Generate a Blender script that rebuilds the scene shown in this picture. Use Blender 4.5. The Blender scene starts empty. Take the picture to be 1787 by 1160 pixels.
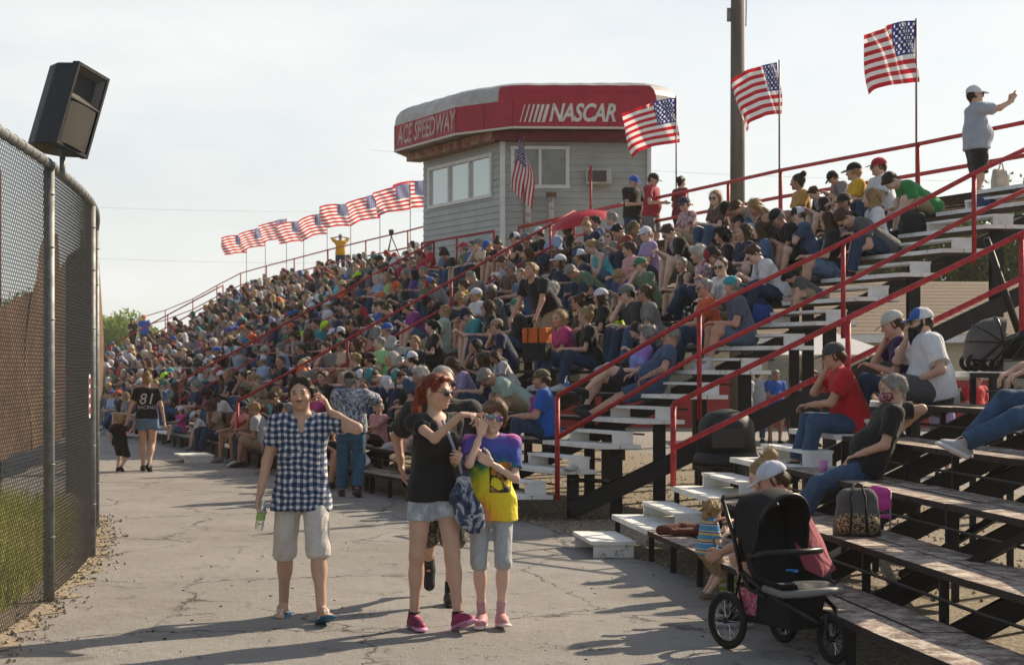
import bpy, bmesh, math, random
import numpy as np
from mathutils import Vector, Matrix, Euler
from mathutils.bvhtree import BVHTree
R=math.radians
C=bpy.context.scene
# ---------------------------------------------------------------- camera, sky, sun
F=2800.0; CH=1.79; HX=893.5; HY=640.0           # focal length in photo pixels, eye height, principal column, horizon row
cam=bpy.data.cameras.new('camera'); camo=bpy.data.objects.new('camera',cam); C.collection.objects.link(camo)
camo.location=(0,0,CH); camo.rotation_euler=(R(90),0,0)
cam.sensor_width=36; cam.lens=F/1787*36; cam.shift_y=60/1787; cam.clip_start=.1; cam.clip_end=3000
cam.dof.use_dof=True; cam.dof.focus_distance=11.6; cam.dof.aperture_fstop=7.1
C.camera=camo
C.view_settings.view_transform='Standard'; C.view_settings.look='None'; C.view_settings.exposure=0.6; C.view_settings.gamma=1
SUN_EL=R(33); SUN_DIR=Vector((0.78*math.cos(SUN_EL),0.626*math.cos(SUN_EL),math.sin(SUN_EL))).normalized()
w=bpy.data.worlds.new('World'); C.world=w; w.use_nodes=True
nt=w.node_tree; nt.nodes.clear()
def N(t,ty,**kw):
    n=t.nodes.new(ty)
    for k,v in kw.items(): setattr(n,k,v)
    return n
sky=N(nt,'ShaderNodeTexSky',sky_type='NISHITA',sun_disc=False,sun_elevation=SUN_EL,sun_rotation=math.atan2(SUN_DIR.x,SUN_DIR.y),air_density=1.0,dust_density=1.6,ozone_density=1.0)
tc=N(nt,'ShaderNodeTexCoord'); mp=N(nt,'ShaderNodeMapping'); mp.inputs['Scale'].default_value=(1,1,3.2)
nz=N(nt,'ShaderNodeTexNoise'); nz.inputs['Scale'].default_value=3.4; nz.inputs['Detail'].default_value=9; nz.inputs['Roughness'].default_value=.58
cr=N(nt,'ShaderNodeValToRGB'); cr.color_ramp.elements[0].position=.38; cr.color_ramp.elements[1].position=.72
cr.color_ramp.elements[0].color=(.60,.60,.60,1); cr.color_ramp.elements[1].color=(1,1,1,1)
mx=N(nt,'ShaderNodeMix',data_type='RGBA'); mx.inputs['B'].default_value=(8.0,8.12,7.95,1)
bg=N(nt,'ShaderNodeBackground'); bg.inputs['Strength'].default_value=.08; ou=N(nt,'ShaderNodeOutputWorld')
L=nt.links.new
L(tc.outputs['Generated'],mp.inputs['Vector']); L(mp.outputs[0],nz.inputs['Vector']); L(nz.outputs['Fac'],cr.inputs[0])
# haze and cloud veil: full near the horizon, thinning overhead and away from the sun
sxyz=N(nt,'ShaderNodeSeparateXYZ'); L(tc.outputs['Generated'],sxyz.inputs[0])
m1=N(nt,'ShaderNodeMapRange'); m1.inputs['From Min'].default_value=.26; m1.inputs['From Max'].default_value=.75; m1.inputs['To Min'].default_value=1; m1.inputs['To Max'].default_value=.27; L(sxyz.outputs['Z'],m1.inputs['Value'])
dt=N(nt,'ShaderNodeVectorMath',operation='DOT_PRODUCT'); L(tc.outputs['Generated'],dt.inputs[0]); dt.inputs[1].default_value=(SUN_DIR.x,SUN_DIR.y,0)
m2=N(nt,'ShaderNodeMapRange'); m2.inputs['From Min'].default_value=-.6; m2.inputs['From Max'].default_value=.25; m2.inputs['To Min'].default_value=.50; m2.inputs['To Max'].default_value=1; L(dt.outputs['Value'],m2.inputs['Value'])
q1=N(nt,'ShaderNodeMath',operation='MULTIPLY'); L(m1.outputs[0],q1.inputs[0]); L(m2.outputs[0],q1.inputs[1]); q2=N(nt,'ShaderNodeMath',operation='MULTIPLY'); L(q1.outputs[0],q2.inputs[0]); L(cr.outputs[0],q2.inputs[1]); L(q2.outputs[0],mx.inputs['Factor']); L(sky.outputs[0],mx.inputs['A']); L(mx.outputs['Result'],bg.inputs[0]); L(bg.outputs[0],ou.inputs[0])
sl=bpy.data.lights.new('sun','SUN'); sl.energy=5.0; sl.angle=R(.6); sl.color=(1,.83,.62)
so=bpy.data.objects.new('sun',sl); C.collection.objects.link(so); so.rotation_euler=SUN_DIR.to_track_quat('Z','Y').to_euler()
# ---------------------------------------------------------------- helpers
def at(px,py,z):                                  # ground-plane style lookup: where a photo pixel meets height z
    s=(py-HY)/(CH-z); return Vector(((px-HX)/s,F/s,z))
def atY(px,py,Y):
    s=F/Y; return Vector(((px-HX)/s,Y,CH-(py-HY)/s))
def V(*a): return Vector(a)
MC={}
def srgb(h): 
    c=[int(h[i:i+2],16)/255 for i in (0,2,4)]
    return tuple(x/12.92 if x<=.04045 else ((x+.055)/1.055)**2.4 for x in c)
def mat(name,col,rough=.6,var=.0,scale=8,bump=0,bscale=60,metal=0,attr=False,spec=.4,col2=None,sheen=0,trans=0,wear=None,coord='Object',ramp=(.4,.62),vscale=(1,1,1),alpha=1,transl=0):
    if name in MC: return MC[name]
    m=bpy.data.materials.new(name); m.use_nodes=True; t=m.node_tree; b=t.nodes['Principled BSDF']; l=t.links.new
    MC[name]=m
    b.inputs['Roughness'].default_value=rough; b.inputs['Metallic'].default_value=metal
    b.inputs['Specular IOR Level'].default_value=spec
    if trans: b.inputs['Transmission Weight'].default_value=trans
    if sheen: b.inputs['Sheen Weight'].default_value=sheen
    b.inputs['Alpha'].default_value=alpha
    base=N(t,'ShaderNodeRGB'); base.outputs[0].default_value=(*col,1); out=base.outputs[0]
    co=N(t,'ShaderNodeTexCoord'); mpp=N(t,'ShaderNodeMapping'); mpp.inputs['Scale'].default_value=vscale
    l(co.outputs[coord],mpp.inputs[0]); vec=mpp.outputs[0]
    if var or col2:
        n=N(t,'ShaderNodeTexNoise'); n.inputs['Scale'].default_value=scale; n.inputs['Detail'].default_value=8; n.inputs['Roughness'].default_value=.62; l(vec,n.inputs['Vector'])
        r=N(t,'ShaderNodeValToRGB'); r.color_ramp.elements[0].position=ramp[0]; r.color_ramp.elements[1].position=ramp[1]; l(n.outputs['Fac'],r.inputs[0])
        x=N(t,'ShaderNodeMix',data_type='RGBA'); l(r.outputs[0],x.inputs['Factor']); l(out,x.inputs['A'])
        c2=col2 or tuple(c*(1-var) for c in col); x.inputs['B'].default_value=(*c2,1); out=x.outputs['Result']
        if rough<.9:
            rr=N(t,'ShaderNodeMapRange'); rr.inputs['To Min'].default_value=max(.05,rough-.12); rr.inputs['To Max'].default_value=min(1,rough+.15); l(n.outputs['Fac'],rr.inputs['Value']); l(rr.outputs[0],b.inputs['Roughness'])
    if wear:
        wc,ws,p0,p1=wear
        n=N(t,'ShaderNodeTexNoise'); n.inputs['Scale'].default_value=ws; n.inputs['Detail'].default_value=10; n.inputs['Roughness'].default_value=.75; l(vec,n.inputs['Vector'])
        r=N(t,'ShaderNodeValToRGB'); r.color_ramp.elements[0].position=p0; r.color_ramp.elements[1].position=p1; l(n.outputs['Fac'],r.inputs[0])
        x=N(t,'ShaderNodeMix',data_type='RGBA'); l(r.outputs[0],x.inputs['Factor']); l(out,x.inputs['A']); x.inputs['B'].default_value=(*wc,1); out=x.outputs['Result']
    if attr:
        a=N(t,'ShaderNodeAttribute',attribute_name='Col'); x=N(t,'ShaderNodeMix',data_type='RGBA',blend_type='MULTIPLY'); x.inputs['Factor'].default_value=1
        l(out,x.inputs['A']); l(a.outputs['Color'],x.inputs['B']); out=x.outputs['Result']
    l(out,b.inputs['Base Color'])
    if bump:
        n=N(t,'ShaderNodeTexNoise'); n.inputs['Scale'].default_value=bscale; n.inputs['Detail'].default_value=6; l(vec,n.inputs['Vector'])
        bp=N(t,'ShaderNodeBump'); bp.inputs['Strength'].default_value=bump; bp.inputs['Distance'].default_value=.01; l(n.outputs['Fac'],bp.inputs['Height']); l(bp.outputs[0],b.inputs['Normal'])
    if transl:
        tr=N(t,'ShaderNodeBsdfTranslucent'); l(out,tr.inputs[0]); ms=N(t,'ShaderNodeMixShader'); ms.inputs[0].default_value=transl
        l(b.outputs[0],ms.inputs[1]); l(tr.outputs[0],ms.inputs[2]); l(ms.outputs[0],t.nodes['Material Output'].inputs[0])
    return m
def tag(o,label=None,cat=None,group=None,kind=None):
    if label: o['label']=label
    if cat: o['category']=cat
    if group: o['group']=group
    if kind: o['kind']=kind
    return o
def empty(name,loc=(0,0,0),rz=0,label=None,cat=None,group=None):
    o=bpy.data.objects.new(name,None); C.collection.objects.link(o); o.location=loc; o.rotation_euler=(0,0,rz); o.empty_display_size=.1
    return tag(o,label,cat,group)
class MB:
    def __init__(s): s.v=[]; s.f=[]; s.mi=[]; s.sm=[]
    def add(s,vs,fs,mi=0,sm=False):
        k=len(s.v); s.v+= [tuple(x) for x in vs]; s.f+=[tuple(i+k for i in f) for f in fs]; s.mi+=[mi]*len(fs); s.sm+=[sm]*len(fs); return s
    def box(s,c,d,rz=0,mi=0,M=None):
        hx,hy,hz=d[0]/2,d[1]/2,d[2]/2
        vs=[V(x,y,z) for x in(-hx,hx) for y in(-hy,hy) for z in(-hz,hz)]
        rot=M if M is not None else Matrix.Rotation(rz,3,'Z')
        vs=[rot@v+Vector(c) for v in vs]
        return s.add(vs,[(0,1,3,2),(4,6,7,5),(0,4,5,1),(2,3,7,6),(0,2,6,4),(1,5,7,3)],mi)
    def bar(s,a,b,w,h,mi=0,up=(0,0,1)):           # rectangular bar a->b
        a=Vector(a);b=Vector(b);d=(b-a);l=d.length;d.normalize();u=Vector(up)
        if abs(d.dot(u))>.98:u=V(1,0,0)
        x=d.cross(u).normalized();z=x.cross(d).normalized();M=Matrix((x,d,z)).transposed()
        return s.box((a+b)/2,(w,l,h),0,mi,M)
    def tube(s,pts,r,n=8,mi=0,cap=True):
        pts=[Vector(p) for p in pts]; rs=r if isinstance(r,(list,tuple)) else [r]*len(pts); rings=[]
        u=V(0,0,1)
        for i,p in enumerate(pts):
            d=(pts[min(i+1,len(pts)-1)]-pts[max(i-1,0)]).normalized()
            uu=u if abs(d.dot(u))<.97 else V(1,.1,0)
            x=d.cross(uu).normalized();y=x.cross(d)
            rings.append([p+x*math.cos(2*math.pi*j/n)*rs[i]+y*math.sin(2*math.pi*j/n)*rs[i] for j in range(n)])
        vs=[v for q in rings for v in q]; fs=[]
        for i in range(len(pts)-1):
            for j in range(n): fs.append((i*n+j,i*n+(j+1)%n,(i+1)*n+(j+1)%n,(i+1)*n+j))
        if cap: fs.append(tuple(range(n))[::-1]); fs.append(tuple((len(pts)-1)*n+j for j in range(n)))
        return s.add(vs,fs,mi,n>5)
    def grid(s,P,mi=0,sm=True):                    # P[i][j] points
        a=len(P);b=len(P[0]); return s.add([p for r in P for p in r],[(i*b+j,i*b+j+1,(i+1)*b+j+1,(i+1)*b+j) for i in range(a-1) for j in range(b-1)],mi,sm)
    def prism(s,poly,z0,z1,mi=0):                  # poly of (x,y)
        n=len(poly);vs=[(x,y,z0) for x,y in poly]+[(x,y,z1) for x,y in poly]
        return s.add(vs,[tuple(range(n))[::-1],tuple(range(n,2*n))]+[(i,(i+1)%n,(i+1)%n+n,i+n) for i in range(n)],mi)
    def build(s,name,ms,parent=None,bev=0,loc=None):
        me=bpy.data.meshes.new(name); me.from_pydata(s.v,[],s.f)
        for m in (ms if isinstance(ms,(list,tuple)) else [ms]): me.materials.append(m)
        me.polygons.foreach_set('material_index',s.mi); me.polygons.foreach_set('use_smooth',s.sm); me.update()
        o=bpy.data.objects.new(name,me); C.collection.objects.link(o)
        if parent: o.parent=parent
        if loc is not None: o.location=loc
        if bev:
            bm=bmesh.new(); bm.from_mesh(me); bmesh.ops.bevel(bm,geom=bm.edges[:],offset=bev,segments=1,affect='EDGES',clamp_overlap=True); bm.to_mesh(me); bm.free()
        return o
def text_mesh(txt,size,shear=0,extrude=0,font_off=0,space=1):
    cu=bpy.data.curves.new('t','FONT'); cu.body=txt; cu.size=size; cu.shear=shear; cu.extrude=extrude; cu.align_x='CENTER'; cu.align_y='CENTER'; cu.offset=font_off; cu.resolution_u=3; cu.space_character=space
    o=bpy.data.objects.new('t',cu); C.collection.objects.link(o); dg=bpy.context.evaluated_depsgraph_get(); me=bpy.data.meshes.new_from_object(o.evaluated_get(dg))
    vs=[v.co.copy() for v in me.vertices]; fs=[tuple(p.vertices) for p in me.polygons]
    bpy.data.objects.remove(o); bpy.data.curves.remove(cu); bpy.data.meshes.remove(me); return vs,fs
rnd=random.Random(7)
# ---------------------------------------------------------------- ground
def asphalt():
    m=bpy.data.materials.new('asphalt'); m.use_nodes=True; t=m.node_tree; b=t.nodes['Principled BSDF']; l=t.links.new
    co=N(t,'ShaderNodeTexCoord')
    def noise(sc,de=8,ro=.6):
        n=N(t,'ShaderNodeTexNoise'); n.inputs['Scale'].default_value=sc; n.inputs['Detail'].default_value=de; n.inputs['Roughness'].default_value=ro; l(co.outputs['Object'],n.inputs['Vector']); return n
    def ramp(src,a,b_,c0=(0,0,0,1),c1=(1,1,1,1)):
        r=N(t,'ShaderNodeValToRGB'); r.color_ramp.elements[0].position=a; r.color_ramp.elements[1].position=b_; r.color_ramp.elements[0].color=c0; r.color_ramp.elements[1].color=c1; l(src,r.inputs[0]); return r.outputs[0]
    def mix(f,a,b_,bt='MIX'):
        x=N(t,'ShaderNodeMix',data_type='RGBA',blend_type=bt)
        for s,v in (('Factor',f),('A',a),('B',b_)):
            if hasattr(v,'links'): l(v,x.inputs[s])
            elif s=='Factor': x.inputs[s].default_value=v
            else: x.inputs[s].default_value=(*v,1)
        return x.outputs['Result']
    c=mix(ramp(noise(.55).outputs['Fac'],.35,.65),(.205,.197,.185),(.275,.265,.25))
    c=mix(ramp(noise(2.7,10,.7).outputs['Fac'],.5,.72),c,(.19,.178,.165)); c=mix(ramp(noise(.23,5,.6).outputs['Fac'],.52,.60),c,(.185,.172,.155)); c=mix(ramp(noise(1.35,3,.5).outputs['Fac'],.66,.70),c,(.12,.11,.10))
    c=mix(ramp(noise(170,2,.5).outputs['Fac'],.45,.66),c,(.33,.31,.285))
    c=mix(ramp(noise(95,3,.6).outputs['Fac'],.55,.66),c,(.07,.066,.062))
    # cracks: two scales of voronoi edges, warped, broken up by noise
    wn=noise(3.0,6,.7); wadd=N(t,'ShaderNodeVectorMath',operation='SCALE'); l(wn.outputs['Color'],wadd.inputs[0]); wadd.inputs['Scale'].default_value=.5
    va=N(t,'ShaderNodeVectorMath',operation='ADD'); l(co.outputs['Object'],va.inputs[0]); l(wadd.outputs[0],va.inputs[1])
    def crack(sc,wd,lo,hi,seed):
        vo=N(t,'ShaderNodeTexVoronoi',feature='DISTANCE_TO_EDGE'); vo.inputs['Scale'].default_value=sc; l(va.outputs[0],vo.inputs['Vector'])
        k=ramp(vo.outputs['Distance'],0,wd,(1,1,1,1),(0,0,0,1)); g=ramp(noise(seed,4,.6).outputs['Fac'],lo,hi)
        x=N(t,'ShaderNodeMath',operation='MULTIPLY'); l(k,x.inputs[0]); l(g,x.inputs[1]); return x.outputs[0]
    k1=crack(.42,.0075,.40,.52,.9); k2=crack(3.1,.016,.55,.62,2.1)
    k=N(t,'ShaderNodeMath',operation='MAXIMUM'); l(k1,k.inputs[0]); l(k2,k.inputs[1])
    c=mix(k.outputs[0],c,(.03,.028,.026)); l(c,b.inputs['Base Color']); b.inputs['Roughness'].default_value=.88; b.inputs['Specular IOR Level'].default_value=.25
    # surface relief
    s1=N(t,'ShaderNodeMath',operation='MULTIPLY'); l(k.outputs[0],s1.inputs[0]); s1.inputs[1].default_value=-1.5
    h=N(t,'ShaderNodeMath',operation='ADD'); l(s1.outputs[0],h.inputs[0]); l(noise(70,5,.65).outputs['Fac'],h.inputs[1])
    h2=N(t,'ShaderNodeMath',operation='MULTIPLY_ADD'); l(noise(6,6,.7).outputs['Fac'],h2.inputs[0]); h2.inputs[1].default_value=2.5; l(h.outputs[0],h2.inputs[2])
    bp=N(t,'ShaderNodeBump'); bp.inputs['Strength'].default_value=.75; bp.inputs['Distance'].default_value=.012; l(h2.outputs[0],bp.inputs['Height']); l(bp.outputs[0],b.inputs['Normal'])
    return m
ASPH=asphalt()
MB().add([(-60,-20,0),(90,-20,0),(90,140,0),(-60,140,0)],[(0,1,2,3)]).build('pavement',ASPH)['kind']='structure'
M_GR=mat('dry grass',(.15,.165,.05),.9,col2=(.30,.27,.08),scale=1.3,bump=.6,bscale=30)
MB().add([(-900,-100,-.02),(900,-100,-.02),(900,1500,-.02),(-900,1500,-.02)],[(0,1,2,3)]).build('ground',M_GR)['kind']='structure'
# ---------------------------------------------------------------- grandstand geometry: stations (front point x,y ; step per row dx,dy)
ST=[(2.75,5.0,.55,0),(2.05,8.9,.55,0),(1.6,12.2,.57,0),(1.28,14.4,.59,0),(1.0,16.3,.60,0),(-.03,18.6,.515,.05),(-1.75,22,.50,.12),(-3.6,26.2,.49,.17),(-5.4,30.5,.487,.2),(-8.5,38,.487,.2),(-12,46.5,.487,.2),(-17,58,.487,.2),(-25.5,78,.487,.2),(-38,108,.487,.2)]
H=.29
def sp(u,k):                                       # front edge of row k at station u
    i=min(int(u),len(ST)-2); f=u-i; a,b=ST[i],ST[i+1]
    q=[a[j]+(b[j]-a[j])*f for j in range(4)]
    o=(k-1)+ (2.9 if k>=14.9 else 0)
    return V(q[0]+q[2]*o,q[1]+q[3]*o,H*k)
def nrows(u): return 6 if u<4.01 else (14 if u<9.05 else 18)
def u_of_x(px,k,dx=0,dz=0,lo=5.0,hi=13.0):         # station where row k (shifted back dx rows) projects to photo column px
    best=None
    for i in range(0,1601):
        u=lo+(hi-lo)*i/1600; p=sp(u,k)+(sp(u,k)-sp(u,k-1))*dx
        e=abs(HX+F*p.x/p.y-px)
        if best is None or e<best[0]: best=(e,u,p)
    return best
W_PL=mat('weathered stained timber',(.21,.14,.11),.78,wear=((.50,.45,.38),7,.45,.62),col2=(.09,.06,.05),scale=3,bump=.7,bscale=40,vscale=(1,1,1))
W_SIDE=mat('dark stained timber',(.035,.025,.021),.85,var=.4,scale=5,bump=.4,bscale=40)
W_WH=mat('worn white painted timber',(.78,.78,.74),.7,wear=((.2,.18,.15),9,.58,.68),bump=.5,bscale=50,var=.18,scale=4)
M_BLK=mat('black painted steel',(.012,.011,.011),.55,var=.3,scale=9,bump=.2,bscale=40)
M_RED=mat('red painted steel pipe',(.42,.022,.03),.5,var=.4,scale=14,bump=.35,bscale=60,spec=.4,wear=((.14,.05,.035),18,.60,.66))
M_GRV=mat('gravel stone',(.15,.125,.09),.95,col2=(.33,.28,.20),scale=22,bump=1.0,bscale=26,wear=((.05,.04,.03),34,.5,.6))
def strip(u0,u1,k,f0,f1,z0,z1,steps,mb,mi=0,mis=None,jit=0):
    n=max(2,steps); A=[];B=[]
    for i in range(n+1):
        u=u0+(u1-u0)*i/n; p=sp(u,k); d=V(*(sp(u,2)-sp(u,1)).xy,0)
        A.append(p+d*f0); B.append(p+d*f1)
    for i in range(n):
        j=rnd.uniform(-jit,jit); q=rnd.uniform(-jit,jit)*2
        a,b,c,e=[V(v.x,v.y,0) for v in (A[i],A[i+1],B[i+1],B[i])]; dd=(e-a).normalized()*q; a+=dd;b+=dd;c+=dd;e+=dd
        vs=[(v.x,v.y,H*k+z0+j) for v in (a,b,c,e)]+[(v.x,v.y,H*k+z1+j) for v in (a,b,c,e)]
        k0=len(mb.v); mb.add(vs,[(4,7,6,5)],mi); mb.add([],[]); s=mis if mis is not None else mi
        off=len(mb.v)-8
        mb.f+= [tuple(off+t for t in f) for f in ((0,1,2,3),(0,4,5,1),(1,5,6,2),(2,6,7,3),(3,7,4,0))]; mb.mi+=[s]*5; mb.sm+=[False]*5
SKY_X=[150,180,200,250,300,350,400,440,500,560,650,740,760]; SKY_Y=[652,632,604,588,566,534,512,494,474,460,444,424,0]
def over_sky(p,dz=.62):
    px=HX+F*p.x/p.y; return px<745 and HY-(p.z+dz-CH)*F/p.y < np.interp(px,SKY_X,SKY_Y)
def row_section(root,u0,u1,rows,per=2.2,white=None):
    U1=u1
    for k in rows:
        u1=U1
        if U1>12: 
            while u1>9.6 and over_sky(sp(u1,k),.35): u1-=.03
            if u1<9.7: continue
        n=max(2,int((sp(u1,k)-sp(u0,k)).length/per))
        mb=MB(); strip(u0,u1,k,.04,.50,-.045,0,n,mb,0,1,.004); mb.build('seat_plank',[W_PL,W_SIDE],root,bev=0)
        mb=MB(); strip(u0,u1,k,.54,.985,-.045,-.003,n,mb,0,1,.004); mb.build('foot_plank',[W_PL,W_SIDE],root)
def stringer(root,u,k0,k1,dz=-.5,w=.09,h=.2):
    a=sp(u,k0);b=sp(u,k1); a.z+=dz;b.z+=dz
    a=a.lerp(b,max(0,(.11-a.z)/(b.z-a.z)))
    MB().bar(a,b,w,h).build('stringer',M_BLK,root)
def step_box(root,u0,u1,k,f0=.5,f1=.99):           # half-height white box step sitting on row k
    mb=MB(); A=[sp(u0,k),sp(u1,k)]; D=[V(*(sp(u,2)-sp(u,1)).xy,0) for u in (u0,u1)]; z=H*k; t=.03
    P=lambda i,f,zz:V((A[i]+D[i]*f).x,(A[i]+D[i]*f).y,zz)
    def slab(pa,pb,pc,pd,za,zb):
        mb.add([V(p.x,p.y,za) for p in (pa,pb,pc,pd)]+[V(p.x,p.y,zb) for p in (pa,pb,pc,pd)],[(3,2,1,0),(4,5,6,7),(0,1,5,4),(1,2,6,5),(2,3,7,6),(3,0,4,7)])
    zt=z+H/2
    slab(P(0,f0,0),P(0,f1,0),P(1,f1,0),P(1,f0,0),zt-t,zt)
    e=.035
    for i in (0,1):
        j=1-i; q=e/(A[1]-A[0]).length
        a=P(i,f0+.02,0);b=P(i,f1-.02,0); a2=a.lerp(P(j,f0+.02,0),q);b2=b.lerp(P(j,f1-.02,0),q)
        if i==0: slab(a,b,b2,a2,z+.001,zt-t)
        else: slab(a2,b2,b,a,z+.001,zt-t)
    return mb.build('step_box',W_WH,root)
def tread(root,u0,u1,k):
    mb=MB(); strip(u0,u1,k,.02,.5,-.045,.004,2,mb,0,1); strip(u0,u1,k,.52,.985,-.045,.003,2,mb,0,1)
    return mb.build('aisle_tread',[W_WH,W_WH],root)
# --- near bleacher (right foreground)
NB=empty('bleacher',(1.6,12.2,0),0,'low near bleacher of six worn brown plank rows, mostly empty, at the right','bleacher')
def reparent(root):
    inv=Matrix.Translation(-Vector(root.location))
    for c in root.children: c.location=Vector(c.location)-Vector(root.location)
row_section(NB,0,3.18,range(1,7),1.6)
for k in range(1,7): tread(NB,3.2,4.0,k)
for k in range(0,6):
    if k==0:
        mb=MB(); a=sp(3.34,1)+V(.06,0,0);b=sp(3.84,1)+V(.06,0,0); d=.5
        for i in range(1): mb.prism([(a.x-.50,a.y),(a.x-.08,a.y),(b.x-.08,b.y),(b.x-.50,b.y)],.12,.155); mb.prism([(a.x-.48,a.y+.02),(a.x-.1,a.y+.02),(a.x-.1,a.y+.07),(a.x-.48,a.y+.07)],.002,.118); mb.prism([(b.x-.48,b.y-.07),(b.x-.1,b.y-.07),(b.x-.1,b.y-.02),(b.x-.48,b.y-.02)],.002,.118)
        mb.build('step_box',W_WH,NB)
    else: step_box(NB,3.25,3.95,k)
for i,u in enumerate([.25,.75,1.2,1.6,2.0,2.4,2.8,3.2,3.97]):
    stringer(NB,u,1,6.9,-.47,.06,.16)
    for k in range(1,7):
        p=sp(u,k)+V(.06,0,0); q=sp(u,k)+V(.5,0,0)
        MB().box((p.x,p.y,H*k/2-.025),(.05,.05,H*k-.052)).build('leg',M_BLK,NB) if k in (1,2,4,6) else MB().box((p.x,p.y,H*k-.2),(.045,.045,.30)).build('strut',M_BLK,NB)
for k in range(1,7):
    for dz in (-.17,):
        if k>1:
            mb=MB(); mb.tube([sp(u,k)+V(.03,0,dz) for u in [i*.25 for i in range(13)]],.011,6); mb.build('brace_pipe',M_BLK,NB)
for a,b in (((3.2,13.2),(4.2,11.0)),((2.4,11.0),(3.6,8.6)),((3.6,15.4),(4.4,12.8))):
    MB().bar((a[0],a[1],.08),(b[0],b[1],1.3),.05,.05).build('diagonal_brace',M_BLK,NB)
# --- main grandstand
MS=empty('grandstand',(-5.4,30.5,0),0,'long curved wooden grandstand packed with seated spectators below the control tower','grandstand')
row_section(MS,5.0,9.0,range(1,15),3.0)
row_section(MS,9.04,13.0,range(1,19),5.0)
def aisle(root,u0,u1,kmax,boxes=True,k0=0,fb=(.5,.99)):
    for k in range(1,kmax+1):
        t=tread(root,u0,u1,k); t.location.z+=.006
        if boxes and k<kmax:
            bx=step_box(root,u0+(u1-u0)*.12,u1-(u1-u0)*.12,k); bx.location.z+=.01
aisle(MS,4.999,5.36,14)
p=sp(5.08,1); 
mb=MB(); mb.prism([(p.x-.5,p.y+.03),(p.x-.02,p.y+.05),(p.x-.5,p.y+1.05),(p.x-.95,p.y+.95)],.12,.15); mb.prism([(p.x-.48,p.y+.05),(p.x-.04,p.y+.07),(p.x-.06,p.y+.12),(p.x-.5,p.y+.1)],.0,.119); mb.build('step_box',W_WH,MS)
uC=u_of_x(404,1)[1]; aisle(MS,uC-.02,uC+.17,14)
p=sp(uC+.05,1); mb=MB(); mb.prism([(p.x-.75,p.y-.6),(p.x-.2,p.y-.4),(p.x-.55,p.y+.5),(p.x-1.1,p.y+.3)],.11,.145); mb.prism([(p.x-.72,p.y-.56),(p.x-.22,p.y-.38),(p.x-.24,p.y-.33),(p.x-.74,p.y-.5)],.0,.109); mb.build('step_box',W_WH,MS)
uD=8.93; aisle(MS,uD-.13,uD+.02,14)
uE=11.05; aisle(MS,uE-.05,uE+.03,14)
for i,u in enumerate([5.01,5.7,6.3,6.9,7.5,8.1,8.7,9.4,10.2,11]):
    n=nrows(u); stringer(MS,u,.6,n+.9 if n<15 else 14.8,-.5,.1,.2)
    for k in ((1,3,5,8,11,14) if i else (2,3,4,6,8,10,12,14)):
        p=sp(u,k)+V(.25,.05 if i else .25,0); MB().box((p.x,p.y,H*k/2-.025),(.14,.14,H*k-.052)).build('post',M_BLK,MS)
for k in range(1,15):
    if k>1: MB().tube([sp(5+.25*i,k)+V(.03,.02,-.16) for i in range(18)],.012,5).build('brace_pipe',M_BLK,MS)
for i in range(26):
    u=5.3+i*.17
    for k in (1,):
        p=sp(u,k)+V(.04,.02,0); MB().box((p.x,p.y,.12),(.05,.05,.24),.4).build('leg',M_BLK,MS)
MB().tube([sp(5.01,2)+V(.2,-.06,-.1),sp(5.3,6)+V(0,1.5,-1.5)],.03,6).build('diagonal_brace',M_BLK,MS)
# handrails --------------------------------------------------
def handrail(pts,bases,label,r=.025,mid=.45,group=None,name='handrail'):
    """pts: list of top points, bases: list of (index or t, base z) posts"""
    root=empty(name,(pts[0].x,pts[0].y,0),0,label,'handrail',group); o=Vector(root.location)
    MB().tube([p-o for p in pts],r,8).build('top_rail',M_RED,root)
    if mid: MB().tube([p-o-V(0,0,mid) for p in pts],r,8).build('mid_rail',M_RED,root)
    for p,b in bases: MB().tube([p-o-V(0,0,.0),V(p.x-o.x,p.y-o.y,b)],r*1.05,8).build('post',M_RED,root)
    return root
T=lambda u,k,dz,dy=0,dx=0: sp(u,k)+V(dx,dy,dz)
# rail at the near end of the grandstand
tp=[V(.52,18.42,1.457),V(2.16,18.5,2.42),V(3.84,18.6,3.23),V(5.4,18.75,4.05),V(6.9,18.95,4.75)]
handrail(tp,[(tp[0],.27),(tp[1],1.18),(tp[2],2.12),(tp[3],3.0),(tp[4],3.7)],'red pipe handrail climbing the near end of the grandstand past the orange t-shirt',r=.028,mid=.48)
tp=[atY(1175,705,16.25),atY(1480,555,16.3),atY(1783,408,16.35),atY(1850,376,16.35)]
handrail(tp,[(tp[0],.58),(tp[1],1.2),(tp[2],1.95)],'red pipe handrail rising over the near low bleacher towards the right edge',r=.029,mid=.45)
for q in (tp[1],tp[2]): MB().box((q.x-NB.location.x+.07 ,q.y-NB.location.y+.06,.95),(.16,.16,1.9)).build('post',M_BLK,None).parent=NB
def stair_rail(u,k0,k1,h,label,every=3):
    pts=[T(u,k,h) for k in range(k0,k1+1)]
    handrail(pts,[(T(u,k,h),H*k-.1) for k in range(k0,k1+1,every)]+[(pts[-1],H*k1-.1)],label)
uCr=u_of_x(411,1)[1]
stair_rail(uCr-.04,1,14,.86,'red stair rail starting behind the checked shirt and climbing towards the tower',4)
stair_rail(uD,2,14,.86,'red stair rail starting above the woman with the toddler and climbing to the tower',4)
stair_rail(uE,2,14,.86,'farthest red stair rail at the left end of the packed grandstand',4)
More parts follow.
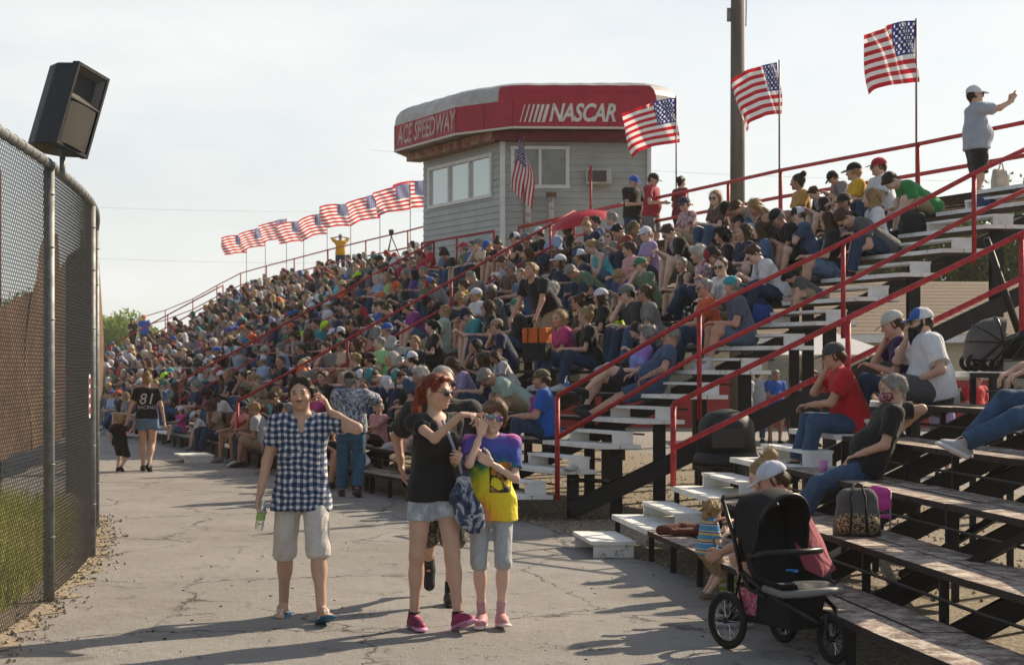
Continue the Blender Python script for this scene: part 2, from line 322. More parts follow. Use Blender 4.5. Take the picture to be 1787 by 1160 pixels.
# back rails
def back(u0,u1,k,off,h,n,label,posts,r=.026,m=None,mid=.5):
    pts=[];bs=[]
    for i in range(n+1):
        u=u0+(u1-u0)*i/n; d=(sp(u,2)-sp(u,1)); d.z=0; p=sp(u,k)+d*off; p.z=H*k+h; pts.append(p)
        if i%posts==0: bs.append((p,H*k-.1))
    return handrail(pts,bs,label,r,mid)
pts=[V(9.6,17.2,5.2),V(7.9,20.4,5.18),V(6.15,24.3,5.16),V(4.64,27.7,5.18),V(3.95,29.3,5.16),V(3.35,31,5.17),V(1.6,35.2,5.16),V(.2,38.2,5.1)]
handrail(pts,[(p,H*14-.1) for p in pts[:6]]+[(pts[6],H*14)],'long red back rail along the top of the grandstand right of the tower',r=.032,mid=.46)
MB().prism([(sp(5.0,14).x+.5,sp(5.0,14).y),(9.9,17.0),(6.2,24.6),(.2,38.6),(sp(8.9,14).x+.4,sp(8.9,14).y+.2),(sp(6.5,14).x+.5,sp(6.5,14).y+.1)],H*14-.06,H*14-.01).build('walkway',W_PL,MS)
pts=[V(-2.55,40.3,4.93),V(-.4,36.8,4.95)]
q0=atY(736,424,39.6);q1=atY(862,403,37.4); handrail([q0,(q0+q1)/2,q1],[(q0,4.0),((q0+q1)/2,4.0),(q1,4.0)],'short red rail along the walkway below the tower windows',mid=0)
q0=atY(905,396,36.6);q1=atY(1085,356,34.5); handrail([q0,(q0+q1)/2,q1],[(q0,4.0),((q0+q1)/2,4.0)],'red walkway rail in front of the tower wall behind the red umbrella',mid=0)
bp=[(-3.0,55.2,6.62),(-3.7,57,6.62),(-5.6,61.5,6.62),(-7.6,66.3,6.62),(-9.7,71.5,6.6),(-11.7,76.5,6.6),(-13.8,81.6,6.55),(-16,87,6.2),(-18.4,92.5,5.7),(-21.5,99.5,5.3),(-25,107,5.0)]
bp=[V(*p) for p in bp]; handrail(bp,[(p,p.z-1.2) for p in bp],'distant back rail along the top of the grandstand left of the tower',mid=.6,r=.03)
# children were written in world coordinates: shift them under their roots
for rt in (NB,MS): reparent(rt)
# gravel under the stands
gp=[];gq=[]
for i in range(0,12):
    p=V(ST[i][0],ST[i][1],0); n=V(ST[i][2],ST[i][3],0).normalized(); gp.append(p+n*(.1 if i<4 else .3)); gq.append(p+n*(3.6 if i<4 else 8.5))
gp[4]=V(.75,16.6,0); gp[5]=V(.1,18.7,0)
mb=MB(); mb.add([(p.x,p.y,.004) for p in gp]+[(p.x,p.y,.004) for p in gq],[(i,i+12,i+13,i+1) for i in range(11)])
mb.build('gravel_bed',M_GRV)['kind']='structure'
mb=MB()
for i in range(5200):
    j=rnd.choice([2,3,4,4,5,5,5,6,6,7]); f=rnd.random(); g=rnd.random()**1.3
    a=gp[j].lerp(gp[j+1],f);b=gq[j].lerp(gq[j+1],f);p=a.lerp(b,g); s=rnd.uniform(.010,.024)
    M=Euler((rnd.random()*6,rnd.random()*6,rnd.random()*6)).to_matrix()
    mb.box((p.x,p.y,.004+s*.3),(s,s*rnd.uniform(.6,1.1),s*rnd.uniform(.5,.8)),0,rnd.choice((0,1,2)),M)
o=mb.build('loose_gravel',[M_GRV,mat('pale gravel stone',(.42,.36,.27),.9,var=.3,scale=30),mat('mid gravel stone',(.25,.21,.155),.9,var=.3,scale=30)]); tag(o,'loose pale gravel scattered under the grandstand','gravel',kind='stuff')
# ---------------------------------------------------------------- chain link fence, left
M_GAL=mat('galvanised steel',(.20,.21,.21),.55,metal=.35,var=.35,scale=12,wear=((.16,.11,.08),9,.62,.72))
M_WIRE=mat('fence wire',(.13,.125,.12),.6,metal=.3,var=.3,scale=40)
FP=[V(-2.95,6.9,0),V(-3.25,9.4,0),V(-3.52,12.2,0),V(-3.96,15.1,0),V(-4.62,17.8,0),V(-5.38,20.3,0),V(-6.3,22.8,0)]
FE=empty('chain_link_fence',FP[2],0,'tall grey chain link fence curving away along the left edge of the walk','fence'); fo=Vector(FP[2]); ft=3.33
for p in FP: MB().tube([p-fo,p-fo+V(0,0,ft-.03)],.042,12).build('post',M_GAL,FE)
def fpath(t):
    i=min(int(t),len(FP)-2);f=t-i
    a=FP[max(i-1,0)];b=FP[i];c=FP[i+1];d=FP[min(i+2,len(FP)-1)]
    return .5*((2*b)+(c-a)*f+(2*a-5*b+4*c-d)*f*f+(3*b-a-3*c+d)*f**3)
n=36; MB().tube([fpath(6*i/n)-fo+V(0,0,ft) for i in range(n+1)],.036,12).build('top_rail',M_GAL,FE)
mb=MB()
for i in range(0,70):
    t=6*i/70; p=fpath(t)-fo+V(0,0,ft); d=(fpath(min(t+.02,6))-fpath(t)).normalized()
    mb.tube([p+V(0,0,.0)-d*.006,p+d*.006],.041,10)
for p in FP:
    for z in (.5,1.05,1.6,2.15,2.7,3.1): mb.tube([p-fo+V(0,0,z-.004),p-fo+V(0,0,z+.004)],.047,10)
mb.build('tie_wire',M_GAL,FE)
ds=.028; dist=[0]; prev=fpath(0)
TT=[0]
for i in range(1,1201):
    q=fpath(6*i/1200); dist.append(dist[-1]+(q-prev).length); TT.append(6*i/1200); prev=q
tot=dist[-1]; ncol=int(tot/ds)
cols=[fpath(float(np.interp(j*ds,dist,TT))) for j in range(ncol)]
rows=int((ft-.05)/ds)
mb_v=[];mb_f=[]
r=.0023
for j in range(ncol-1):
    a=cols[j]-fo;b=cols[j+1]-fo;nn=(b-a).normalized().cross(V(0,0,1))
    for k in range(rows):
        if (j+k)%2: p=a+V(0,0,.04+k*ds); q=b+V(0,0,.04+(k+1)*ds)
        else: p=b+V(0,0,.04+k*ds); q=a+V(0,0,.04+(k+1)*ds)
        if False: pass
        w=(q-p).normalized().cross(nn)*r; m_=nn*r*1.0; k0=len(mb_v)
        mb_v+= [p+w,p-w*.5+m_,p-w*.5-m_,q+w,q-w*.5+m_,q-w*.5-m_]
        mb_f+= [(k0,k0+1,k0+4,k0+3),(k0+1,k0+2,k0+5,k0+4),(k0+2,k0,k0+3,k0+5)]
me=bpy.data.meshes.new('chain_link'); me.from_pydata(mb_v,[],mb_f); me.materials.append(M_WIRE); o=bpy.data.objects.new('chain_link',me); C.collection.objects.link(o); o.parent=FE
mb=MB()
p=(FP[3]*.93+FP[2]*.07)-fo; nrm=V(.98,-.16,0)
mb.box(p+V(.03,-.1,1.52),(.012,.07,.40),.12); sg=mb.build('notice_strip',mat('white sign',(.7,.7,.68),.5),None); sg.parent=FE
for i in range(4): 
    mb=MB(); mb.box(p+V(.038,-.103,1.66-i*.09),(.012,.05,.055),.12); mb.build('red_panel',mat('red sign print',(.35,.03,.05),.5),sg)
# sand and litter line along the fence foot
M_DIRT=mat('dry dirt',(.33,.27,.19),.95,var=.5,scale=20,bump=.8,bscale=60)
mb=MB(); P=[]
for i in range(61):
    t=.5+4.2*i/60; p=fpath(t); d=V(1,0,0); wv=.10+.09*math.sin(i*1.7)+.05*math.sin(i*3.1)
    P.append([V(p.x-.9,p.y,.006),V(p.x-.1,p.y,.012),V(p.x+wv,p.y,.005)])
mb.grid(P); mb.build('dirt_verge',M_DIRT)['kind']='structure'
mb=MB()
for i in range(900):
    t=rnd.uniform(.6,4.6); p=fpath(t); s=rnd.uniform(.006,.022); x=p.x+rnd.gauss(.02,.13)
    mb.box((x,p.y,.006+s*.3),(s,s*rnd.uniform(.6,2.2),s*.6),0,0,Euler((rnd.random(),rnd.random(),rnd.random()*6)).to_matrix())
for i in range(130):
    x=rnd.uniform(-3.2,2.0); y=rnd.uniform(7,22); s=rnd.uniform(.005,.014); mb.box((x,y,s*.3),(s,s*rnd.uniform(.8,2),s*.6),0,1,Euler((0,0,rnd.random()*6)).to_matrix())
tag(mb.build('grit',[M_DIRT,mat('dark litter',(.03,.025,.02),.9)]),'grit and dry debris along the fence foot and on the pavement','debris',kind='stuff')
# grass bank behind the fence
P=[]
for i in range(21):
    y=3+i*.8; P.append([V(float(np.interp(y,[6.9,9.4,12.2,15.1,17.8,20.3],[-2.95,-3.25,-3.52,-3.96,-4.62,-5.9]))-.2-j*.55,y,(.02+.10*j+.05*math.sin(i*.9+j)) if j else -.01) for j in range(12)])
MB().grid(P).build('grass_bank',M_GR)['kind']='structure'
vs=[];fs=[]
for i in range(9000):
    y=rnd.uniform(8,18.5); xf=float(np.interp(y,[6.9,9.4,12.2,15.1,17.8,20.3],[-2.95,-3.25,-3.52,-3.96,-4.62,-5.9]))-.22; x=xf-rnd.random()**1.2*2.3; z=.0+.10*(xf-x)/.55; h=rnd.uniform(.12,.42); a=rnd.random()*6.28; lx=rnd.gauss(0,.08); ly=rnd.gauss(0,.08); w=rnd.uniform(.004,.010)
    k=len(vs); dx=math.cos(a)*w; dy=math.sin(a)*w
    vs+=[(x-dx,y-dy,z),(x+dx,y+dy,z),(x+dx*.7+lx*.5,y+dy*.7+ly*.5,z+h*.6),(x-dx*.7+lx*.5,y-dy*.7+ly*.5,z+h*.6),(x+lx*1.3,y+ly*1.3,z+h)]
    fs+=[(k,k+1,k+2,k+3),(k+3,k+2,k+4)]
me=bpy.data.meshes.new('tall_grass'); me.from_pydata(vs,[],fs); me.materials.append(mat('grass blade',(.36,.40,.07),.75,col2=(.55,.50,.16),scale=1.1,transl=.4)); o=bpy.data.objects.new('tall_grass',me); C.collection.objects.link(o); tag(o,'tall yellow green grass growing behind the chain link fence','grass',kind='stuff')
# torn brown windscreen on a catch fence behind
M_SCR=mat('faded brown windscreen cloth',(.20,.125,.082),.9,var=.35,scale=2.5,bump=.5,bscale=220,transl=.12)
WS=empty('windscreen_fence',(-5.0,13.5,0),0,'torn brown windscreen cloth sagging on a second fence behind the chain link','fence')
def wl(y): return V(-4.9-.15*(y-10),y,0)
wo=Vector(WS.location)
prof=[(0,-1e3),(0,535),(30,522),(52,508),(60,480),(73,440),(78,420),(92,405),(100,412),(100,470),(112,462),(140,440),(150,425),(156,400),(160,385),(172,380),(185,380)]
P=[]
for i in range(71):
    y=9+i*.33; p=wl(y); px=HX+F*p.x/p.y; s=F/y
    ty=np.interp(max(px,0),[q[0] for q in prof[1:]],[q[1] for q in prof[1:]]) if px<185 else 380
    zt=CH+(HY-ty)/s; zb=.62
    P.append([p-wo+V(.05*math.sin(i*.8+j*.6),0,zb+(zt-zb)*j/10) for j in range(11)])
MB().grid(P).build('windscreen_cloth',M_SCR,WS)
for y in (12,16.2,20.5,25,29.5):
    p=wl(y); MB().tube([p-wo+V(-.08,0,0),p-wo+V(-.08,0,4.3)],.03,8).build('post',mat('rusty post',(.12,.05,.03),.8,var=.4),WS)
# ---------------------------------------------------------------- loudspeaker on the fence
M_SPK=mat('black speaker plastic',(.012,.014,.018),.5,var=.2,scale=20,bump=.3,bscale=200)
M_GRL=mat('speaker grille',(.022,.019,.017),.45,metal=.5,bump=.6,bscale=420)
SPc=atY(109,192,12.3)
SK=empty('loudspeaker',SPc,0,'black loudspeaker tilted forward on top of the fence post','loudspeaker')
Msp=Euler((R(6),R(15),R(60))).to_matrix()       # front faces viewer right and down
def spk(vs): return [Msp@Vector(v) for v in vs]
mb=MB(); w_,d_,h_=.15,.17,.33
poly=[(-w_,-d_),(w_,-d_),(w_,d_*.2),(w_*.62,d_),(-w_*.62,d_),(-w_,d_*.2)]
mb.prism(poly,-h_,h_); mb.v=[tuple(Msp@Vector(v)) for v in mb.v]; mb.build('cabinet',M_SPK,SK,bev=.012)
# front baffle: frame, horn and grille (front is local -y)
def qb(c,d,name,m,bev=.004):
    b=MB(); b.box(c,d); b.v=[tuple(Msp@Vector(v)) for v in b.v]; return b.build(name,m,SK,bev=bev)
mb=MB(); P=[]
for i in range(13):
    a=-1+2*i/12; P.append([V(a*.135,-d_-.052-.020*(1-a*a),-h_+.03+j*.033) for j in range(11)])
mb.grid(P); mb.v=[tuple(Msp@Vector(v)) for v in mb.v]; mb.build('grille',M_GRL,SK)
hn=MB(); 
O=[V(-.14,-d_-.05,.06),V(.14,-d_-.05,.06),V(.14,-d_-.05,.30),V(-.14,-d_-.05,.30)]; I=[V(-.05,-d_+.06,.15),V(.05,-d_+.06,.15),V(.05,-d_+.06,.22),V(-.05,-d_+.06,.22)]
hn.add(O+I,[(0,1,5,4),(1,2,6,5),(2,3,7,6),(3,0,4,7),(4,5,6,7)]); hn.v=[tuple(Msp@Vector(v)) for v in hn.v]; hn.build('horn',mat('horn throat',(.10,.09,.08),.35),SK)
for c,d in (((0,-d_-.025,h_-.015),(.34,.07,.03)),((0,-d_-.025,-h_+.012),(.34,.07,.024)),((-.157,-d_-.025,0),(.026,.07,.63)),((.157,-d_-.025,0),(.026,.07,.63)),((0,-d_-.03,.048),(.3,.06,.018))): qb(c,d,'trim',M_SPK)
# side fins
MB().tube([V(0,0,-.36),V(.0,0,-.52)],.022,8).build('bracket',M_GAL,SK)
# ---------------------------------------------------------------- control tower
M_SID=mat('grey vinyl siding',(.37,.39,.37),.5,var=.12,scale=2,bump=.1)
M_TRM=mat('white window trim',(.66,.66,.64),.45,var=.1,scale=5)
M_RUST=mat('weathered red brown fascia',(.22,.05,.04),.75,col2=(.36,.25,.16),scale=5,bump=.6,bscale=30)
M_AWN=mat('red vinyl awning',(.45,.02,.045),.42,var=.15,scale=3,bump=.15,bscale=12,transl=.3)
M_AWT=mat('sun faded awning top',(.50,.49,.48),.42,var=.2,scale=4,transl=.18)
c0=atY(877,415,40.0); zB=2.2; zT=7.62
a0=V(c0.x,40,0); dl=V(-.56,1,0).normalized(); far=a0+dl*4.45; rt=a0+V(3.66,.12,0); bk=far+V(4.6,.5,0)
TW=empty('control_tower',a0,0,'grey sided control tower with a red barrel awning standing above the grandstand','tower')
def siding(p,q,z0,z1,holes,name='wall'):
    mb=MB(); d=(q-p); l=d.length; d.normalize(); n=V(d.y,-d.x,0); lap=.165; k=0; z=z0
    while z<z1-.01:
        zt=min(z+lap,z1); segs=[(0,l)]
        for (h0,h1,hz0,hz1) in holes:
            if z+lap*.5>hz0 and z+lap*.5<hz1:
                segs=[s for (a,b) in segs for s in (((a,min(b,h0)),(max(a,h1),b)) if a<h0 or b>h1 else ()) if s[1]-s[0]>.01]
        for a,b in segs:
            A=p+d*a;B=p+d*b
            mb.add([A+n*.028+V(0,0,z),B+n*.028+V(0,0,z),B+n*.004+V(0,0,zt),A+n*.004+V(0,0,zt),A+V(0,0,z),B+V(0,0,z)],[(0,1,2,3),(4,5,1,0)])
        z+=lap
    mb.v=[tuple(Vector(v)-a0) for v in mb.v]; return mb.build(name,M_SID,TW)
def win(p,q,l0,l1,z0,z1,panes,name='window',glass=None):
    d=(q-p).normalized(); n=V(d.y,-d.x,0); f=.06
    P=lambda l,z,o:p+d*l+n*o+V(0,0,z)-a0
    mb=MB()
    def br(A,B,w): mb.bar(A,B,w,.07,up=n)
    br(P(l0-f,z0,.03),P(l1+f,z0,.03),f*1.5); br(P(l0-f,z1,.032),P(l1+f,z1,.032),f*1.5)
    for i in range(panes+1):
        l=l0+(l1-l0)*i/panes; br(P(l,z0+f*.7,.03),P(l,z1-f*.7,.03),f*(1.5 if i in(0,panes) else 1.2))
    w=mb.build('window_frame',M_TRM,TW)
    for i in range(panes):
        A=l0+(l1-l0)*i/panes;B=l0+(l1-l0)*(i+1)/panes
        g=MB(); g.add([P(A,z0,.0),P(B,z0,.0),P(B,z1,.0),P(A,z1,.0)],[(0,1,2,3)]); g.build('window_pane',glass,w)
M_GLS=mat('window glass',(.62,.68,.66),.06,spec=1.0,metal=.35)  # pale base colour paints in the sky reflected by the left wall panes
M_GLD=mat('dim window glass',(.10,.105,.08),.08,spec=.9,wear=((.2,.19,.14),2.2,.45,.7))
lw=(far-a0).length
zz=lambda y,s=70:CH+(HY-y)/s
siding(far,a0,zB,zT,[(lw*.10,lw*.87,zz(338)+.05,zz(262)-.1)])
siding(a0,rt,zB,zT,[(.22,1.65,zz(327),zz(257))])
siding(rt,bk,zB,zT,[]); siding(bk,far,zB,zT,[])
# left wall ribbon windows
win(far,a0,lw*.09,lw*.88,zz(338)+.0,zz(262)-.05,3,glass=M_GLS)
win(a0,rt,.25,1.62,zz(326),zz(258),2,glass=M_GLD)
MB().box((0.0,-.035,(zB+zT)/2),(.13,.13,zT-zB)).build('corner_trim',M_TRM,TW); MB().box((rt-a0)+V(0,-.03,(zB+zT)/2),(.1,.1,zT-zB)).build('corner_trim',M_TRM,TW)
ac=MB(); q=atY(1044,310,39.9)-a0; ac.box(q+V(0,-.12,0),(.62,.35,.36)); o=ac.build('air_conditioner',mat('beige metal',(.5,.48,.43),.5,var=.2),TW,bev=.01)
ac=MB(); ac.box(q+V(-.04,-.305,0),(.46,.02,.28)); 
ac.build('vent_grille',mat('dark vent',(.06,.055,.05),.6,bump=.5,bscale=80),o)
for i,(x,y0,y1) in enumerate(((962,343,392),(922,345,400))):
    q=atY(x,y0,39.8)-a0; q2=atY(x,y1,39.8)-a0
    mb=MB(); mb.tube([q,q2],.07,10); mb.build('vent_pipe',mat('peeling white pipe',(.5,.5,.47),.6,wear=((.25,.15,.08),8,.5,.6)),TW)
    mb=MB(); mb.box(q+V(0,0,.05),(.26,.2,.09)); mb.build('pipe_cap',mat('rusty cap',(.16,.09,.05),.8,var=.3),TW)
# awning: footprint follows the two walls with cut corner, overhang 1.0
fA=atY(825,200,37.6); 
ol=.95
nl=V(dl.y*-1,dl.x,0)*1.0     # outward of left wall
nl=V(-dl.y,dl.x,0); 
if nl.x>0: nl=-nl
foot=[far-dl*.15+nl*ol, a0+nl*ol-V(0,0.0,0)+dl*.7, a0+V(.25,-1.0,0), rt+V(.10,-1.0,0), rt+V(.62,-.5,0), bk+V(.7,.6,0), far+V(-.3,1.3,0)]
foot=[V(p.x,p.y,0)-a0 for p in foot]
cen=sum(foot,V(0,0,0))/len(foot); n=len(foot)
zf0,zf1,ztop=7.62,8.28,8.78
rings=[]
for (ins,z) in ((0,zf0),(0,zf1),(.015,zf1+.14),(.06,zf1+.27),(.15,zf1+.38),(.30,zf1+.46),(.6,zf1+.51)):
    rings.append([V(*(p-(p-cen).normalized()*ins*1.25).xy,z) for p in foot])
mb=MB(); fas=MB()
def ringface(m,r0,r1,mi,sub=1,skip=()):
    for i in range(n):
        if i in skip: continue
        m.add([r0[i],r0[(i+1)%n],r1[(i+1)%n],r1[i]],[(0,1,2,3)],mi,False)
ringface(fas,rings[0],rings[1],0); fa_o=fas.build('awning_fascia',M_AWN,TW)
mb=MB()
for i in range(n):
    a=rings[1][i];b=rings[1][(i+1)%n]; L_=(b-a).length; m_=max(1,int(L_/.62))
    for s in range(m_):
        cols_=[]
        for t in (s/m_,(s+.5)/m_,(s+1)/m_):
            bul=.006 if abs(t*m_-s-.5)<.1 else 0
            cols_.append([r[i].lerp(r[(i+1)%n],t)+V(0,0,bul if ri else 0)+( (rings[1][i].lerp(rings[1][(i+1)%n],t)-cen).normalized()*bul if ri else V(0,0,0)) for ri,r in enumerate(rings[1:])])
        mb.grid(cols_,0,False)
mb.add(rings[-1],[tuple(range(n))])
tp=mb.build('awning_top',[M_AWN,M_AWT],TW)
for p_ in tp.data.polygons:
    p_.material_index=1 if (p_.center.z>zf1+.34 or p_.normal.x<-.35 or p_.center.x<-.12) else 0
for i in (0,1,2,3):
    a=foot[i];b=foot[i+1]; L_=(b-a).length; k_=max(1,round(L_/1.15)); nn=(b-a).normalized(); nn=V(nn.y,-nn.x,0)
    for j in range(k_+1):
        c_=a.lerp(b,j/k_)+nn*.004; MB().bar(c_+V(0,0,zf0+.02),c_+V(0,0,zf1),.022,.014,up=nn).build('fascia_seam',mat('dark red seam',(.16,.01,.02),.5),fa_o)
mb=MB(); mb.add([p+V(0,0,zf0+.03) for p in [V(q.x,q.y,0)*.985 for q in foot]],[tuple(range(n))[::-1]]); mb.build('awning_ceiling',mat('awning underside',(.42,.35,.22),.7,var=.5,scale=2),TW)
mb=MB()
for i in range(n): mb.bar(foot[i]+V(0,0,zf0-.015),foot[(i+1)%n]+V(0,0,zf0-.015),.05,.05)
mb.build('awning_frame',mat('awning frame',(.55,.5,.42),.5),TW)
mb=MB()
for p,q in ((far,a0),(a0,rt)):
    d=(q-p).normalized(); nn=V(d.y,-d.x,0)
    eb=MB(); eb.bar(p+nn*.22+V(0,0,7.5)-a0-d*.2,q+nn*.22+V(0,0,7.5)-a0+d*.2,.42,.22); eb.build('eave_board',M_RUST if p is far else mat('dark red fascia',(.17,.02,.03),.6,var=.3,scale=4),TW)
# lettering on the fascia
def fascia_text(txt,i,t0,size,m,shear=.25,bars=False,off=.012,space=1,dz=0,xs=1):
    a=foot[i];b=foot[(i+1)%n]; d=(b-a).normalized(); nn=V(d.y,-d.x,0); c=a.lerp(b,t0)+V(0,0,(zf0+zf1)/2+dz)
    vs,fs=text_mesh(txt,size,shear,0,.016,space); vs=[V(v.x*xs,v.y,0) for v in vs]; M=Matrix((d,V(0,0,1),nn)).transposed()
    mb=MB(); mb.add([c+nn*off+M@v for v in vs],fs)
    if bars:
        x0=min(v.x for v in vs)
        for j in range(6):
            wv=.022+.012*j; x=x0-.66+j*.105+ (0 if j<5 else .01); hh=size*.36
            mb.add([c+nn*off+M@V(x-hh*.28,-hh,0),c+nn*off+M@V(x-hh*.28+wv,-hh,0),c+nn*off+M@V(x+hh*.28+wv,hh,0),c+nn*off+M@V(x+hh*.28,hh,0)],[(0,1,2,3)])
    return mb.build('lettering',m,fa_o)
M_LET=mat('cream lettering',(.62,.60,.54),.6,var=.2,scale=6)
fascia_text('NASCAR',2,.48,.60,M_LET,.3,True,space=.95,xs=.72)
fascia_text('ACE SPEEDWAY',0,.52,.68,mat('faded lettering',(.52,.38,.35),.6,col2=(.4,.2,.18),scale=6),.2,False,xs=.68)
# ---------------------------------------------------------------- flags
def flag_mesh(seed,hang=0,wmul=1):
    r=random.Random(seed); nx,nz_=78,65; Wd,Hh=1.42*wmul,.92; vs=[];P=np.zeros((nx+1,nz_+1,3))
    ph=r.random()*6; sag=r.uniform(.08,.2)+(.22 if seed<3 else 0); amp=r.uniform(.05,.09)
    for i in range(nx+1):
        u=i/nx
        for j in range(nz_+1):
            v=j/nz_
            if hang:
                x=(v-.45)*.46*(.45+1.6*u*(1-.62*u))+.05*math.sin(u*5); y=.06*math.sin(v*9+u*3)+.04*math.sin(u*7); z=-v*.50-u*1.22
            else:
                y=amp*1.25*(u**.7)*math.sin(u*7.5+ph+v*1.6)+.03*math.sin(u*19+v*6+ph); x=-u*Wd*(.93-.1*v*u)+.03*math.sin(v*7+ph)*u; z=-v*Hh-sag*u*u*.8-.05*u*math.sin(u*5+v*2+ph)+( .25*u*u*(v>0.0)*v*.3)
            P[i,j]=(x,y,z)
    idx=lambda i,j:i*(nz_+1)+j
    fs=[];cl=[]
    stars=set()
    for a in range(11):
        for b in range(9):
            if (a+b)%2==0: stars.add((a,b))
    for i in range(nx):
        for j in range(nz_):
            fs.append((idx(i,j),idx(i,j+1),idx(i+1,j+1),idx(i+1,j)))
            st=int(j/5); c=(.50,.015,.03) if st%2==0 else (.78,.78,.78)
            if i<31 and j<35:
                c=(.02,.035,.19)
                a=(i-.5)/31*12-.5; b=(j-.5)/35*10-.5; ra,rb=round(a-.5),round(b-.5)
                ra,rb=round(i/31*12-1),round(j/35*10-1)
                if (ra,rb) in stars and abs((i+.5)/31*12-1-ra)<.36 and abs((j+.5)/35*10-1-rb)<.36 : c=(.8,.8,.8)
            cl.append(c)
    me=bpy.data.meshes.new('flag_cloth'); me.from_pydata([tuple(p) for p in P.reshape(-1,3)],[],fs)
    at_=me.color_attributes.new('Col','FLOAT_COLOR','CORNER'); arr=np.ones((len(fs),4,4),np.float32); arr[:,:,:3]=np.array(cl,np.float32)[:,None,:]
    at_.data.foreach_set('color',arr.ravel()); me.polygons.foreach_set('use_smooth',[True]*len(fs))
    me.materials.append(mat('flag nylon',(1,1,1),.55,attr=True,transl=.5)); return me
FM=[flag_mesh(i) for i in range(5)]; FH=flag_mesh(9,1)
M_POLE=mat('thin flag pole',(.16,.06,.05),.5,var=.2)
def flag(px,py,Y,zbase,mi,label,sc=1,rz=0,hang=False,tz=0,group='american flags on poles along the top of the grandstand'):
    t=atY(px,py,Y); root=empty('flag',V(t.x,t.y,zbase),0,label,'flag',group)
    MB().tube([V(0,0,0),V(0,0,t.z-zbase+.03)],.016,6).build('pole',M_POLE,root)
    o=bpy.data.objects.new('flag_cloth',FH if hang else FM[mi]); C.collection.objects.link(o); o.parent=root; o.location=(-.02,0,t.z-zbase-.01); o.rotation_euler=(0,R(rz*.35),R(rz*.6+tz)); o.scale=(sc,sc,sc)
    return root
flag(1599,36,24.3,4.1,0,'highest american flag, on the pole nearest the photographing person',1.0,-14,tz=50)
flag(1360,108,27.7,4.1,1,'american flag folded in the wind beside the utility pole',.96,-22,tz=58)
flag(1180,170,33,4.1,2,'american flag overlapping the right corner of the tower',1.0,-18,tz=40)
flag(914,240,38.2,4.1,0,'limp american flag hanging straight down in front of the tower window',1.0,0,True)
fl=[(741,314,59.5),(716,320,58.3),(663,338,62.5),(612,355,67),(571,371,71),(530,385,74.5),(500,382,77.5),(463,396,80),(430,409,82)]
ordn=['first','second','third','fourth','fifth','sixth','seventh','eighth','ninth']
for i,(x,y,Y) in enumerate(fl): flag(x if i else 752,y,Y,5.3,(i*2+3)%5,f'{ordn[i]} small american flag left of the tower, counted outward from the tower' if i<8 else 'leftmost small american flag at the far end of the row',1.02 if i else 1.1,-4-(i%3)*2)
# ---------------------------------------------------------------- utility pole, wires, camera tripod, building, trees
PO=V((1287-HX)/F*37,37,0)
up=empty('utility_pole',PO,0,'tall bare grey wooden utility pole behind the back rail','pole')
MB().tube([V(0,0,0),V(0,0,6),V(.0,0,11)],[.19,.17,.15],14).build('pole_shaft',mat('grey weathered pole',(.15,.125,.10),.9,var=.4,scale=3,bump=.8,bscale=30,vscale=(1,1,.12)),up)
mb=MB(); mb.box((-.2,0,9.9),(.08,.1,.3)); mb.tube([V(.2,-.1,11),V(.17,-.15,9.6)],.015,5); mb.build('bracket',M_GAL,up)
for i,(y0,y1,Yw) in enumerate(((366,372,120),(455,462,120),(300,322,90))):
    a=atY(172 if i<2 else 1080,y0,Yw);b=atY(742 if i<2 else 1800,y1,Yw); ex=(b-a)
    pts=[(a-ex*.6).lerp(b+ex*.6,t/12)-V(0,0,.8*(1-(t/6-1)**2)-.8) for t in range(13)]
    tag(MB().tube(pts,.006,4).build('overhead_wire',mat('grey cable',(.3,.3,.3),.6)),['upper faint overhead wire crossing the sky left of the tower','lower faint overhead wire crossing the sky left of the tower','overhead wire crossing the sky right of the tower'][i],'wire')
q=atY(683,405,57); TP=empty('camera_tripod',V(q.x,q.y,5.4),0,'camera on a tripod at the back rail just left of the tower','tripod')
zt=q.z-5.4
for a in (0,2.1,4.2): MB().tube([V(0,0,zt-.15),V(math.cos(a)*.42,math.sin(a)*.42,0)],.02,5).build('leg',M_BLK,TP)
MB().box((0,0,zt),(.16,.3,.16)).build('camera_body',M_BLK,TP,bev=.01); MB().tube([V(0,0,zt-.2),V(0,0,zt-.05)],.03,6).build('head',M_BLK,TP)
# low building behind
B0=V(6.5,47,0); BL=empty('service_building',B0,0,'low building with a brown shingle roof behind the near bleacher','building')
M_SH=mat('brown roof shingles',(.23,.18,.13),.9,col2=(.15,.11,.08),scale=30,bump=.8,bscale=60,vscale=(1,1,4),wear=((.3,.24,.18),60,.55,.6))
mb=MB(); mb.add([V(-8,0,2.75),V(24,0,2.75),V(24,5,4.55),V(-8,5,4.55),V(-8,10,2.75),V(24,10,2.75)],[(0,1,2,3),(3,2,5,4)])
for i in range(15):
    t=i/15; mb.add([V(-8,5*t-.02,2.75+1.8*t+.02),V(24,5*t-.02,2.75+1.8*t+.02),V(24,5*t+.02,2.75+1.8*t+.035),V(-8,5*t+.02,2.75+1.8*t+.035)],[(0,1,2,3)])
mb.build('roof',M_SH,BL)
MB().box((8,.05,2.62),(32,.08,.24)).build('fascia_board',M_TRM,BL)
MB().box((8,4.0,1.95),(31,7,1.1)).build('upper_wall',mat('cream wall',(.5,.43,.32),.8,var=.15),BL)
MB().box((8,4.0,.7),(31.05,7.05,1.4)).build('lower_wall',mat('red wall',(.34,.03,.03),.7,var=.2),BL)
for i in range(8): MB().box((-5+i*3.3,.42,1.6),(1.0,.1,.9)).build('window',M_GLD,BL)
tn=empty('canopy_tent',V(7.6,39.5,0),0,'white canopy tent roof glimpsed under the grandstand','tent')
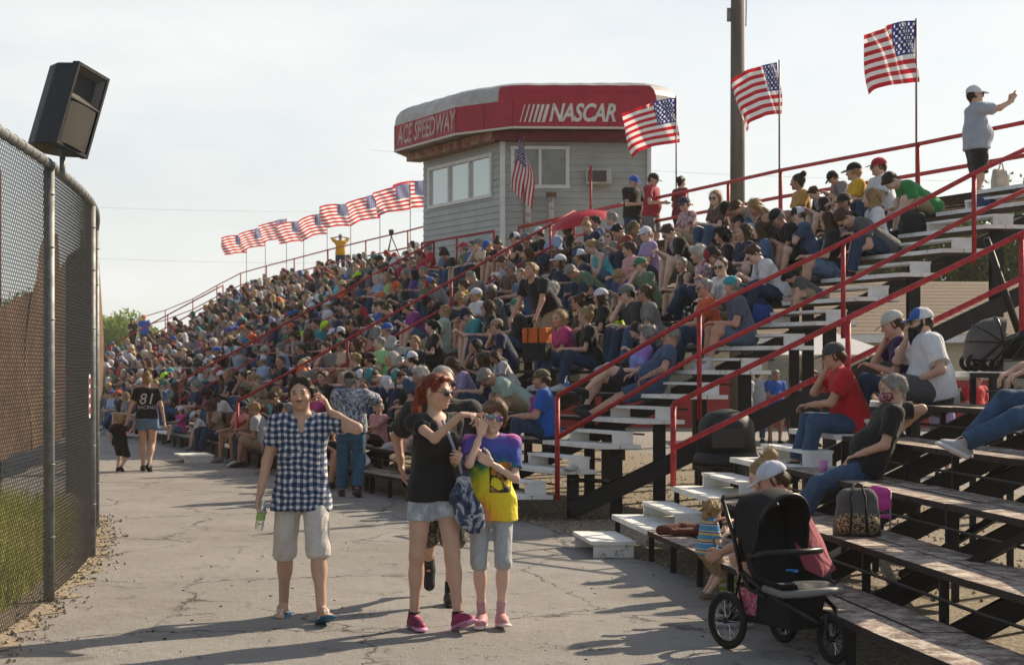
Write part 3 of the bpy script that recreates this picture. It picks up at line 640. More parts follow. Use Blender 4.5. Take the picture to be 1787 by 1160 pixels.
mb=MB(); mb.add([V(-1.5,-1.5,2.1),V(1.5,-1.5,2.1),V(1.5,1.5,2.1),V(-1.5,1.5,2.1),V(0,0,2.75)],[(0,1,4),(1,2,4),(2,3,4),(3,0,4)]); mb.build('canopy',mat('white canvas',(.75,.75,.75),.7,transl=.3),tn)
for x in(-1.45,1.45):
    for y in (-1.45,1.45): MB().tube([V(x,y,0),V(x,y,2.15)],.02,6).build('leg',M_GAL,tn)
# trees
def leafmat(nm,c1,c2): return mat(nm,c1,.6,col2=c2,scale=.5,transl=.45,ramp=(.35,.65))
LM=[leafmat('leaf green',(.12,.20,.035),(.20,.27,.05)),leafmat('leaf olive',(.06,.09,.02),(.11,.14,.035))]
BK=mat('bark',(.09,.07,.05),.95,var=.4,scale=6,bump=.8)
def tree(loc,h,rw,label,seed,nl=5000,ls=.16,lm=0,group='trees behind the grandstand'):
    r=random.Random(seed); root=empty('tree',loc,0,label,'tree',group); tr=MB(); tr.tube([V(0,0,0),V(.1,0,h*.35),V(0,.1,h*.7)],[h*.035,h*.025,h*.01],8)
    cl=[]
    for i in range(16):
        a=r.random()*6.28; rr=rw*r.uniform(.1,.75); z=h*r.uniform(.35,.86); p=V(math.cos(a)*rr,math.sin(a)*rr,z); cl.append((p,rw*r.uniform(.28,.5)))
        tr.tube([V(0,0,z*.5),(V(0,0,z*.6)+p)/2+V(0,0,.2),p],[h*.014,h*.009,h*.004],5)
    tr.build('trunk',BK,root); vs=[];fs=[]
    for i in range(nl):
        c,cr=r.choice(cl); d=V(r.gauss(0,1),r.gauss(0,1),r.gauss(0,1)).normalized()*cr*(r.random()**.35); d.z*=.8; p=c+d
        M=Euler((r.random()*6,r.random()*6,r.random()*6)).to_matrix(); s=ls*r.uniform(.5,1.2); k=len(vs)
        vs+=[p+M@V(-s*.5,0,0),p+M@V(0,-s*.3,s*.08),p+M@V(s*.5,0,0),p+M@V(0,s*.3,s*.05)]; fs.append((k,k+1,k+2,k+3))
    me=bpy.data.meshes.new('crown'); me.from_pydata(vs,[],fs); me.materials.append(LM[lm]); o=bpy.data.objects.new('crown',me); C.collection.objects.link(o); o.parent=root
for i,(px,Y,h,rw,lb) in enumerate(((60,150,9,5.5,'leafy green tree beyond the far end of the grandstand, hidden by the fence'),(190,160,7.2,5,'bright green tree just right of the fence at the far left end'),(232,175,6.6,4,'smaller green tree right of the bright one at the far left end'))):
    tree(V((px-HX)/F*Y,Y,0),h,rw,lb,i+3,4500,.5,0,None)
for i,(px,Y,h,rw,lb) in enumerate(((1500,62,8.4,3.2,'leftmost tree over the brown roof, seen through the stair treads'),(1590,60,7.8,3.4,'middle tree over the brown roof below the handrail'),(1690,64,8.7,4,'tree over the brown roof behind the black support post'),(1790,60,9.1,4,'tree at the right edge over the brown roof'))):
    tree(V((px-HX)/F*Y,Y,0),h,rw,lb,i+13,9000,.26,1,None)
# wall / embankment under the far left end of the stand
tag(MB().prism([(-40,112),(-26,112),(-19,96),(-40,96)],0,3.0).build('storage_shed',mat('brown shed wall',(.17,.11,.09),.8,var=.3,scale=1)),'brown sloping shed beyond the far left end of the grandstand','shed')
# ---------------------------------------------------------------- signed-distance people
def cone(a,b,ra,rb,k=.02,fl=None,cuts=()): return ('c',np.array(a,float),np.array(b,float),ra,rb,k,fl,cuts)
def ell(c,r,k=.02,M=None,sub=False,cuts=()): return ('e',np.array(c,float),np.array(r,float),None if M is None else np.array(M),0,k,sub,cuts)
def ev(pr,p):
    if pr[0]=='c':
        _,a,b,ra,rb,k,fl,cuts=pr; pa=p-a; ab=b-a; f=1.
        if fl is not None:
            ax=np.array(fl[0],float); ax/=np.linalg.norm(ax); f=fl[1]; g=1/f-1
            pa=pa+g*(pa@ax)[:,None]*ax; ab=ab+g*(ab@ax)*ax
        t=np.clip(pa@ab/max(ab@ab,1e-9),0,1); q=pa-t[:,None]*ab
        d=(np.sqrt((q*q).sum(1))-(ra+t*(rb-ra)))*(f if f<1 else 1)
    else:
        _,c,r,M,_,k,sub,cuts=pr; q=p-c
        if M is not None: q=q@M
        q=q/r; n=np.sqrt((q*q).sum(1)); g=q/r; g=np.sqrt((g*g).sum(1))+1e-6
        d=n*(n-1)/g
        d=np.maximum(d,(n-1)*r.min()*1.0) if False else np.where(n<.25,-r.min(),d)
    for (pt,nn) in cuts: d=np.maximum(d,(p-np.array(pt))@np.array(nn,float))
    return d
def bb(pr):
    if pr[0]=='c': m=max(pr[3],pr[4]); return np.minimum(pr[1],pr[2])-m,np.maximum(pr[1],pr[2])+m
    m=pr[2].max() if pr[3] is not None else pr[2]; return pr[1]-m,pr[1]+m
def is_sub(pr): return pr[0]=='e' and pr[6]
def comb(d,v,pr):
    k=pr[5]
    if is_sub(pr):
        h=np.clip(.5-.5*(d+v)/k,0,1); return d*(1-h)+(-v)*h+k*h*(1-h)
    h=np.clip(.5+.5*(v-d)/k,0,1); return v*(1-h)+d*h-k*h*(1-h)
def sdf_mesh(prims,h,noise=None):
    B=[bb(p) for p in prims if not is_sub(p)]; lo=np.min([b[0] for b in B],0)-3*h-.01; hi=np.max([b[1] for b in B],0)+3*h+.01
    n=8; nb=np.ceil((hi-lo)/(h*n)).astype(int)
    ii=np.stack(np.meshgrid(*[np.arange(q) for q in nb],indexing='ij'),-1).reshape(-1,3)
    cen=lo+(ii+.5)*h*n-.5*h; rad=n*h*.87; D=[];d=np.full(len(cen),9.)
    for pr in prims:
        v=ev(pr,cen); D.append(v); d=comb(d,v,pr)
    keep=np.where(np.abs(d)<rad*1.25+.02)[0]; off=np.stack(np.meshgrid(*[np.arange(n)]*3,indexing='ij'),-1).reshape(-1,3)*h
    vals=np.full((len(keep),n**3),9.); base=lo+ii[keep]*h*n
    for pr,v in zip(prims,D):
        vk=v[keep]; m=np.where((np.abs(vk) if is_sub(pr) else vk)<rad*2.1+pr[5]+np.maximum(d[keep],0))[0]
        if is_sub(pr): m=np.where(vk<rad+pr[5]+.01)[0]
        if not len(m): continue
        p=(base[m][:,None,:]+off[None]).reshape(-1,3); e=ev(pr,p).reshape(len(m),-1); vals[m]=comb(vals[m],e,pr)
    if noise is not None:
        p=(base[:,None,:]+off[None]).reshape(-1,3); vals+=noise(p).reshape(vals.shape)
    G=np.where(d<0,-1.,1.).reshape(nb); G=np.repeat(np.repeat(np.repeat(G,n,0),n,1),n,2).astype(np.float32)
    Gv=G.reshape(nb[0],n,nb[1],n,nb[2],n); kk=ii[keep]; Gv[kk[:,0],:,kk[:,1],:,kk[:,2],:]=vals.reshape(-1,n,n,n)
    S=G<0; c=np.zeros(tuple(s-1 for s in S.shape),np.uint8)
    for a in(0,1):
        for b in(0,1):
            for e in(0,1): c+=S[a:S.shape[0]-1+a,b:S.shape[1]-1+b,e:S.shape[2]-1+e]
    act=(c>0)&(c<8); ix=np.argwhere(act); ids=np.full(act.shape,-1,np.int32); ids[act]=np.arange(len(ix))
    cv={}
    for a in(0,1):
        for b in(0,1):
            for e in(0,1): cv[a,b,e]=G[ix[:,0]+a,ix[:,1]+b,ix[:,2]+e]
    acc=np.zeros((len(ix),3));cnt=np.zeros(len(ix))
    for k1 in cv:
        for ax in range(3):
            if k1[ax]: continue
            k2=list(k1);k2[ax]=1;k2=tuple(k2); u=cv[k1];w_=cv[k2]; m=(u<0)!=(w_<0); t=np.where(m,u/np.where(m,u-w_,1),0)
            q=np.tile(np.array(k1,float),(len(ix),1)); q[:,ax]=t; acc+=q*m[:,None]; cnt+=m
    vs=lo+(ix+acc/np.maximum(cnt,1)[:,None])*h; F_=[]
    for ax in range(3):
        sh=[slice(1,s-1) for s in S.shape]; 
        A=S[:-1] if ax==0 else S[:,:-1] if ax==1 else S[:,:,:-1]; Bq=S[1:] if ax==0 else S[:,1:] if ax==1 else S[:,:,1:]
        e=np.argwhere(A!=Bq); o=[i for i in range(3) if i!=ax]
        e=e[(e[:,o[0]]>0)&(e[:,o[1]]>0)&(e[:,o[0]]<S.shape[o[0]]-1)&(e[:,o[1]]<S.shape[o[1]]-1)]
        if not len(e): continue
        ins=A[e[:,0],e[:,1],e[:,2]]
        def g(da,db):
            q=e.copy(); q[:,o[0]]+=da; q[:,o[1]]+=db; return ids[q[:,0],q[:,1],q[:,2]]
        quad=np.stack([g(-1,-1),g(0,-1),g(0,0),g(-1,0)],1)
        flip=ins if ax!=1 else ~ins; quad[~flip]=quad[~flip][:,::-1]; F_.append(quad)
    f=np.concatenate(F_); f=f[(f>=0).all(1)]
    return vs,f
def np_mesh(name,vs,f,col=None):
    me=bpy.data.meshes.new(name); me.vertices.add(len(vs)); me.vertices.foreach_set('co',np.asarray(vs,np.float32).ravel())
    nf=len(f); me.loops.add(nf*4); me.loops.foreach_set('vertex_index',f.astype(np.int32).ravel()); me.polygons.add(nf)
    me.polygons.foreach_set('loop_start',np.arange(0,nf*4,4,dtype=np.int32)); me.polygons.foreach_set('loop_total',np.full(nf,4,np.int32)); me.polygons.foreach_set('use_smooth',np.ones(nf,bool))
    if col is not None:
        a=me.color_attributes.new('Col','FLOAT_COLOR','POINT'); c4=np.ones((len(vs),4),np.float32); c4[:,:3]=col; a.data.foreach_set('color',c4.ravel())
    me.update(); return me
def A3(*a): return np.array(a,float)
def nrm(v): v=np.asarray(v,float); return v/max(np.linalg.norm(v),1e-9)
def rotz(a): c,s=math.cos(a),math.sin(a); return np.array([[c,-s,0],[s,c,0],[0,0,1.]])
def rotx(a): c,s=math.cos(a),math.sin(a); return np.array([[1,0,0],[0,c,-s],[0,s,c.real]])
def roty(a): c,s=math.cos(a),math.sin(a); return np.array([[c,0,s],[0,1,0],[-s,0,c]])
def ik(a,t,l1,l2,pole):
    d=t-a; L_=np.linalg.norm(d); mx=(l1+l2)*.995
    if L_>mx: t=a+d/L_*mx; d=t-a; L_=mx
    n=d/L_; x=(l1*l1-l2*l2+L_*L_)/(2*L_); hgt=math.sqrt(max(l1*l1-x*x,0)); p=pole-n*(pole@n); p=nrm(p)
    return a+n*x+p*hgt,t
def wrinkle(amp,fx=38,seed=0):
    amp=amp*1.5; fx=fx*.8
    def f(p):
        x,y,z=p[:,0],p[:,1],p[:,2]
        w=np.sin(z*fx+3*np.sin(x*9+seed)+2.2*np.sin(y*13+seed))*.6+np.sin((x+z*.7)*fx*.8+2*np.sin(z*11+seed*2))*.5+np.sin((y-z*.5)*fx*1.3+x*20+seed)*.4
        return amp*w*(.5+.5*np.sin(z*7+x*5+seed))
    return f
# body dimensions for a 1.75 m adult
def skeleton(p):
    J={}; le=R(p.get('lean',0)); P=A3(*p.get('P',(0,0,.95))); pt=R(p.get('pturn',0))
    Rp=rotz(pt); Rt=rotz(pt+R(p.get('twist',0)))@rotx(le)@roty(R(p.get('side',0)))   # lean forward (-y)
    J['P']=P; J['Rp']=Rp; J['Rt']=Rt; up=Rt@A3(0,0,1); J['up']=up
    tl=p.get('tl',1); J['C']=P+up*.30*tl; J['N']=P+up*.50*tl
    yaw,pit,rol=[R(v) for v in p.get('head',(0,0,0))]
    Rh=Rt@rotx(-le*p.get('hcomp',.7))@rotz(yaw)@rotx(pit)@roty(rol) ; J['Rh']=Rh
    J['H']=J['N']+ (up*.4+Rh@A3(0,-.12,1)*.6)*.152
    sw=p.get('sw',.175); hs=p.get('hs',1.)
    for s,k in ((1,'L'),(-1,'R')):
        S=P+up*.448*tl+Rt@A3(s*sw,p.get('shf',0),p.get('shz',0)); J['S'+k]=S
        t=p.get(k+'H'); t=S+A3(s*.06,-.03,-.5) if t is None else A3(*t)
        if p.get('Hrel',0): t=t
        E_,W=ik(S,t,.28,.25,A3(*p.get(k+'Ep',(s*.5,.8,-.5)))); J['E'+k]=E_; J['W'+k]=W
        hp=P+Rp@A3(s*.09,0,-.03); J['hip'+k]=hp
        ft=A3(*p.get(k+'F',(s*.1,0,.085))); K,An=ik(hp,ft,.43,.42,A3(*p.get(k+'Kp',(s*.1,-1,.1)))); J['K'+k]=K; J['A'+k]=An
    return J
def hand_prims(J,k,p,h):
    s=1 if k=='L' else -1; W=J['W'+k]; d=nrm(W-J['E'+k]); 
    if k+'Hd' in p: d=nrm(A3(*p[k+'Hd']))
    n=nrm(A3(*p.get(k+'Hn',(-s,0,0)))); n=nrm(n-d*(n@d)); l=np.cross(n,d)*s; l=nrm(l)    # l: thumb side
    cu=p.get(k+'curl',(25,28,30,32)); hs=p.get('hs',1.); out=[]
    if isinstance(cu,(int,float)): cu=(cu,)*4
    if h>.009:
        a=W+d*.04; b=W+d*.085; out.append(cone(W,b,.026,.032,.02,(n,.55))); c=math.radians(np.mean(cu))
        e=b+(d*math.cos(c)+n*math.sin(c))*.075; out.append(cone(b,e,.03,.017,.012,(n,.6))); out.append(cone(W+d*.03+l*.022,W+d*.085+l*.052+n*.012,.013,.011,.012)); return out
    th=p.get(k+'thumb',1.)
    for i in range(4):
        q=(1.5-i)*.0185*hs; o=W+d*.005+l*q*.75; kn=W+d*(.082+(.004,.008,.004,-.004)[i])*hs+l*q
        out.append(cone(o,kn,.0145,.0115,.010)); L4=(.040,.045,.041,.032)[i]*hs; c=math.radians(cu[i]); sp_=l*((1.5-i)*.07)
        a=kn; dd=c*.75; r=(.0092,.0092,.0088,.0078)[i]
        for m,(ln,g) in enumerate(((L4,1),(L4*.62,2.0),(L4*.5,2.6))):
            an=min(c*g,2.9); v=nrm(d*math.cos(an)+n*math.sin(an)+sp_); b=a+v*ln; out.append(cone(a,b,r,r*.92,.0025 if m==0 else .004)); a=b; r*=.92
    a=W+d*.022+l*.024; b=a+nrm(d*.75+l*.75+n*.25*th)*.042*hs; c_=b+nrm(d*.95+l*.35+n*.35*th)*.030*hs; e=c_+nrm(d+l*.1+n*.4*th)*.024*hs
    out+=[cone(a,b,.014,.0115,.010),cone(b,c_,.011,.0098,.004),cone(c_,e,.0098,.0078,.004)]
    return out
def head_prims(H_,Rh,fem=0,h=.006,sc=1.,mouth=0,fat=0):
    def P(x,y,z): return H_+Rh@(A3(x,y,z)*sc)
    o=[ell(P(0,.018,.034),A3(.076,.095,.087)*sc,.03,Rh),ell(P(0,-.02,-.012),A3(.064,.074,.088)*sc,.03,Rh),ell(P(0,-.032,-.062),A3(.050+fat*.008-fem*.004,.052,.042)*sc,.03,Rh),
       ell(P(0,-.074,-.093),A3(.022-fem*.003,.020,.017)*sc,.022,Rh)]
    o+=[cone(P(-.03,-.083,.023),P(.03,-.083,.023),.0135-fem*.003,.0135-fem*.003,.018),ell(P(.042,-.066,-.028),A3(.022,.022,.02)*sc,.02,Rh),ell(P(-.042,-.066,-.028),A3(.022,.022,.02)*sc,.02,Rh)]
    for s in(1,-1):
        o.append(ell(P(s*.032,-.106,.004),A3(.021,.022,.015)*sc,.012,Rh,True)); 
        o.append(ell(P(s*.031,-.081,.004),A3(.0135,.0125,.0125)*sc,.003,Rh))
        if h<.009: o.append(cone(P(s*.018,-.0915,.013),P(s*.044,-.084,.012),.0045,.004,.005))
        o.append(ell(P(s*.079,.012,-.004),A3(.009,.020,.031)*sc,.008,Rh@rotz(s*.35)))
    o+=[cone(P(0,-.087,.014),P(0,-.112,-.026),.0085,.0125,.010),ell(P(.012,-.099,-.030),A3(.009,.011,.008)*sc,.006,Rh),ell(P(-.012,-.099,-.030),A3(.009,.011,.008)*sc,.006,Rh)]
    if h<.009: o+=[cone(P(-.019,-.090,-.054),P(.019,-.090,-.054),.0065,.0065,.008),cone(P(-.015,-.091,-.064-mouth*.008),P(.015,-.091,-.064-mouth*.008),.0078,.0078,.007)]
    if mouth and h<.009: o.append(ell(P(0,-.105,-.061),A3(.014,.02,.004+.004*mouth)*sc,.003,Rh,True))
    return o
def body_prims(J,p,h):
    fat=p.get('fat',0); fem=p.get('fem',0); Rt,Rp,P,up=J['Rt'],J['Rp'],J['P'],J['up']; fw=Rt@A3(0,-1,0); ax=Rt@A3(0,1,0); tl=p.get('tl',1); hsc=p.get('hsc',1.)
    b=[cone(P+up*.02,P+up*.14*tl,.155+fat*.05-fem*.005,.14+fat*.07-fem*.018,.05,(ax,.72)),cone(P+up*.14*tl,P+up*.33*tl,.138+fat*.06-fem*.02,.158+fat*.03-fem*.018,.05,(ax,.68)),cone(P+up*.33*tl,P+up*.40*tl,.158-fem*.018,.135-fem*.012,.04,(ax,.62))]
    if fat>.3: b.append(ell(P+up*.13*tl+fw*.07,(.12+fat*.03,.10+fat*.05,.14),.06,Rt))
    if fem>.5:
        for s in(1,-1): b.append(ell(P+up*.30*tl+fw*.085+Rt@A3(s*.07,0,0),(.062,.055,.062),.04,Rt))
    for k in'LR': b.append(cone(P+up*.40*tl,J['S'+k],.075,.056,.05))
    b.append(cone(J['N']-up*.05,J['H']+J['Rh']@A3(0,.018,-.055),.058+fat*.012-fem*.010,.052+fat*.01-fem*.009,.025))
    th=p.get('thin',1.)
    for k in'LR':
        s=1 if k=='L' else -1
        b+=[cone(J['S'+k],J['E'+k],(.050+fat*.01-fem*.008)*th,(.037+fat*.005-fem*.005)*th,.03),cone(J['E'+k],J['E'+k]*.3+J['W'+k]*.7,(.039+fat*.004-fem*.005)*th,(.029-fem*.003)*th,.02),cone(J['E'+k]*.3+J['W'+k]*.7,J['W'+k],(.029-fem*.003)*th,(.0245-fem*.002)*th,.02)]
        b+=hand_prims(J,k,p,h)
        b+=[cone(J['hip'+k],J['K'+k],(.088+fat*.02+fem*.004)*th,(.056+fat*.006)*th,.05),]
        K,An=J['K'+k],J['A'+k]; bk=nrm(np.cross(np.cross(An-K,A3(0,-1,0)),An-K)); kd=nrm((J['hip'+k]-K)/.43+(An-K)/.42) if np.linalg.norm((J['hip'+k]-K)/.43+(An-K)/.42)>.15 else A3(0,1,0)
        b+=[cone(K,An,(.050+fat*.005)*th,.034*th,.03),ell(K*.70+An*.30+kd*.018*th,A3(.052,.052,.105)*th,.04,np.stack([nrm(np.cross(kd,An-K)),nrm(np.cross(An-K,np.cross(kd,An-K))),nrm(An-K)],1) )]
        fy=R(p.get(k+'Fy',s*12)); fp=R(p.get(k+'Fp',0)); Rf=rotz(fy)@rotx(-fp); J['Rf'+k]=Rf; fl=p.get('footl',1.)
        b+=[cone(An+Rf@A3(0,.035,-.045)*fl,An+Rf@A3(0,-.05,-.025)*fl,.030*fl,.034*fl,.02),cone(An+Rf@A3(0,-.04,-.035)*fl,An+Rf@A3(0,-.115,-.058)*fl,.034*fl,.020*fl,.02)]
        if p.get('toes'):
            for i in range(5): b.append(cone(An+Rf@A3(s*(-.030+i*.0155),-.115+.004*i,-.060)*fl,An+Rf@A3(s*(-.034+i*.016),-.165+abs(i-.6)*.010,-.066)*fl,.0105 if i else .013,.0085 if i else .012,.004))
    b+=head_prims(J['H'],J['Rh'],fem,h,hsc,p.get('mouth',0),fat)
    return b
def skin_col(vs,J,p,look):
    hsc=p.get('hsc',1.); q=(vs-J['H'])@J['Rh']/hsc; c=np.ones((len(vs),3))
    def mixc(m,col,a=1.): 
        m=(m*a)[:,None]; c[:]=c*(1-m)+np.array(col)*m
    sm=lambda x,a,b: np.clip((x-a)/(b-a),0,1)
    x,y,z=q[:,0],q[:,1],q[:,2]; front=(y<-.05)
    ck=np.exp(-(((np.abs(x)-.042)/.02)**2+((z+.03)/.022)**2))*front; mixc(ck,(1.05,.76,.70),.6)
    mixc(np.exp(-(x/.014)**2-((z+.026)/.014)**2)*(y<-.09),(1.02,.80,.74),.5)
    lip=np.exp(-(x/.023)**4-((z+.059)/.009)**4)*(y<-.085); mixc(lip,look.get('lip',(.76,.50,.47)),.8)
    hc=np.array(look.get('browc',(.12,.08,.06)))
    br=np.exp(-((np.abs(x)-.034)/.017)**4-((z-.0275+(.10*(np.abs(x)-.034)))/.0048)**4)*(y<-.06); mixc(br,hc*look.get('browk',1),.92)
    ex=np.abs(x)-.031
    mixc(np.exp(-(ex/.0125)**6-((z-.004)/.0058)**6)*(y<-.082),(1.0,1.02,1.05),.5)
    mixc(np.exp(-(ex/.0058)**4-((z-.004)/.006)**4)*(y<-.082),(.05,.04,.03),.97)
    mixc(np.exp(-(ex/.015)**6-((z-.0115)/.003)**4)*(y<-.078),(.10,.07,.06),.85)
    if look.get('beard'): # close beard as colour of the jaw
        b=sm(-z,.030,.045)*sm(-y,-.005,.03)*(1-lip)*sm(q[:,2],-.14,-.12); mixc(b,look['beard'],look.get('bk',.7))
    if look.get('mous'): mixc(np.exp(-(x/.026)**6-((z+.0445)/.0065)**4)*(y<-.085),look['mous'],.9)
    kn=np.zeros(len(vs))
    for k in'LR': kn=np.maximum(kn,np.exp(-((vs-J['K'+k])**2).sum(1)/.05**2)); kn=np.maximum(kn,np.exp(-((vs-J['E'+k])**2).sum(1)/.04**2))
    mixc(kn,(1.0,.82,.77),.35)
    nz_=1+.06*np.sin(vs[:,0]*31+vs[:,2]*23)*np.sin(vs[:,1]*27+vs[:,2]*17); c*=nz_[:,None]
    if look.get('tattoo'):
        for k in look['tattoo']:
            m=np.exp(-(np.linalg.norm(vs-(J['E'+k]*.5+J['W'+k]*.5),axis=1)/.13)**6)*(np.sin(vs[:,0]*160)+np.sin(vs[:,1]*150+1)+np.sin(vs[:,2]*170)>.1); mixc(m,(.35,.38,.42),.75)
    return c
def shirt_prims(J,p,sl=.55,hem=-.07,loose=.014,neck=1,tank=False):
    fat=p.get('fat',0); fem=p.get('fem',0); Rt,P,up=J['Rt'],J['P'],J['up']; fw=Rt@A3(0,-1,0); ax=Rt@A3(0,1,0); tl=p.get('tl',1); e=loose
    cut=((P+up*hem,-up),)
    hr=max(0,-hem-.07)*.42; b=[cone(P+up*(hem-.08),P+up*.14*tl,.180+fat*.055-fem*.012+e+hr,.146+fat*.07-fem*.018+e,.05,(ax,.74),cut),cone(P+up*.14*tl,P+up*.33*tl,.145+fat*.065-fem*.02+e,.160+fat*.03-fem*.018+e,.05,(ax,.70)),cone(P+up*.33*tl,P+up*.40*tl,.160-fem*.018+e,.135-fem*.012+e,.04,(ax,.66))]
    for k in'LR': b.append(cone(J['hip'+k]+up*.06,J['hip'+k]-up*.16,.088+fat*.02+e,.094+fat*.02+fem*.004+e+hr*.5,.04,None,cut))
    if fat>.3: b.append(ell(P+up*.12*tl+fw*.075,(.13+fat*.03+e,.10+fat*.05+e,.15),.06,Rt,cuts=cut))
    if fem>.5:
        for s in(1,-1): b.append(ell(P+up*.30*tl+fw*.085+Rt@A3(s*.07,0,0),A3(.062,.055,.062)+e*.8,.05,Rt))
    for k in'LR':
        S,E_,W=J['S'+k],J['E'+k],J['W'+k]
        if tank: b.append(cone(P+up*.36*tl,P+up*.42*tl+Rt@A3(.075 if k=='L' else -.075,0,0),.05,.028,.03)); continue
        b.append(cone(P+up*.40*tl,S,.075+e,.060+e,.05)); th=p.get('thin',1.)
        d=nrm(E_-S)
        if sl<=1:
            b.append(cone(S,E_,.058*(.5+.5*th)+e+fat*.01-fem*.006,.056*(.5+.5*th)+e+fat*.005-fem*.006,.025,None,((S+(E_-S)*sl,d),)))
        else:
            b+= [cone(S,E_,.054+e,.045+e,.025),cone(E_,W,.045+e,.034+e,.02,None,((E_+(W-E_)*(sl-1),nrm(W-E_)),))]
    N_=J['N']
    if neck: b.append(ell(N_+up*.015+fw*.018*neck,A3(.070,.066,.045+.02*neck)*(.9 if neck<2 else 1),.012,Rt,True))
    if neck>=2: b.append(ell(N_-up*.05+fw*.085,A3(.022*neck*.6,.05,.09),.01,Rt,True))
    return b
def pant_prims(J,p,cut=1.0,loose=.012,wide=1.):
    fat=p.get('fat',0); fem=p.get('fem',0); Rp,Rt,P,up=J['Rp'],J['Rt'],J['P'],J['up']; e=loose; b=[]; th=p.get('thin',1.)
    ax=Rt@A3(0,1,0)
    b.append(cone(P-up*.03,P+up*.09,.150+fat*.045+e*.6,.138+fat*.05-fem*.015+e*.5,.05,(ax,.72),((P+up*.10,up),)))
    for k in'LR':
        hp,K,An=J['hip'+k],J['K'+k],J['A'+k]
        r0=(.090+fat*.02+fem*.004)*th+e; r1=(.060+fat*.006)*th*wide+e
        if cut<=1: 
            rc=r0+(r1*1.12-r0)*1; b.append(cone(hp,K,r0,rc,.04,None,((hp+(K-hp)*cut,nrm(K-hp)),)))
        else:
            b.append(cone(hp,K,r0,r1,.04)); f=cut-1; b.append(cone(K,An,r1*.98,(.047*wide)+e,.03,None,((K+(An-K)*f,nrm(An-K)),)))
    return b
def shoe_prims(J,p,k,big=1.,high=0):
    An=J['A'+k]; Rf=J['Rf'+k]; f=p.get('footl',1.)*big; g=lambda x,y,z:An+Rf@(A3(x,y,z)*f); dn=Rf@A3(0,0,-1); s=1 if k=='L' else -1
    cut=((g(0,0,-.083),dn),)
    return [cone(g(0,.035,-.05),g(0,-.04,-.045),.040*f,.043*f,.02,None,cut),cone(g(0,-.035,-.038),g(-s*.006,-.130,-.060),.050*f,.037*f,.02,None,cut),cone(g(0,.01,-.03),g(0,0,.005+high),.043*f,.041*f,.015,None,((g(0,0,.012+high),-dn),)),
            cone(g(0,.04,-.075),g(-s*.004,-.15,-.075),.043*f,.043*f,.006,(dn,.42),cut)]
SK={'light':(.50,.315,.23),'fair':(.60,.41,.32),'tan':(.36,.21,.14),'ruddy':(.47,.26,.185),'dark':(.11,.055,.035)}
HC={'dark brown':(.035,.022,.015),'brown':(.085,.045,.022),'blonde':(.42,.28,.13),'red':(.24,.045,.012),'grey':(.30,.29,.27),'white':(.62,.60,.55),'black':(.012,.010,.010),'auburn':(.12,.04,.018),'light brown':(.17,.09,.045)}
def skinmat(n):
    nm='skin '+n
    if nm in MC: return MC[nm]
    m=mat(nm,SK[n],.5,attr=True,spec=.35,bump=.12,bscale=260); b=m.node_tree.nodes['Principled BSDF']; b.inputs['Subsurface Weight'].default_value=.12; b.inputs['Subsurface Radius'].default_value=(.02,.008,.004); b.inputs['Subsurface Scale'].default_value=.5; return m
def hairmat(n): return mat('hair '+n,HC[n],.42,var=.35,scale=30,bump=.7,bscale=120,vscale=(1,1,.22),spec=.35,transl=.12)
def folds(m,st=.55,sc=9):
    t=m.node_tree; l=t.links.new; b=t.nodes['Principled BSDF']
    if m.get('folds'): return m
    m['folds']=1; co=N(t,'ShaderNodeTexCoord'); mp=N(t,'ShaderNodeMapping'); mp.inputs['Scale'].default_value=(1,1,.55); mp.inputs['Rotation'].default_value=(.3,.5,.2); l(co.outputs['Object'],mp.inputs[0])
    n=N(t,'ShaderNodeTexNoise'); n.inputs['Scale'].default_value=sc; n.inputs['Detail'].default_value=3; n.inputs['Distortion'].default_value=1.6; l(mp.outputs[0],n.inputs['Vector'])
    bp=N(t,'ShaderNodeBump'); bp.inputs['Strength'].default_value=st; bp.inputs['Distance'].default_value=.06; l(n.outputs['Fac'],bp.inputs['Height'])
    if b.inputs['Normal'].links: l(b.inputs['Normal'].links[0].from_socket,bp.inputs['Normal']) if False else None
    old=[x for x in t.nodes if x.type=='BUMP' and x is not bp]
    if old: l(bp.outputs[0],old[0].inputs['Normal'])
    else: l(bp.outputs[0],b.inputs['Normal'])
    return m
def fab(nm,col,rough=.85,denim=False,**k):
    if denim: return folds(mat('denim '+nm,col,.85,var=.35,scale=9,bump=.5,bscale=320,**k))
    return folds(mat('cloth '+nm,col,rough,var=.14,scale=6,bump=.25,bscale=260,sheen=.1,transl=.06,**k))
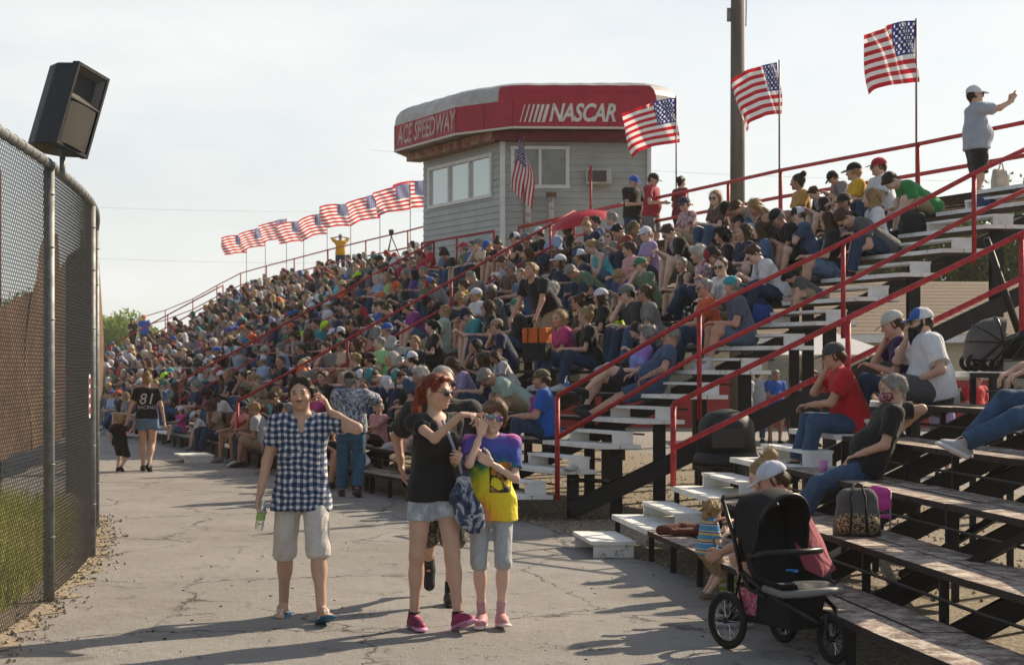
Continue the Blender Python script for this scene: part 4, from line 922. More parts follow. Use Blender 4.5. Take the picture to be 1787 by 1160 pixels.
# hair and hats in head space --------------------------------
def hnoise(a,seed=0,f=70):
    return lambda p: a*(np.sin(p[:,0]*f+np.sin(p[:,2]*40+seed)*1.5)+np.sin(p[:,1]*f*.9+np.sin(p[:,2]*33)*1.3+seed)+.7*np.sin(p[:,2]*f*.5+p[:,0]*50))
I3=np.eye(3); Z3=A3(0,0,0)
def hair_prims(kind):
    cap=lambda e,fz=.05,fy=-.055: ell((0,.022,.038),(.078+e,.098+e,.088+e),.01,None,False,(((0,-.03,.0),nrm((0,-1,-.35*0))) ,) ) 
    o=[]
    # scalp shell: keep behind and above a slanted hairline plane
    hl=nrm((0,-1,-.62)); 
    def shell(e,pt=(0,-.052,.052)): return ell((0,.020,.036),(.079+e,.099+e,.089+e),.01,None,False,((pt,hl),))
    back=lambda e,z0: cone((0,.055,.0),(0,.052,z0),.070+e,.052+e,.02,((0,1,0),.75))
    if kind=='short': o=[shell(.003,(0,-.055,.058)),back(-.001,-.045)]; o+=[cone((s*.072,.0,.03),(s*.072,.008,-.015),.014,.008,.01) for s in(1,-1)]; o+=[cone((-.035,-.060,.096),(.04,-.055,.098),.020,.020,.03)]
    if kind=='slick': o=[shell(.003,(0,-.062,.070)),back(.0,-.05),cone((-.035,-.045,.100),(.045,-.04,.100),.026,.026,.03)]; o+=[cone((s*.075,-.015,.04),(s*.078,.004,-.02),.012,.008,.01) for s in(1,-1)]
    if kind=='buzz': o=[shell(.003,(0,-.045,.066)),back(0,-.04)]
    if kind=='fringe': o=[shell(.008),back(.003,-.055),cone((.03,-.075,.085),(-.055,-.08,.045),.028,.022,.03),cone((.03,-.07,.09),(.07,-.045,.03),.024,.018,.02)]+[cone((s*.076,.0,.03),(s*.078,.01,-.03),.018,.012,.01) for s in(1,-1)]
    if kind=='curly': o=[shell(.014),back(.008,-.05)]+[cone((s*.078,-.005,.04),(s*.08,.01,-.03),.026,.02,.02) for s in(1,-1)]+[cone((-.04,-.07,.09),(.04,-.07,.09),.03,.03,.03)]
    if kind=='long': o=[shell(.005),cone((0,.055,.02),(0,.085,-.24),.082,.06,.03,((0,1,0),.6))]+[cone((s*.074,.005,.04),(s*.078,.02,-.16),.024,.03,.03) for s in(1,-1)]
    if kind=='bob': o=[shell(.007),cone((0,.05,.02),(0,.055,-.08),.085,.07,.03,((0,1,0),.7))]+[cone((s*.076,.0,.04),(s*.078,.01,-.07),.024,.024,.03) for s in(1,-1)]
    if kind=='bun': o=[shell(.002),back(-.003,-.03),ell((0,.105,.115),(.045,.04,.04),.015),cone((0,.08,.09),(0,.11,.12),.03,.03,.02)]
    if kind=='pony': o=[shell(.003),back(-.003,-.02),cone((0,.115,.07),(0,.15,-.02),.026,.036,.02),cone((0,.15,-.02),(0,.125,-.20),.036,.014,.02)]
    if kind=='pinned': o=[shell(.002,(0,-.058,.056)),back(-.004,-.03)]
    if kind=='cshort': o=[ell((0,.022,.0),(.082,.094,.070),.01,None,False,(((0,-.01,0),nrm((0,-1,0))),((0,0,.034),(0,0,1)))),cone((0,.055,.0),(0,.052,-.045),.070,.052,.02,((0,1,0),.75),(((0,0,.034),(0,0,1)),))]
    if kind=='clong': o=[cone((0,.055,.0),(0,.085,-.24),.080,.06,.03,((0,1,0),.6),(((0,0,.034),(0,0,1)),))]+[cone((s*.074,.005,.01),(s*.078,.02,-.16),.022,.03,.03) for s in(1,-1)]
    return o
HMESH={}
def vnormals(vs,f):
    q=vs[f]; n=np.cross(q[:,2]-q[:,0],q[:,3]-q[:,1]); N_=np.zeros_like(vs)
    for i in range(4): np.add.at(N_,f[:,i],n)
    return N_/np.maximum(np.linalg.norm(N_,axis=1),1e-9)[:,None]
def strands(vs,f,n,ln=.04,lift=.012,w=.0016,mess=.35,seed=0,comb=(0,.55,-1)):
    r=np.random.RandomState(seed); Nn=vnormals(vs,f); i=r.randint(0,len(vs),n); p=vs[i]; nn=Nn[i]
    d=np.array(comb)+r.normal(0,mess,(n,3)); d=d-nn*(d*nn).sum(1)[:,None]; d/=np.maximum(np.linalg.norm(d,axis=1),1e-6)[:,None]
    s=np.cross(d,nn); L_=ln*r.uniform(.5,1.3,n)[:,None]; lf=lift*r.uniform(.2,1.2,n)[:,None]; p=p-nn*.001
    a=p+s*w; b=p-s*w; m=p+d*L_*.5+nn*lf*.8; e=p+d*L_+nn*lf
    V_=np.concatenate([a,b,m+s*w,m-s*w,e+s*w*.3,e-s*w*.3]); k=len(vs); j=np.arange(n)
    F_=np.concatenate([np.stack([k+j,k+n+j,k+3*n+j,k+2*n+j],1),np.stack([k+2*n+j,k+3*n+j,k+5*n+j,k+4*n+j],1)])
    return np.concatenate([vs,V_]),np.concatenate([f,F_])
def hairmesh(kind,h=.008):
    if (kind,h) not in HMESH:
        vs,f=sdf_mesh(hair_prims(kind),h,hnoise(.0055 if kind=='curly' else .0030,len(kind),60 if kind!='curly' else 85))
        ns=(2600 if h<.007 else 700)*(.5 if kind=='buzz' else 1)*(1.6 if kind in('long','clong') else 1); vs,f=strands(vs,f,int(ns),{'buzz':.008,'slick':.030,'curly':.03,'long':.09,'clong':.09,'bob':.06}.get(kind,.035),{'buzz':.003,'curly':.020,'slick':.003}.get(kind,.006),.0014 if h<.007 else .0022,.9 if kind=='curly' else .22,len(kind),(0,1,-.35) if kind=='slick' else (0,.55,-1)); HMESH[kind,h]=np_mesh('hair',vs,f)
    return HMESH[kind,h]
def capmesh(part,h=.007):
    if ('c'+part,h) in HMESH: return HMESH['c'+part,h]
    dn=((0,0,.030),(0,.12,-1)); 
    if part=='crown': pr=[ell((0,.014,.040),(.088,.108,.090),.01,None,False,(((0,0,.024),nrm((0,.05,-1))),)),ell((0,.014,.131),(.008,.008,.006),.004)]
    if part=='panel': pr=[ell((0,.012,.041),(.089,.109,.092),.01,None,False,(((0,0,.026),nrm((0,.05,-1))),((0,-.035,0),nrm((0,1,-.25)))))]
    if part=='visor': pr=[ell((0,-.110,.026),(.068,.075,.007),.01,rotx(.22),False,(((0,-.062,0),(0,1,0)),))]
    if part=='brim': pr=[ell((0,.014,.030),(.165,.175,.010),.02),ell((0,.014,.06),(.088,.105,.075),.03)]
    vs,f=sdf_mesh(pr,h); m=np_mesh('cap_'+part,vs,f); HMESH['c'+part,h]=m; return m
def glassesmesh():
    if 'g' in HMESH: return HMESH['g']
    pr=[ell((s*.033,-.100,.002),(.029,.006,.023),.002,rotz(s*.16)) for s in(1,-1)]+[cone((-.012,-.107,.010),(.012,-.107,.010),.003,.003,.003)]+[cone((s*.058,-.09,.010),(s*.08,.0,.006),.003,.003,.002) for s in(1,-1)]
    vs,f=sdf_mesh(pr,.0035); HMESH['g']=np_mesh('sunglasses',vs,f); return HMESH['g']
def link(name,me,m,par,Mx=None):
    o=bpy.data.objects.new(name,me); C.collection.objects.link(o); o.parent=par
    if not me.materials: me.materials.append(m if not isinstance(m,list) else m[0])
    o.material_slots[0].link='OBJECT'; o.material_slots[0].material=m
    if Mx is not None: o.matrix_local=Mx
    return o
def headM(J,hsc=1.,extra=None):
    M=Matrix([list(r) for r in J['Rh']]).to_4x4(); M.translation=Vector(J['H']); 
    if extra is not None: M=M@extra
    return M@Matrix.Scale(hsc,4)
def add_head(root,J,p,look):
    M=headM(J,p.get('hsc',1.)*look.get('hairsc',1.))
    if look.get('hair'): 
        hk=look['hair']
        if look.get('cap'): hk='clong' if hk in('long','pony') else 'cshort'
        o=link('hair',hairmesh(hk,look.get('hh',.008)),hairmat(look.get('hairc','brown')),root,M)
    if look.get('cap'):
        cm=look['cap']; fl=Matrix.Rotation(math.pi,4,'Z') if look.get('capback') else Matrix.Identity(4); Mc=headM(J,p.get('hsc',1.)*1.03,fl)
        if look.get('brim'): link('hat',capmesh('brim'),cm,root,Mc)
        else:
            c_=link('cap',capmesh('crown'),look.get('cap2',cm),root,Mc); 
            if look.get('cap2') is not None: q=link('front_panel',capmesh('panel'),cm,c_); 
            link('visor',capmesh('visor'),cm,c_)
    if look.get('glasses'): link('sunglasses',glassesmesh(),look['glasses'],root,M)
def drape_text(txt,size,me,org,dirv,upv,m,par,rot=0,shear=0,name='print',extra=None):
    bvh=BVHTree.FromPolygons([v.co.copy() for v in me.vertices],[tuple(q.vertices) for q in me.polygons]); d=Vector(dirv).normalized(); u=Vector(upv); u=(u-d*u.dot(d)).normalized(); r=u.cross(-d)*-1; r=(-d).cross(u)*-1
    r=u.cross(-d)
    if txt is not None: vs,fs=text_mesh(txt,size,shear)
    else: vs,fs=extra
    # finer triangles so that the print follows the cloth
    bm=bmesh.new(); bv=[bm.verts.new((v[0],v[1],0)) for v in vs]
    for f in fs:
        try: bm.faces.new([bv[i] for i in f])
        except ValueError: pass
    bmesh.ops.triangulate(bm,faces=bm.faces[:]); 
    for _ in range(4 if txt is None else 1): bmesh.ops.subdivide_edges(bm,edges=[e for e in bm.edges if e.calc_length()>(.02 if txt is None else size*.25)],cuts=1 if txt is None else 2)
    bmesh.ops.triangulate(bm,faces=bm.faces[:]); bm.verts.index_update(); out=[]
    for v in bm.verts:
        o=Vector(org)+r*v.co.x+u*v.co.y; hit=bvh.ray_cast(o-d*.35,d)
        out.append((hit[0]-d*.0045) if hit[0] is not None else o-d*.02)
    fs=[[v.index for v in f.verts] for f in bm.faces]; bm.free()
    return MB().add(out,fs).build(name,m,par)
def hero(label,loc,rz,p,look,h=.0065,sc=1.,cat='person'):
    root=empty('person',loc,rz,label,cat); root.scale=(sc,sc,sc); J=skeleton(p)
    vs,f=sdf_mesh(body_prims(J,p,h),h); link('body',np_mesh('body',vs,f,skin_col(vs,J,p,look)),skinmat(look.get('skin','light')),root)
    if look.get('top') is not None:
        vs,f=sdf_mesh(shirt_prims(J,p,look.get('sl',.6),look.get('hem',-.07),look.get('loose',.014),look.get('neck',1),look.get('tank',False)),h*1.1,wrinkle(look.get('wr',.0022),look.get('wf',36),loc[0]))
        look['_top']=link(look.get('topn','t_shirt'),np_mesh('top',vs,f),look['top'],root)
    if look.get('bot') is not None:
        vs,f=sdf_mesh(pant_prims(J,p,look.get('bcut',1.93),look.get('bl',.012),look.get('bw',1.)),h*1.2,wrinkle(look.get('bwr',.0022),42,loc[1])); link('shorts' if look.get('bcut',1.9)<1.4 else 'trousers',np_mesh('bottoms',vs,f),look['bot'],root)
    if look.get('shoe') is not None:
        for k in'LR':
            if look.get('sock') is not None:
                K,An=J['K'+k],J['A'+k]; q=An+(K-An)*look.get('sockh',.2); vs,f=sdf_mesh([cone(An,q,.042*p.get('thin',1),.044*p.get('thin',1),.01,None,((q,nrm(K-An)),))],h); link('sock',np_mesh('sock',vs,f),look['sock'],root)
            vs,f=sdf_mesh(shoe_prims(J,p,k,look.get('shoeb',1.),look.get('high',0)),h*.85)
            An=J['A'+k];Rf=J['Rf'+k]; z=((vs-An)@Rf)[:,2]; col=np.ones((len(vs),3)); 
            if look.get('sole') is not None:
                m=np.clip((-.056*p.get('footl',1)-z)/.006,0,1)[:,None]; col=col*(1-m)+np.array(look['sole'])*m
            link('shoe',np_mesh('shoe',vs,f,col),look['shoe'],root)
    add_head(root,J,p,look)
    return root,J
def extra_part(root,name,prims,m,h=.006,noise=None):
    vs,f=sdf_mesh(prims,h,noise); return link(name,np_mesh(name,vs,f),m,root)
# ---------------------------------------------------------------- people walking on the pavement
def checks():
    m=fab('blue and white check',(.62,.60,.58)); t=m.node_tree; l=t.links.new; b=t.nodes['Principled BSDF']
    co=N(t,'ShaderNodeTexCoord'); sx=N(t,'ShaderNodeSeparateXYZ'); l(co.outputs['Object'],sx.inputs[0]); outs=[]
    nz=N(t,'ShaderNodeTexNoise'); nz.inputs['Scale'].default_value=7; nz.inputs['Detail'].default_value=2; l(co.outputs['Object'],nz.inputs['Vector']); dv=N(t,'ShaderNodeVectorMath',operation='MULTIPLY_ADD'); l(nz.outputs['Color'],dv.inputs[0]); dv.inputs[1].default_value=(.055,.055,.07); l(co.outputs['Object'],dv.inputs[2]); l(dv.outputs[0],sx.inputs[0])
    for ax,sc in (('X',1/.046),('Z',1/.046)):
        a=N(t,'ShaderNodeMath',operation='MULTIPLY'); l(sx.outputs[ax],a.inputs[0]); a.inputs[1].default_value=sc
        f=N(t,'ShaderNodeMath',operation='FRACT'); l(a.outputs[0],f.inputs[0]); g=N(t,'ShaderNodeMath',operation='GREATER_THAN'); l(f.outputs[0],g.inputs[0]); g.inputs[1].default_value=.46; outs.append(g)
    s=N(t,'ShaderNodeMath',operation='ADD'); l(outs[0].outputs[0],s.inputs[0]); l(outs[1].outputs[0],s.inputs[1]); h=N(t,'ShaderNodeMath',operation='MULTIPLY'); l(s.outputs[0],h.inputs[0]); h.inputs[1].default_value=.5
    r=N(t,'ShaderNodeValToRGB'); e=r.color_ramp.elements; e[0].position=.0; e[0].color=(.66,.62,.60,1); e[1].position=1; e[1].color=(.014,.028,.075,1); q=e.new(.5); q.color=(.11,.16,.26,1); r.color_ramp.interpolation='CONSTANT'; e[1].position=.4; e[2].position=.9
    l(h.outputs[0],r.inputs[0]); l(r.outputs[0],b.inputs['Base Color']); 
    for n in t.nodes:
        if n.type=='BSDF_TRANSLUCENT': l(r.outputs[0],n.inputs[0])
    return m
def ramp_cloth(nm,stops,scale,detail=3,const=True,vs=(1,1,1),dist=0,kind='noise'):
    m=fab(nm,(1,1,1)); t=m.node_tree; l=t.links.new; b=t.nodes['Principled BSDF']; co=N(t,'ShaderNodeTexCoord'); mp=N(t,'ShaderNodeMapping'); mp.inputs['Scale'].default_value=vs; l(co.outputs['Object'],mp.inputs[0])
    if kind=='noise': n=N(t,'ShaderNodeTexNoise'); n.inputs['Scale'].default_value=scale; n.inputs['Detail'].default_value=detail; n.inputs['Distortion'].default_value=dist; src=n.outputs['Fac']
    elif kind=='voro': n=N(t,'ShaderNodeTexVoronoi'); n.inputs['Scale'].default_value=scale; src=n.outputs['Distance']
    else: n=N(t,'ShaderNodeTexWave',wave_type='BANDS',bands_direction='Z'); n.inputs['Scale'].default_value=scale; n.inputs['Distortion'].default_value=dist; src=n.outputs['Fac']
    l(mp.outputs[0],n.inputs['Vector'])
    r=N(t,'ShaderNodeValToRGB'); r.color_ramp.interpolation='CONSTANT' if const else 'LINEAR'; e=r.color_ramp.elements
    e[0].position=stops[0][0]; e[0].color=(*stops[0][1],1); e[1].position=stops[1][0]; e[1].color=(*stops[1][1],1)
    for s in stops[2:]: q=e.new(s[0]); q.color=(*s[1],1)
    l(src,r.inputs[0]); l(r.outputs[0],b.inputs['Base Color'])
    for n in t.nodes:
        if n.type=='BSDF_TRANSLUCENT': l(r.outputs[0],n.inputs[0])
    return m
def hpos(px,py): return at(px,py,0)
CK=checks()
M_BLKT=fab('black',(.012,.012,.013)); M_WSH=fab('white twill',(.62,.59,.55)); GLS=mat('dark lenses',(.012,.012,.014),.08,spec=.9)
# --- man in checked shirt
loc=hpos(527,1079)
p=dict(P=(0,-.03,.945),lean=-2,head=(-6,2,-3),LF=(.15,-.25,.10),RF=(-.14,.15,.09),RFp=-6,LFp=20,LFy=22,RFy=-14,RH=(-.30,-.05,.86),REp=(-.4,1,0),RHn=(1,-.2,0),Rcurl=(42,44,46,48),
  LH=(.200,-.07,1.475),LEp=(.75,-.2,-1),LHn=(-.95,.1,-.1),LHd=(-.38,.1,.95),Lcurl=(18,26,34,42),toes=1,fat=.0,hcomp=1,sw=.168)
lk=dict(skin='light',top=CK,topn='checked_shirt',sl=.60,hem=-.165,neck=2.2,wr=.0040,loose=.010,bot=M_WSH,bcut=1.13,bw=1.24,bl=.008,bwr=.003,hair='slick',hairc='dark brown',browc=(.04,.03,.025),mous=(.14,.10,.09),beard=(.74,.66,.62),bk=.4,hh=.006)
man,J=hero('person in a blue and white checked shirt and white shorts holding a water bottle',loc,R(4),p,lk,.0062,1.0)
for s in(1,-1):
    N_=J['N']; extra_part(man,'collar',[cone(N_+A3(s*.055,.03,.02),N_+A3(s*.035,-.075,-.045),.016,.012,.01,((0,1,0),.45)),cone(N_+A3(s*.05,-.055,-.02),N_+A3(s*.075,-.085,-.075),.022,.012,.008,((0,1,0),.35))],CK,.005)
    extra_part(man,'chest_pocket',[cone(A3(s*.085,-.128,1.22),A3(s*.085,-.135,1.16),.050,.050,.004,((0,1,0),.22),(((0,0,1.25),(0,0,1)),((0,0,1.12),(0,0,-1))))],CK,.006)
mb=MB()
for i in range(5): mb.box((0,-.145+.003*i,1.28-.085*i),(.012,.006,.012))
mb.build('buttons',mat('button',(.6,.58,.55),.3),man)
for k,x in (('L',1),('R',-1)):
    An=J['A'+k];Rf=J['Rf'+k]; g=lambda a,b,c:An+Rf@A3(a,b,c)
    fo_=extra_part(man,'flip_flop',[cone(g(0,.05,-.083),g(0,-.05,-.083),.040,.036,.03,(Rf@A3(0,0,1),.26)),cone(g(0,-.05,-.083),g(x*.005,-.14,-.083),.036,.045,.03,(Rf@A3(0,0,1),.26))],mat('blue rubber sandal',(.02,.12,.22),.6),.0055)
    extra_part(man,'sandal_strap',[cone(g(.040,-.03,-.065),g(.018,-.085,-.022),.007,.007,.004),cone(g(-.040,-.03,-.065),g(-.012,-.085,-.022),.007,.007,.004),cone(g(.018,-.085,-.022),g(-x*.018,-.13,-.06),.006,.006,.004),cone(g(-.012,-.085,-.022),g(-x*.018,-.13,-.06),.006,.006,.004)],mat('white strap',(.65,.65,.63),.5),.004)
M_PET=mat('clear plastic bottle',(.85,.92,.92),.06,trans=.9,spec=.6)
def bottle(loc,rot,label,par=None,m=None,lab=(.05,.16,.45),s=1):
    root=empty('water_bottle',loc,0,label,'bottle'); root.rotation_euler=rot; root.scale=(s,s,s)
    zs=[(0,.028),(.006,.032),(.05,.031),(.055,.029),(.06,.032),(.11,.031),(.14,.031),(.165,.022),(.185,.012),(.20,.012)]
    MB().tube([V(0,0,z) for z,r in zs],[r for z,r in zs],14).build('bottle',M_PET if m is None else m,root)
    MB().tube([V(0,0,.198),V(0,0,.215)],.014,10).build('cap',mat('white bottle cap',(.7,.7,.7),.4),root)
    MB().tube([V(0,0,.075),V(0,0,.125)],.0328,14,cap=False).build('bottle_label',mat('label print '+str(lab),lab,.4),root)
wl_=man.matrix_world if False else Matrix.Translation(loc)@Matrix.Rotation(R(4),4,'Z')
wpt=wl_@Vector(J['WR']+nrm(J['WR']-J['ER'])*.08+A3(.035,-.01,0))
bottle(wpt+V(-.02,-.02,-.16),(R(6),R(10),0),'clear water bottle held at the side of the person in the checked shirt',lab=(.25,.42,.12))
# --- red-haired woman
loc=hpos(757,1097)
p=dict(P=(0,0,.965),lean=1,pturn=28,twist=6,head=(26,4,2),fem=1,LF=(.17,-.10,.10),RF=(-.135,.0,.085),LFp=20,LFy=38,RFy=22,sw=.160,
  RH=(.20,-.38,1.475),REp=(-.5,-.2,-1),RHn=(0,.2,-1),RHd=(.88,-.36,-.02),Rcurl=(0,48,55,58),Rthumb=.6,LH=(.15,-.15,1.17),LEp=(-.1,1,-.6),LHn=(-.6,.4,.1),LHd=(.35,-.8,.1),Lcurl=(85,85,85,85),mouth=.6,thin=.93,hcomp=1,Kp=0)
lk=dict(skin='light',top=M_BLKT,sl=.42,hem=-.08,neck=2.0,wr=.0022,loose=.006,bot=mat('pale denim',(.36,.42,.50),.85,var=.3,scale=12,wear=((.62,.64,.66),7,.5,.65),bump=.5,bscale=300),bcut=.44,bl=.004,bw=1.30,hair='pinned',hairc='red',browc=(.25,.10,.06),shoe=mat('magenta running shoe',(.32,.02,.09),.6,attr=True,col2=(.10,.01,.04),scale=14),sole=(2.2,14,5.5),sock=M_BLKT,sockh=.08,glasses=GLS,lip=(.70,.33,.34),hh=.006,high=.01)
wom,J=hero('person with a red ponytail, black t-shirt and denim shorts, pointing to the right',loc,0,p,lk,.0062,1.0)
Hh,Rh=J['H'],J['Rh']; g=lambda x,y,z:Hh+Rh@A3(x,y,z)
extra_part(wom,'ponytail',[cone(g(0,.100,.055),g(-.01,.138,.0),.022,.030,.02),cone(g(-.01,.138,0),g(-.015,.145,-.13),.030,.032,.02),cone(g(-.015,.145,-.13),g(-.02,.12,-.30),.032,.010,.02)],hairmat('red'),.006,lambda q: .0035*(np.sin(q[:,0]*150+q[:,2]*14)+np.sin(q[:,1]*150+q[:,2]*20)))
extra_part(wom,'fringe',[cone(g(-.03,-.06,.098),g(.045,-.055,.098),.022,.020,.02),cone(g(.062,-.03,.085),g(.078,.0,.02),.016,.010,.01),cone(g(-.062,-.03,.085),g(-.078,.0,.0),.016,.008,.01)],hairmat('red'),.006,hnoise(.002))
M_TD=ramp_cloth('navy and white tie dye',[(.35,(.012,.018,.045)),(.48,(.05,.07,.13)),(.55,(.42,.46,.52)),(.64,(.02,.03,.07))],9,4,False,dist=1.5)
loc2=loc+V(.235,-.13,0)
bg_=empty('shoulder_bag',loc2+V(0,0,.80),0,'navy and white tie dyed shoulder bag hanging beside the denim shorts','bag')
extra_part(bg_,'pouch',[cone(A3(-.03,0,.10),A3(.02,0,-.015),.075,.085,.04,((0,1,0),.6)),cone(A3(-.03,0,.24),A3(-.03,0,.1),.045,.075,.04,((0,1,0),.5)),cone(A3(.02,0,-.02),A3(.05,.0,-.07),.08,.07,.04,((0,1,0),.62))],M_TD,.008,wrinkle(.006,30,2))
MB().tube([V(-.03,0,.22),V(-.06,-.03,.36),V(-.12,-.03,.52),V(-.17,.01,.63)],.011,6).build('strap',mat('grey strap',(.25,.28,.35),.7),bg_)
# --- girl in tie-dye
def tiedye():
    m=fab('rainbow tie dye',(1,1,1)); t=m.node_tree; l=t.links.new; b=t.nodes['Principled BSDF']; co=N(t,'ShaderNodeTexCoord')
    nz=N(t,'ShaderNodeTexNoise'); nz.inputs['Scale'].default_value=11; nz.inputs['Detail'].default_value=6; l(co.outputs['Object'],nz.inputs['Vector'])
    mp=N(t,'ShaderNodeMapping'); mp.inputs['Location'].default_value=(.02,0,-1.05); l(co.outputs['Object'],mp.inputs[0])
    ad=N(t,'ShaderNodeVectorMath',operation='MULTIPLY_ADD'); l(nz.outputs['Color'],ad.inputs[0]); ad.inputs[1].default_value=(.20,.0,.20); l(mp.outputs[0],ad.inputs[2])
    sx=N(t,'ShaderNodeSeparateXYZ'); l(ad.outputs[0],sx.inputs[0]); an=N(t,'ShaderNodeMath',operation='ARCTAN2'); l(sx.outputs['Z'],an.inputs[0]); l(sx.outputs['X'],an.inputs[1])
    mr=N(t,'ShaderNodeMapRange'); mr.inputs['From Min'].default_value=-3.1416; mr.inputs['From Max'].default_value=3.1416; ln=N(t,'ShaderNodeVectorMath',operation='LENGTH'); l(ad.outputs[0],ln.inputs[0]); ma=N(t,'ShaderNodeMath',operation='MULTIPLY_ADD'); l(ln.outputs['Value'],ma.inputs[0]); ma.inputs[1].default_value=7.0; mb_=N(t,'ShaderNodeMath',operation='ADD'); l(an.outputs[0],mb_.inputs[0]); mb_.inputs[1].default_value=-2.8; l(mb_.outputs[0],ma.inputs[2]); wr_=N(t,'ShaderNodeMath',operation='WRAP'); l(ma.outputs[0],wr_.inputs[0]); wr_.inputs[1].default_value=3.1416; wr_.inputs[2].default_value=-3.1416; l(wr_.outputs[0],mr.inputs['Value'])
    r=N(t,'ShaderNodeValToRGB'); e=r.color_ramp.elements; st=[(0,(.75,.12,.30)),(.10,(.80,.15,.32)),(.20,(.85,.45,.03)),(.33,(.80,.62,.03)),(.46,(.82,.72,.04)),(.55,(.55,.62,.03)),(.62,(.03,.22,.09)),(.69,(.03,.07,.30)),(.78,(.06,.10,.42)),(.86,(.12,.06,.35)),(.90,(.70,.15,.40)),(.96,(.10,.30,.38)),(1,(.75,.12,.30))]
    e[0].position=0;e[0].color=(*st[0][1],1);e[1].position=1;e[1].color=(*st[-1][1],1)
    for s in st[1:-1]: q=e.new(s[0]); q.color=(*s[1],1)
    l(mr.outputs[0],r.inputs[0]); l(r.outputs[0],b.inputs['Base Color'])
    for n in t.nodes:
        if n.type=='BSDF_TRANSLUCENT': l(r.outputs[0],n.inputs[0])
    return m
loc=hpos(857,1093)
p=dict(P=(0,0,.95),lean=2,head=(6,4,12),fem=.4,LF=(.075,-.05,.095),RF=(-.07,.0,.09),LFp=8,LFy=16,RFy=-8,sw=.165,thin=.86,hsc=1.06,
  RH=(-.075,-.17,1.475),REp=(-.35,-.5,-1),RHn=(.3,.6,.1),RHd=(.25,.05,.95),Rcurl=(12,38,58,62),LH=(.0,-.23,1.26),LEp=(.7,.2,-1),LHn=(0,1,.1),LHd=(-.75,-.05,.45),Lcurl=(45,48,50,52),hcomp=1)
IR=mat('iridescent lenses',(.05,.35,.25),.12,metal=.8,col2=(.30,.08,.35),scale=26)
lk=dict(skin='fair',top=tiedye(),sl=.72,hem=-.125,wr=.0032,loose=.010,bot=fab('pale grey twill',(.42,.44,.46)),bcut=1.1,bw=1.12,bl=.004,bwr=.003,hair='fringe',hairc='light brown',browc=(.35,.22,.16),glasses=IR,shoe=mat('pink sneaker',(.48,.24,.26),.65,attr=True),sole=(1.5,2.4,2.2),sock=fab('pink ribbed sock',(.55,.36,.38)),sockh=.28,hh=.006)
girl,J=hero('person in a rainbow tie dyed t-shirt and mirrored sunglasses, hand on cheek',loc,0,p,lk,.0058,.905)
pm=lk['_top'].data
drape_text(None,.04,pm,(.03,-.2,1.16),(0,1,0),(0,0,1),mat('dark picture print',(.03,.02,.02),.7,col2=(.45,.25,.03),scale=24,ramp=(.5,.6)),girl,extra=([(-.04,-.13),(.12,-.13),(.12,.09),(-.04,.09)],[(0,1,2,3)]))
drape_text(None,.04,pm,(.03,-.2,1.16),(0,1,0),(0,0,1),mat('orange picture print',(.55,.22,.02),.7,col2=(.05,.12,.28),scale=14,ramp=(.45,.55)),girl,extra=([(-.02,.0),(.125,.0),(.125,.10),(-.02,.10)],[(0,1,2,3)])).location.y-=.003
# --- man walking behind
loc=hpos(772,1052)
p=dict(P=(0,0,.95),lean=3,head=(28,3,0),LF=(.06,-.06,.085),RF=(-.12,.42,.24),RFp=-62,RFy=0,LFy=5,sw=.205,fat=.55,RKp=(-.1,-1,-.4),RH=(-.30,.05,.98),REp=(-.7,.9,0),LH=(.30,-.1,.95),hcomp=1)
lk=dict(skin='ruddy',top=fab('faded black',(.02,.02,.02)),sl=.75,hem=-.1,wr=.003,loose=.024,bot=ramp_cloth('grey camouflage',[(0,(.05,.045,.03)),(.45,(.14,.12,.09)),(.52,(.03,.03,.02)),(.6,(.2,.18,.14))],16,2),bcut=1.02,bw=1.4,bl=.02,hair='buzz',hairc='grey',browc=(.2,.15,.12),beard=(.75,.7,.66),bk=.6,glasses=GLS,shoe=mat('black shoe',(.012,.012,.013),.6,attr=True,bump=.3,bscale=90),sock=M_BLKT,sockh=.2)
hero('broad person in a black t-shirt and camouflage shorts walking behind the red ponytail',loc,0,p,lk,.0075,1.04)
# --- man in floral shirt seen from behind
loc=hpos(612,866)
p=dict(P=(0,0,.95),lean=2,head=(-14,0,0),LF=(.13,-.02,.085),RF=(-.11,.16,.11),RFp=-14,sw=.19,fat=.45,LH=(.26,-.1,.86),RH=(-.17,-.30,1.45),REp=(-1,-.2,-.6),RHn=(1,.5,0),RHd=(.3,-.3,.9),Rcurl=50,hcomp=1)
lk=dict(skin='ruddy',top=ramp_cloth('blue grey leaf print',[(0,(.05,.07,.12)),(.46,(.42,.44,.48)),(.52,(.06,.08,.15)),(.58,(.50,.52,.55))],22,3,dist=.8),topn='floral_shirt',sl=.8,hem=-.06,loose=.03,wr=.003,bot=fab('mid blue',(.045,.12,.20),denim=True),bcut=1.93,bl=.014,bw=1.25,hair='short',hairc='grey',cap=M_BLKT,shoe=mat('brown shoe',(.03,.02,.015),.6,attr=True))
hero('person in a blue leaf print shirt, jeans and black cap walking away',loc,R(176),p,lk,.009,1.0)
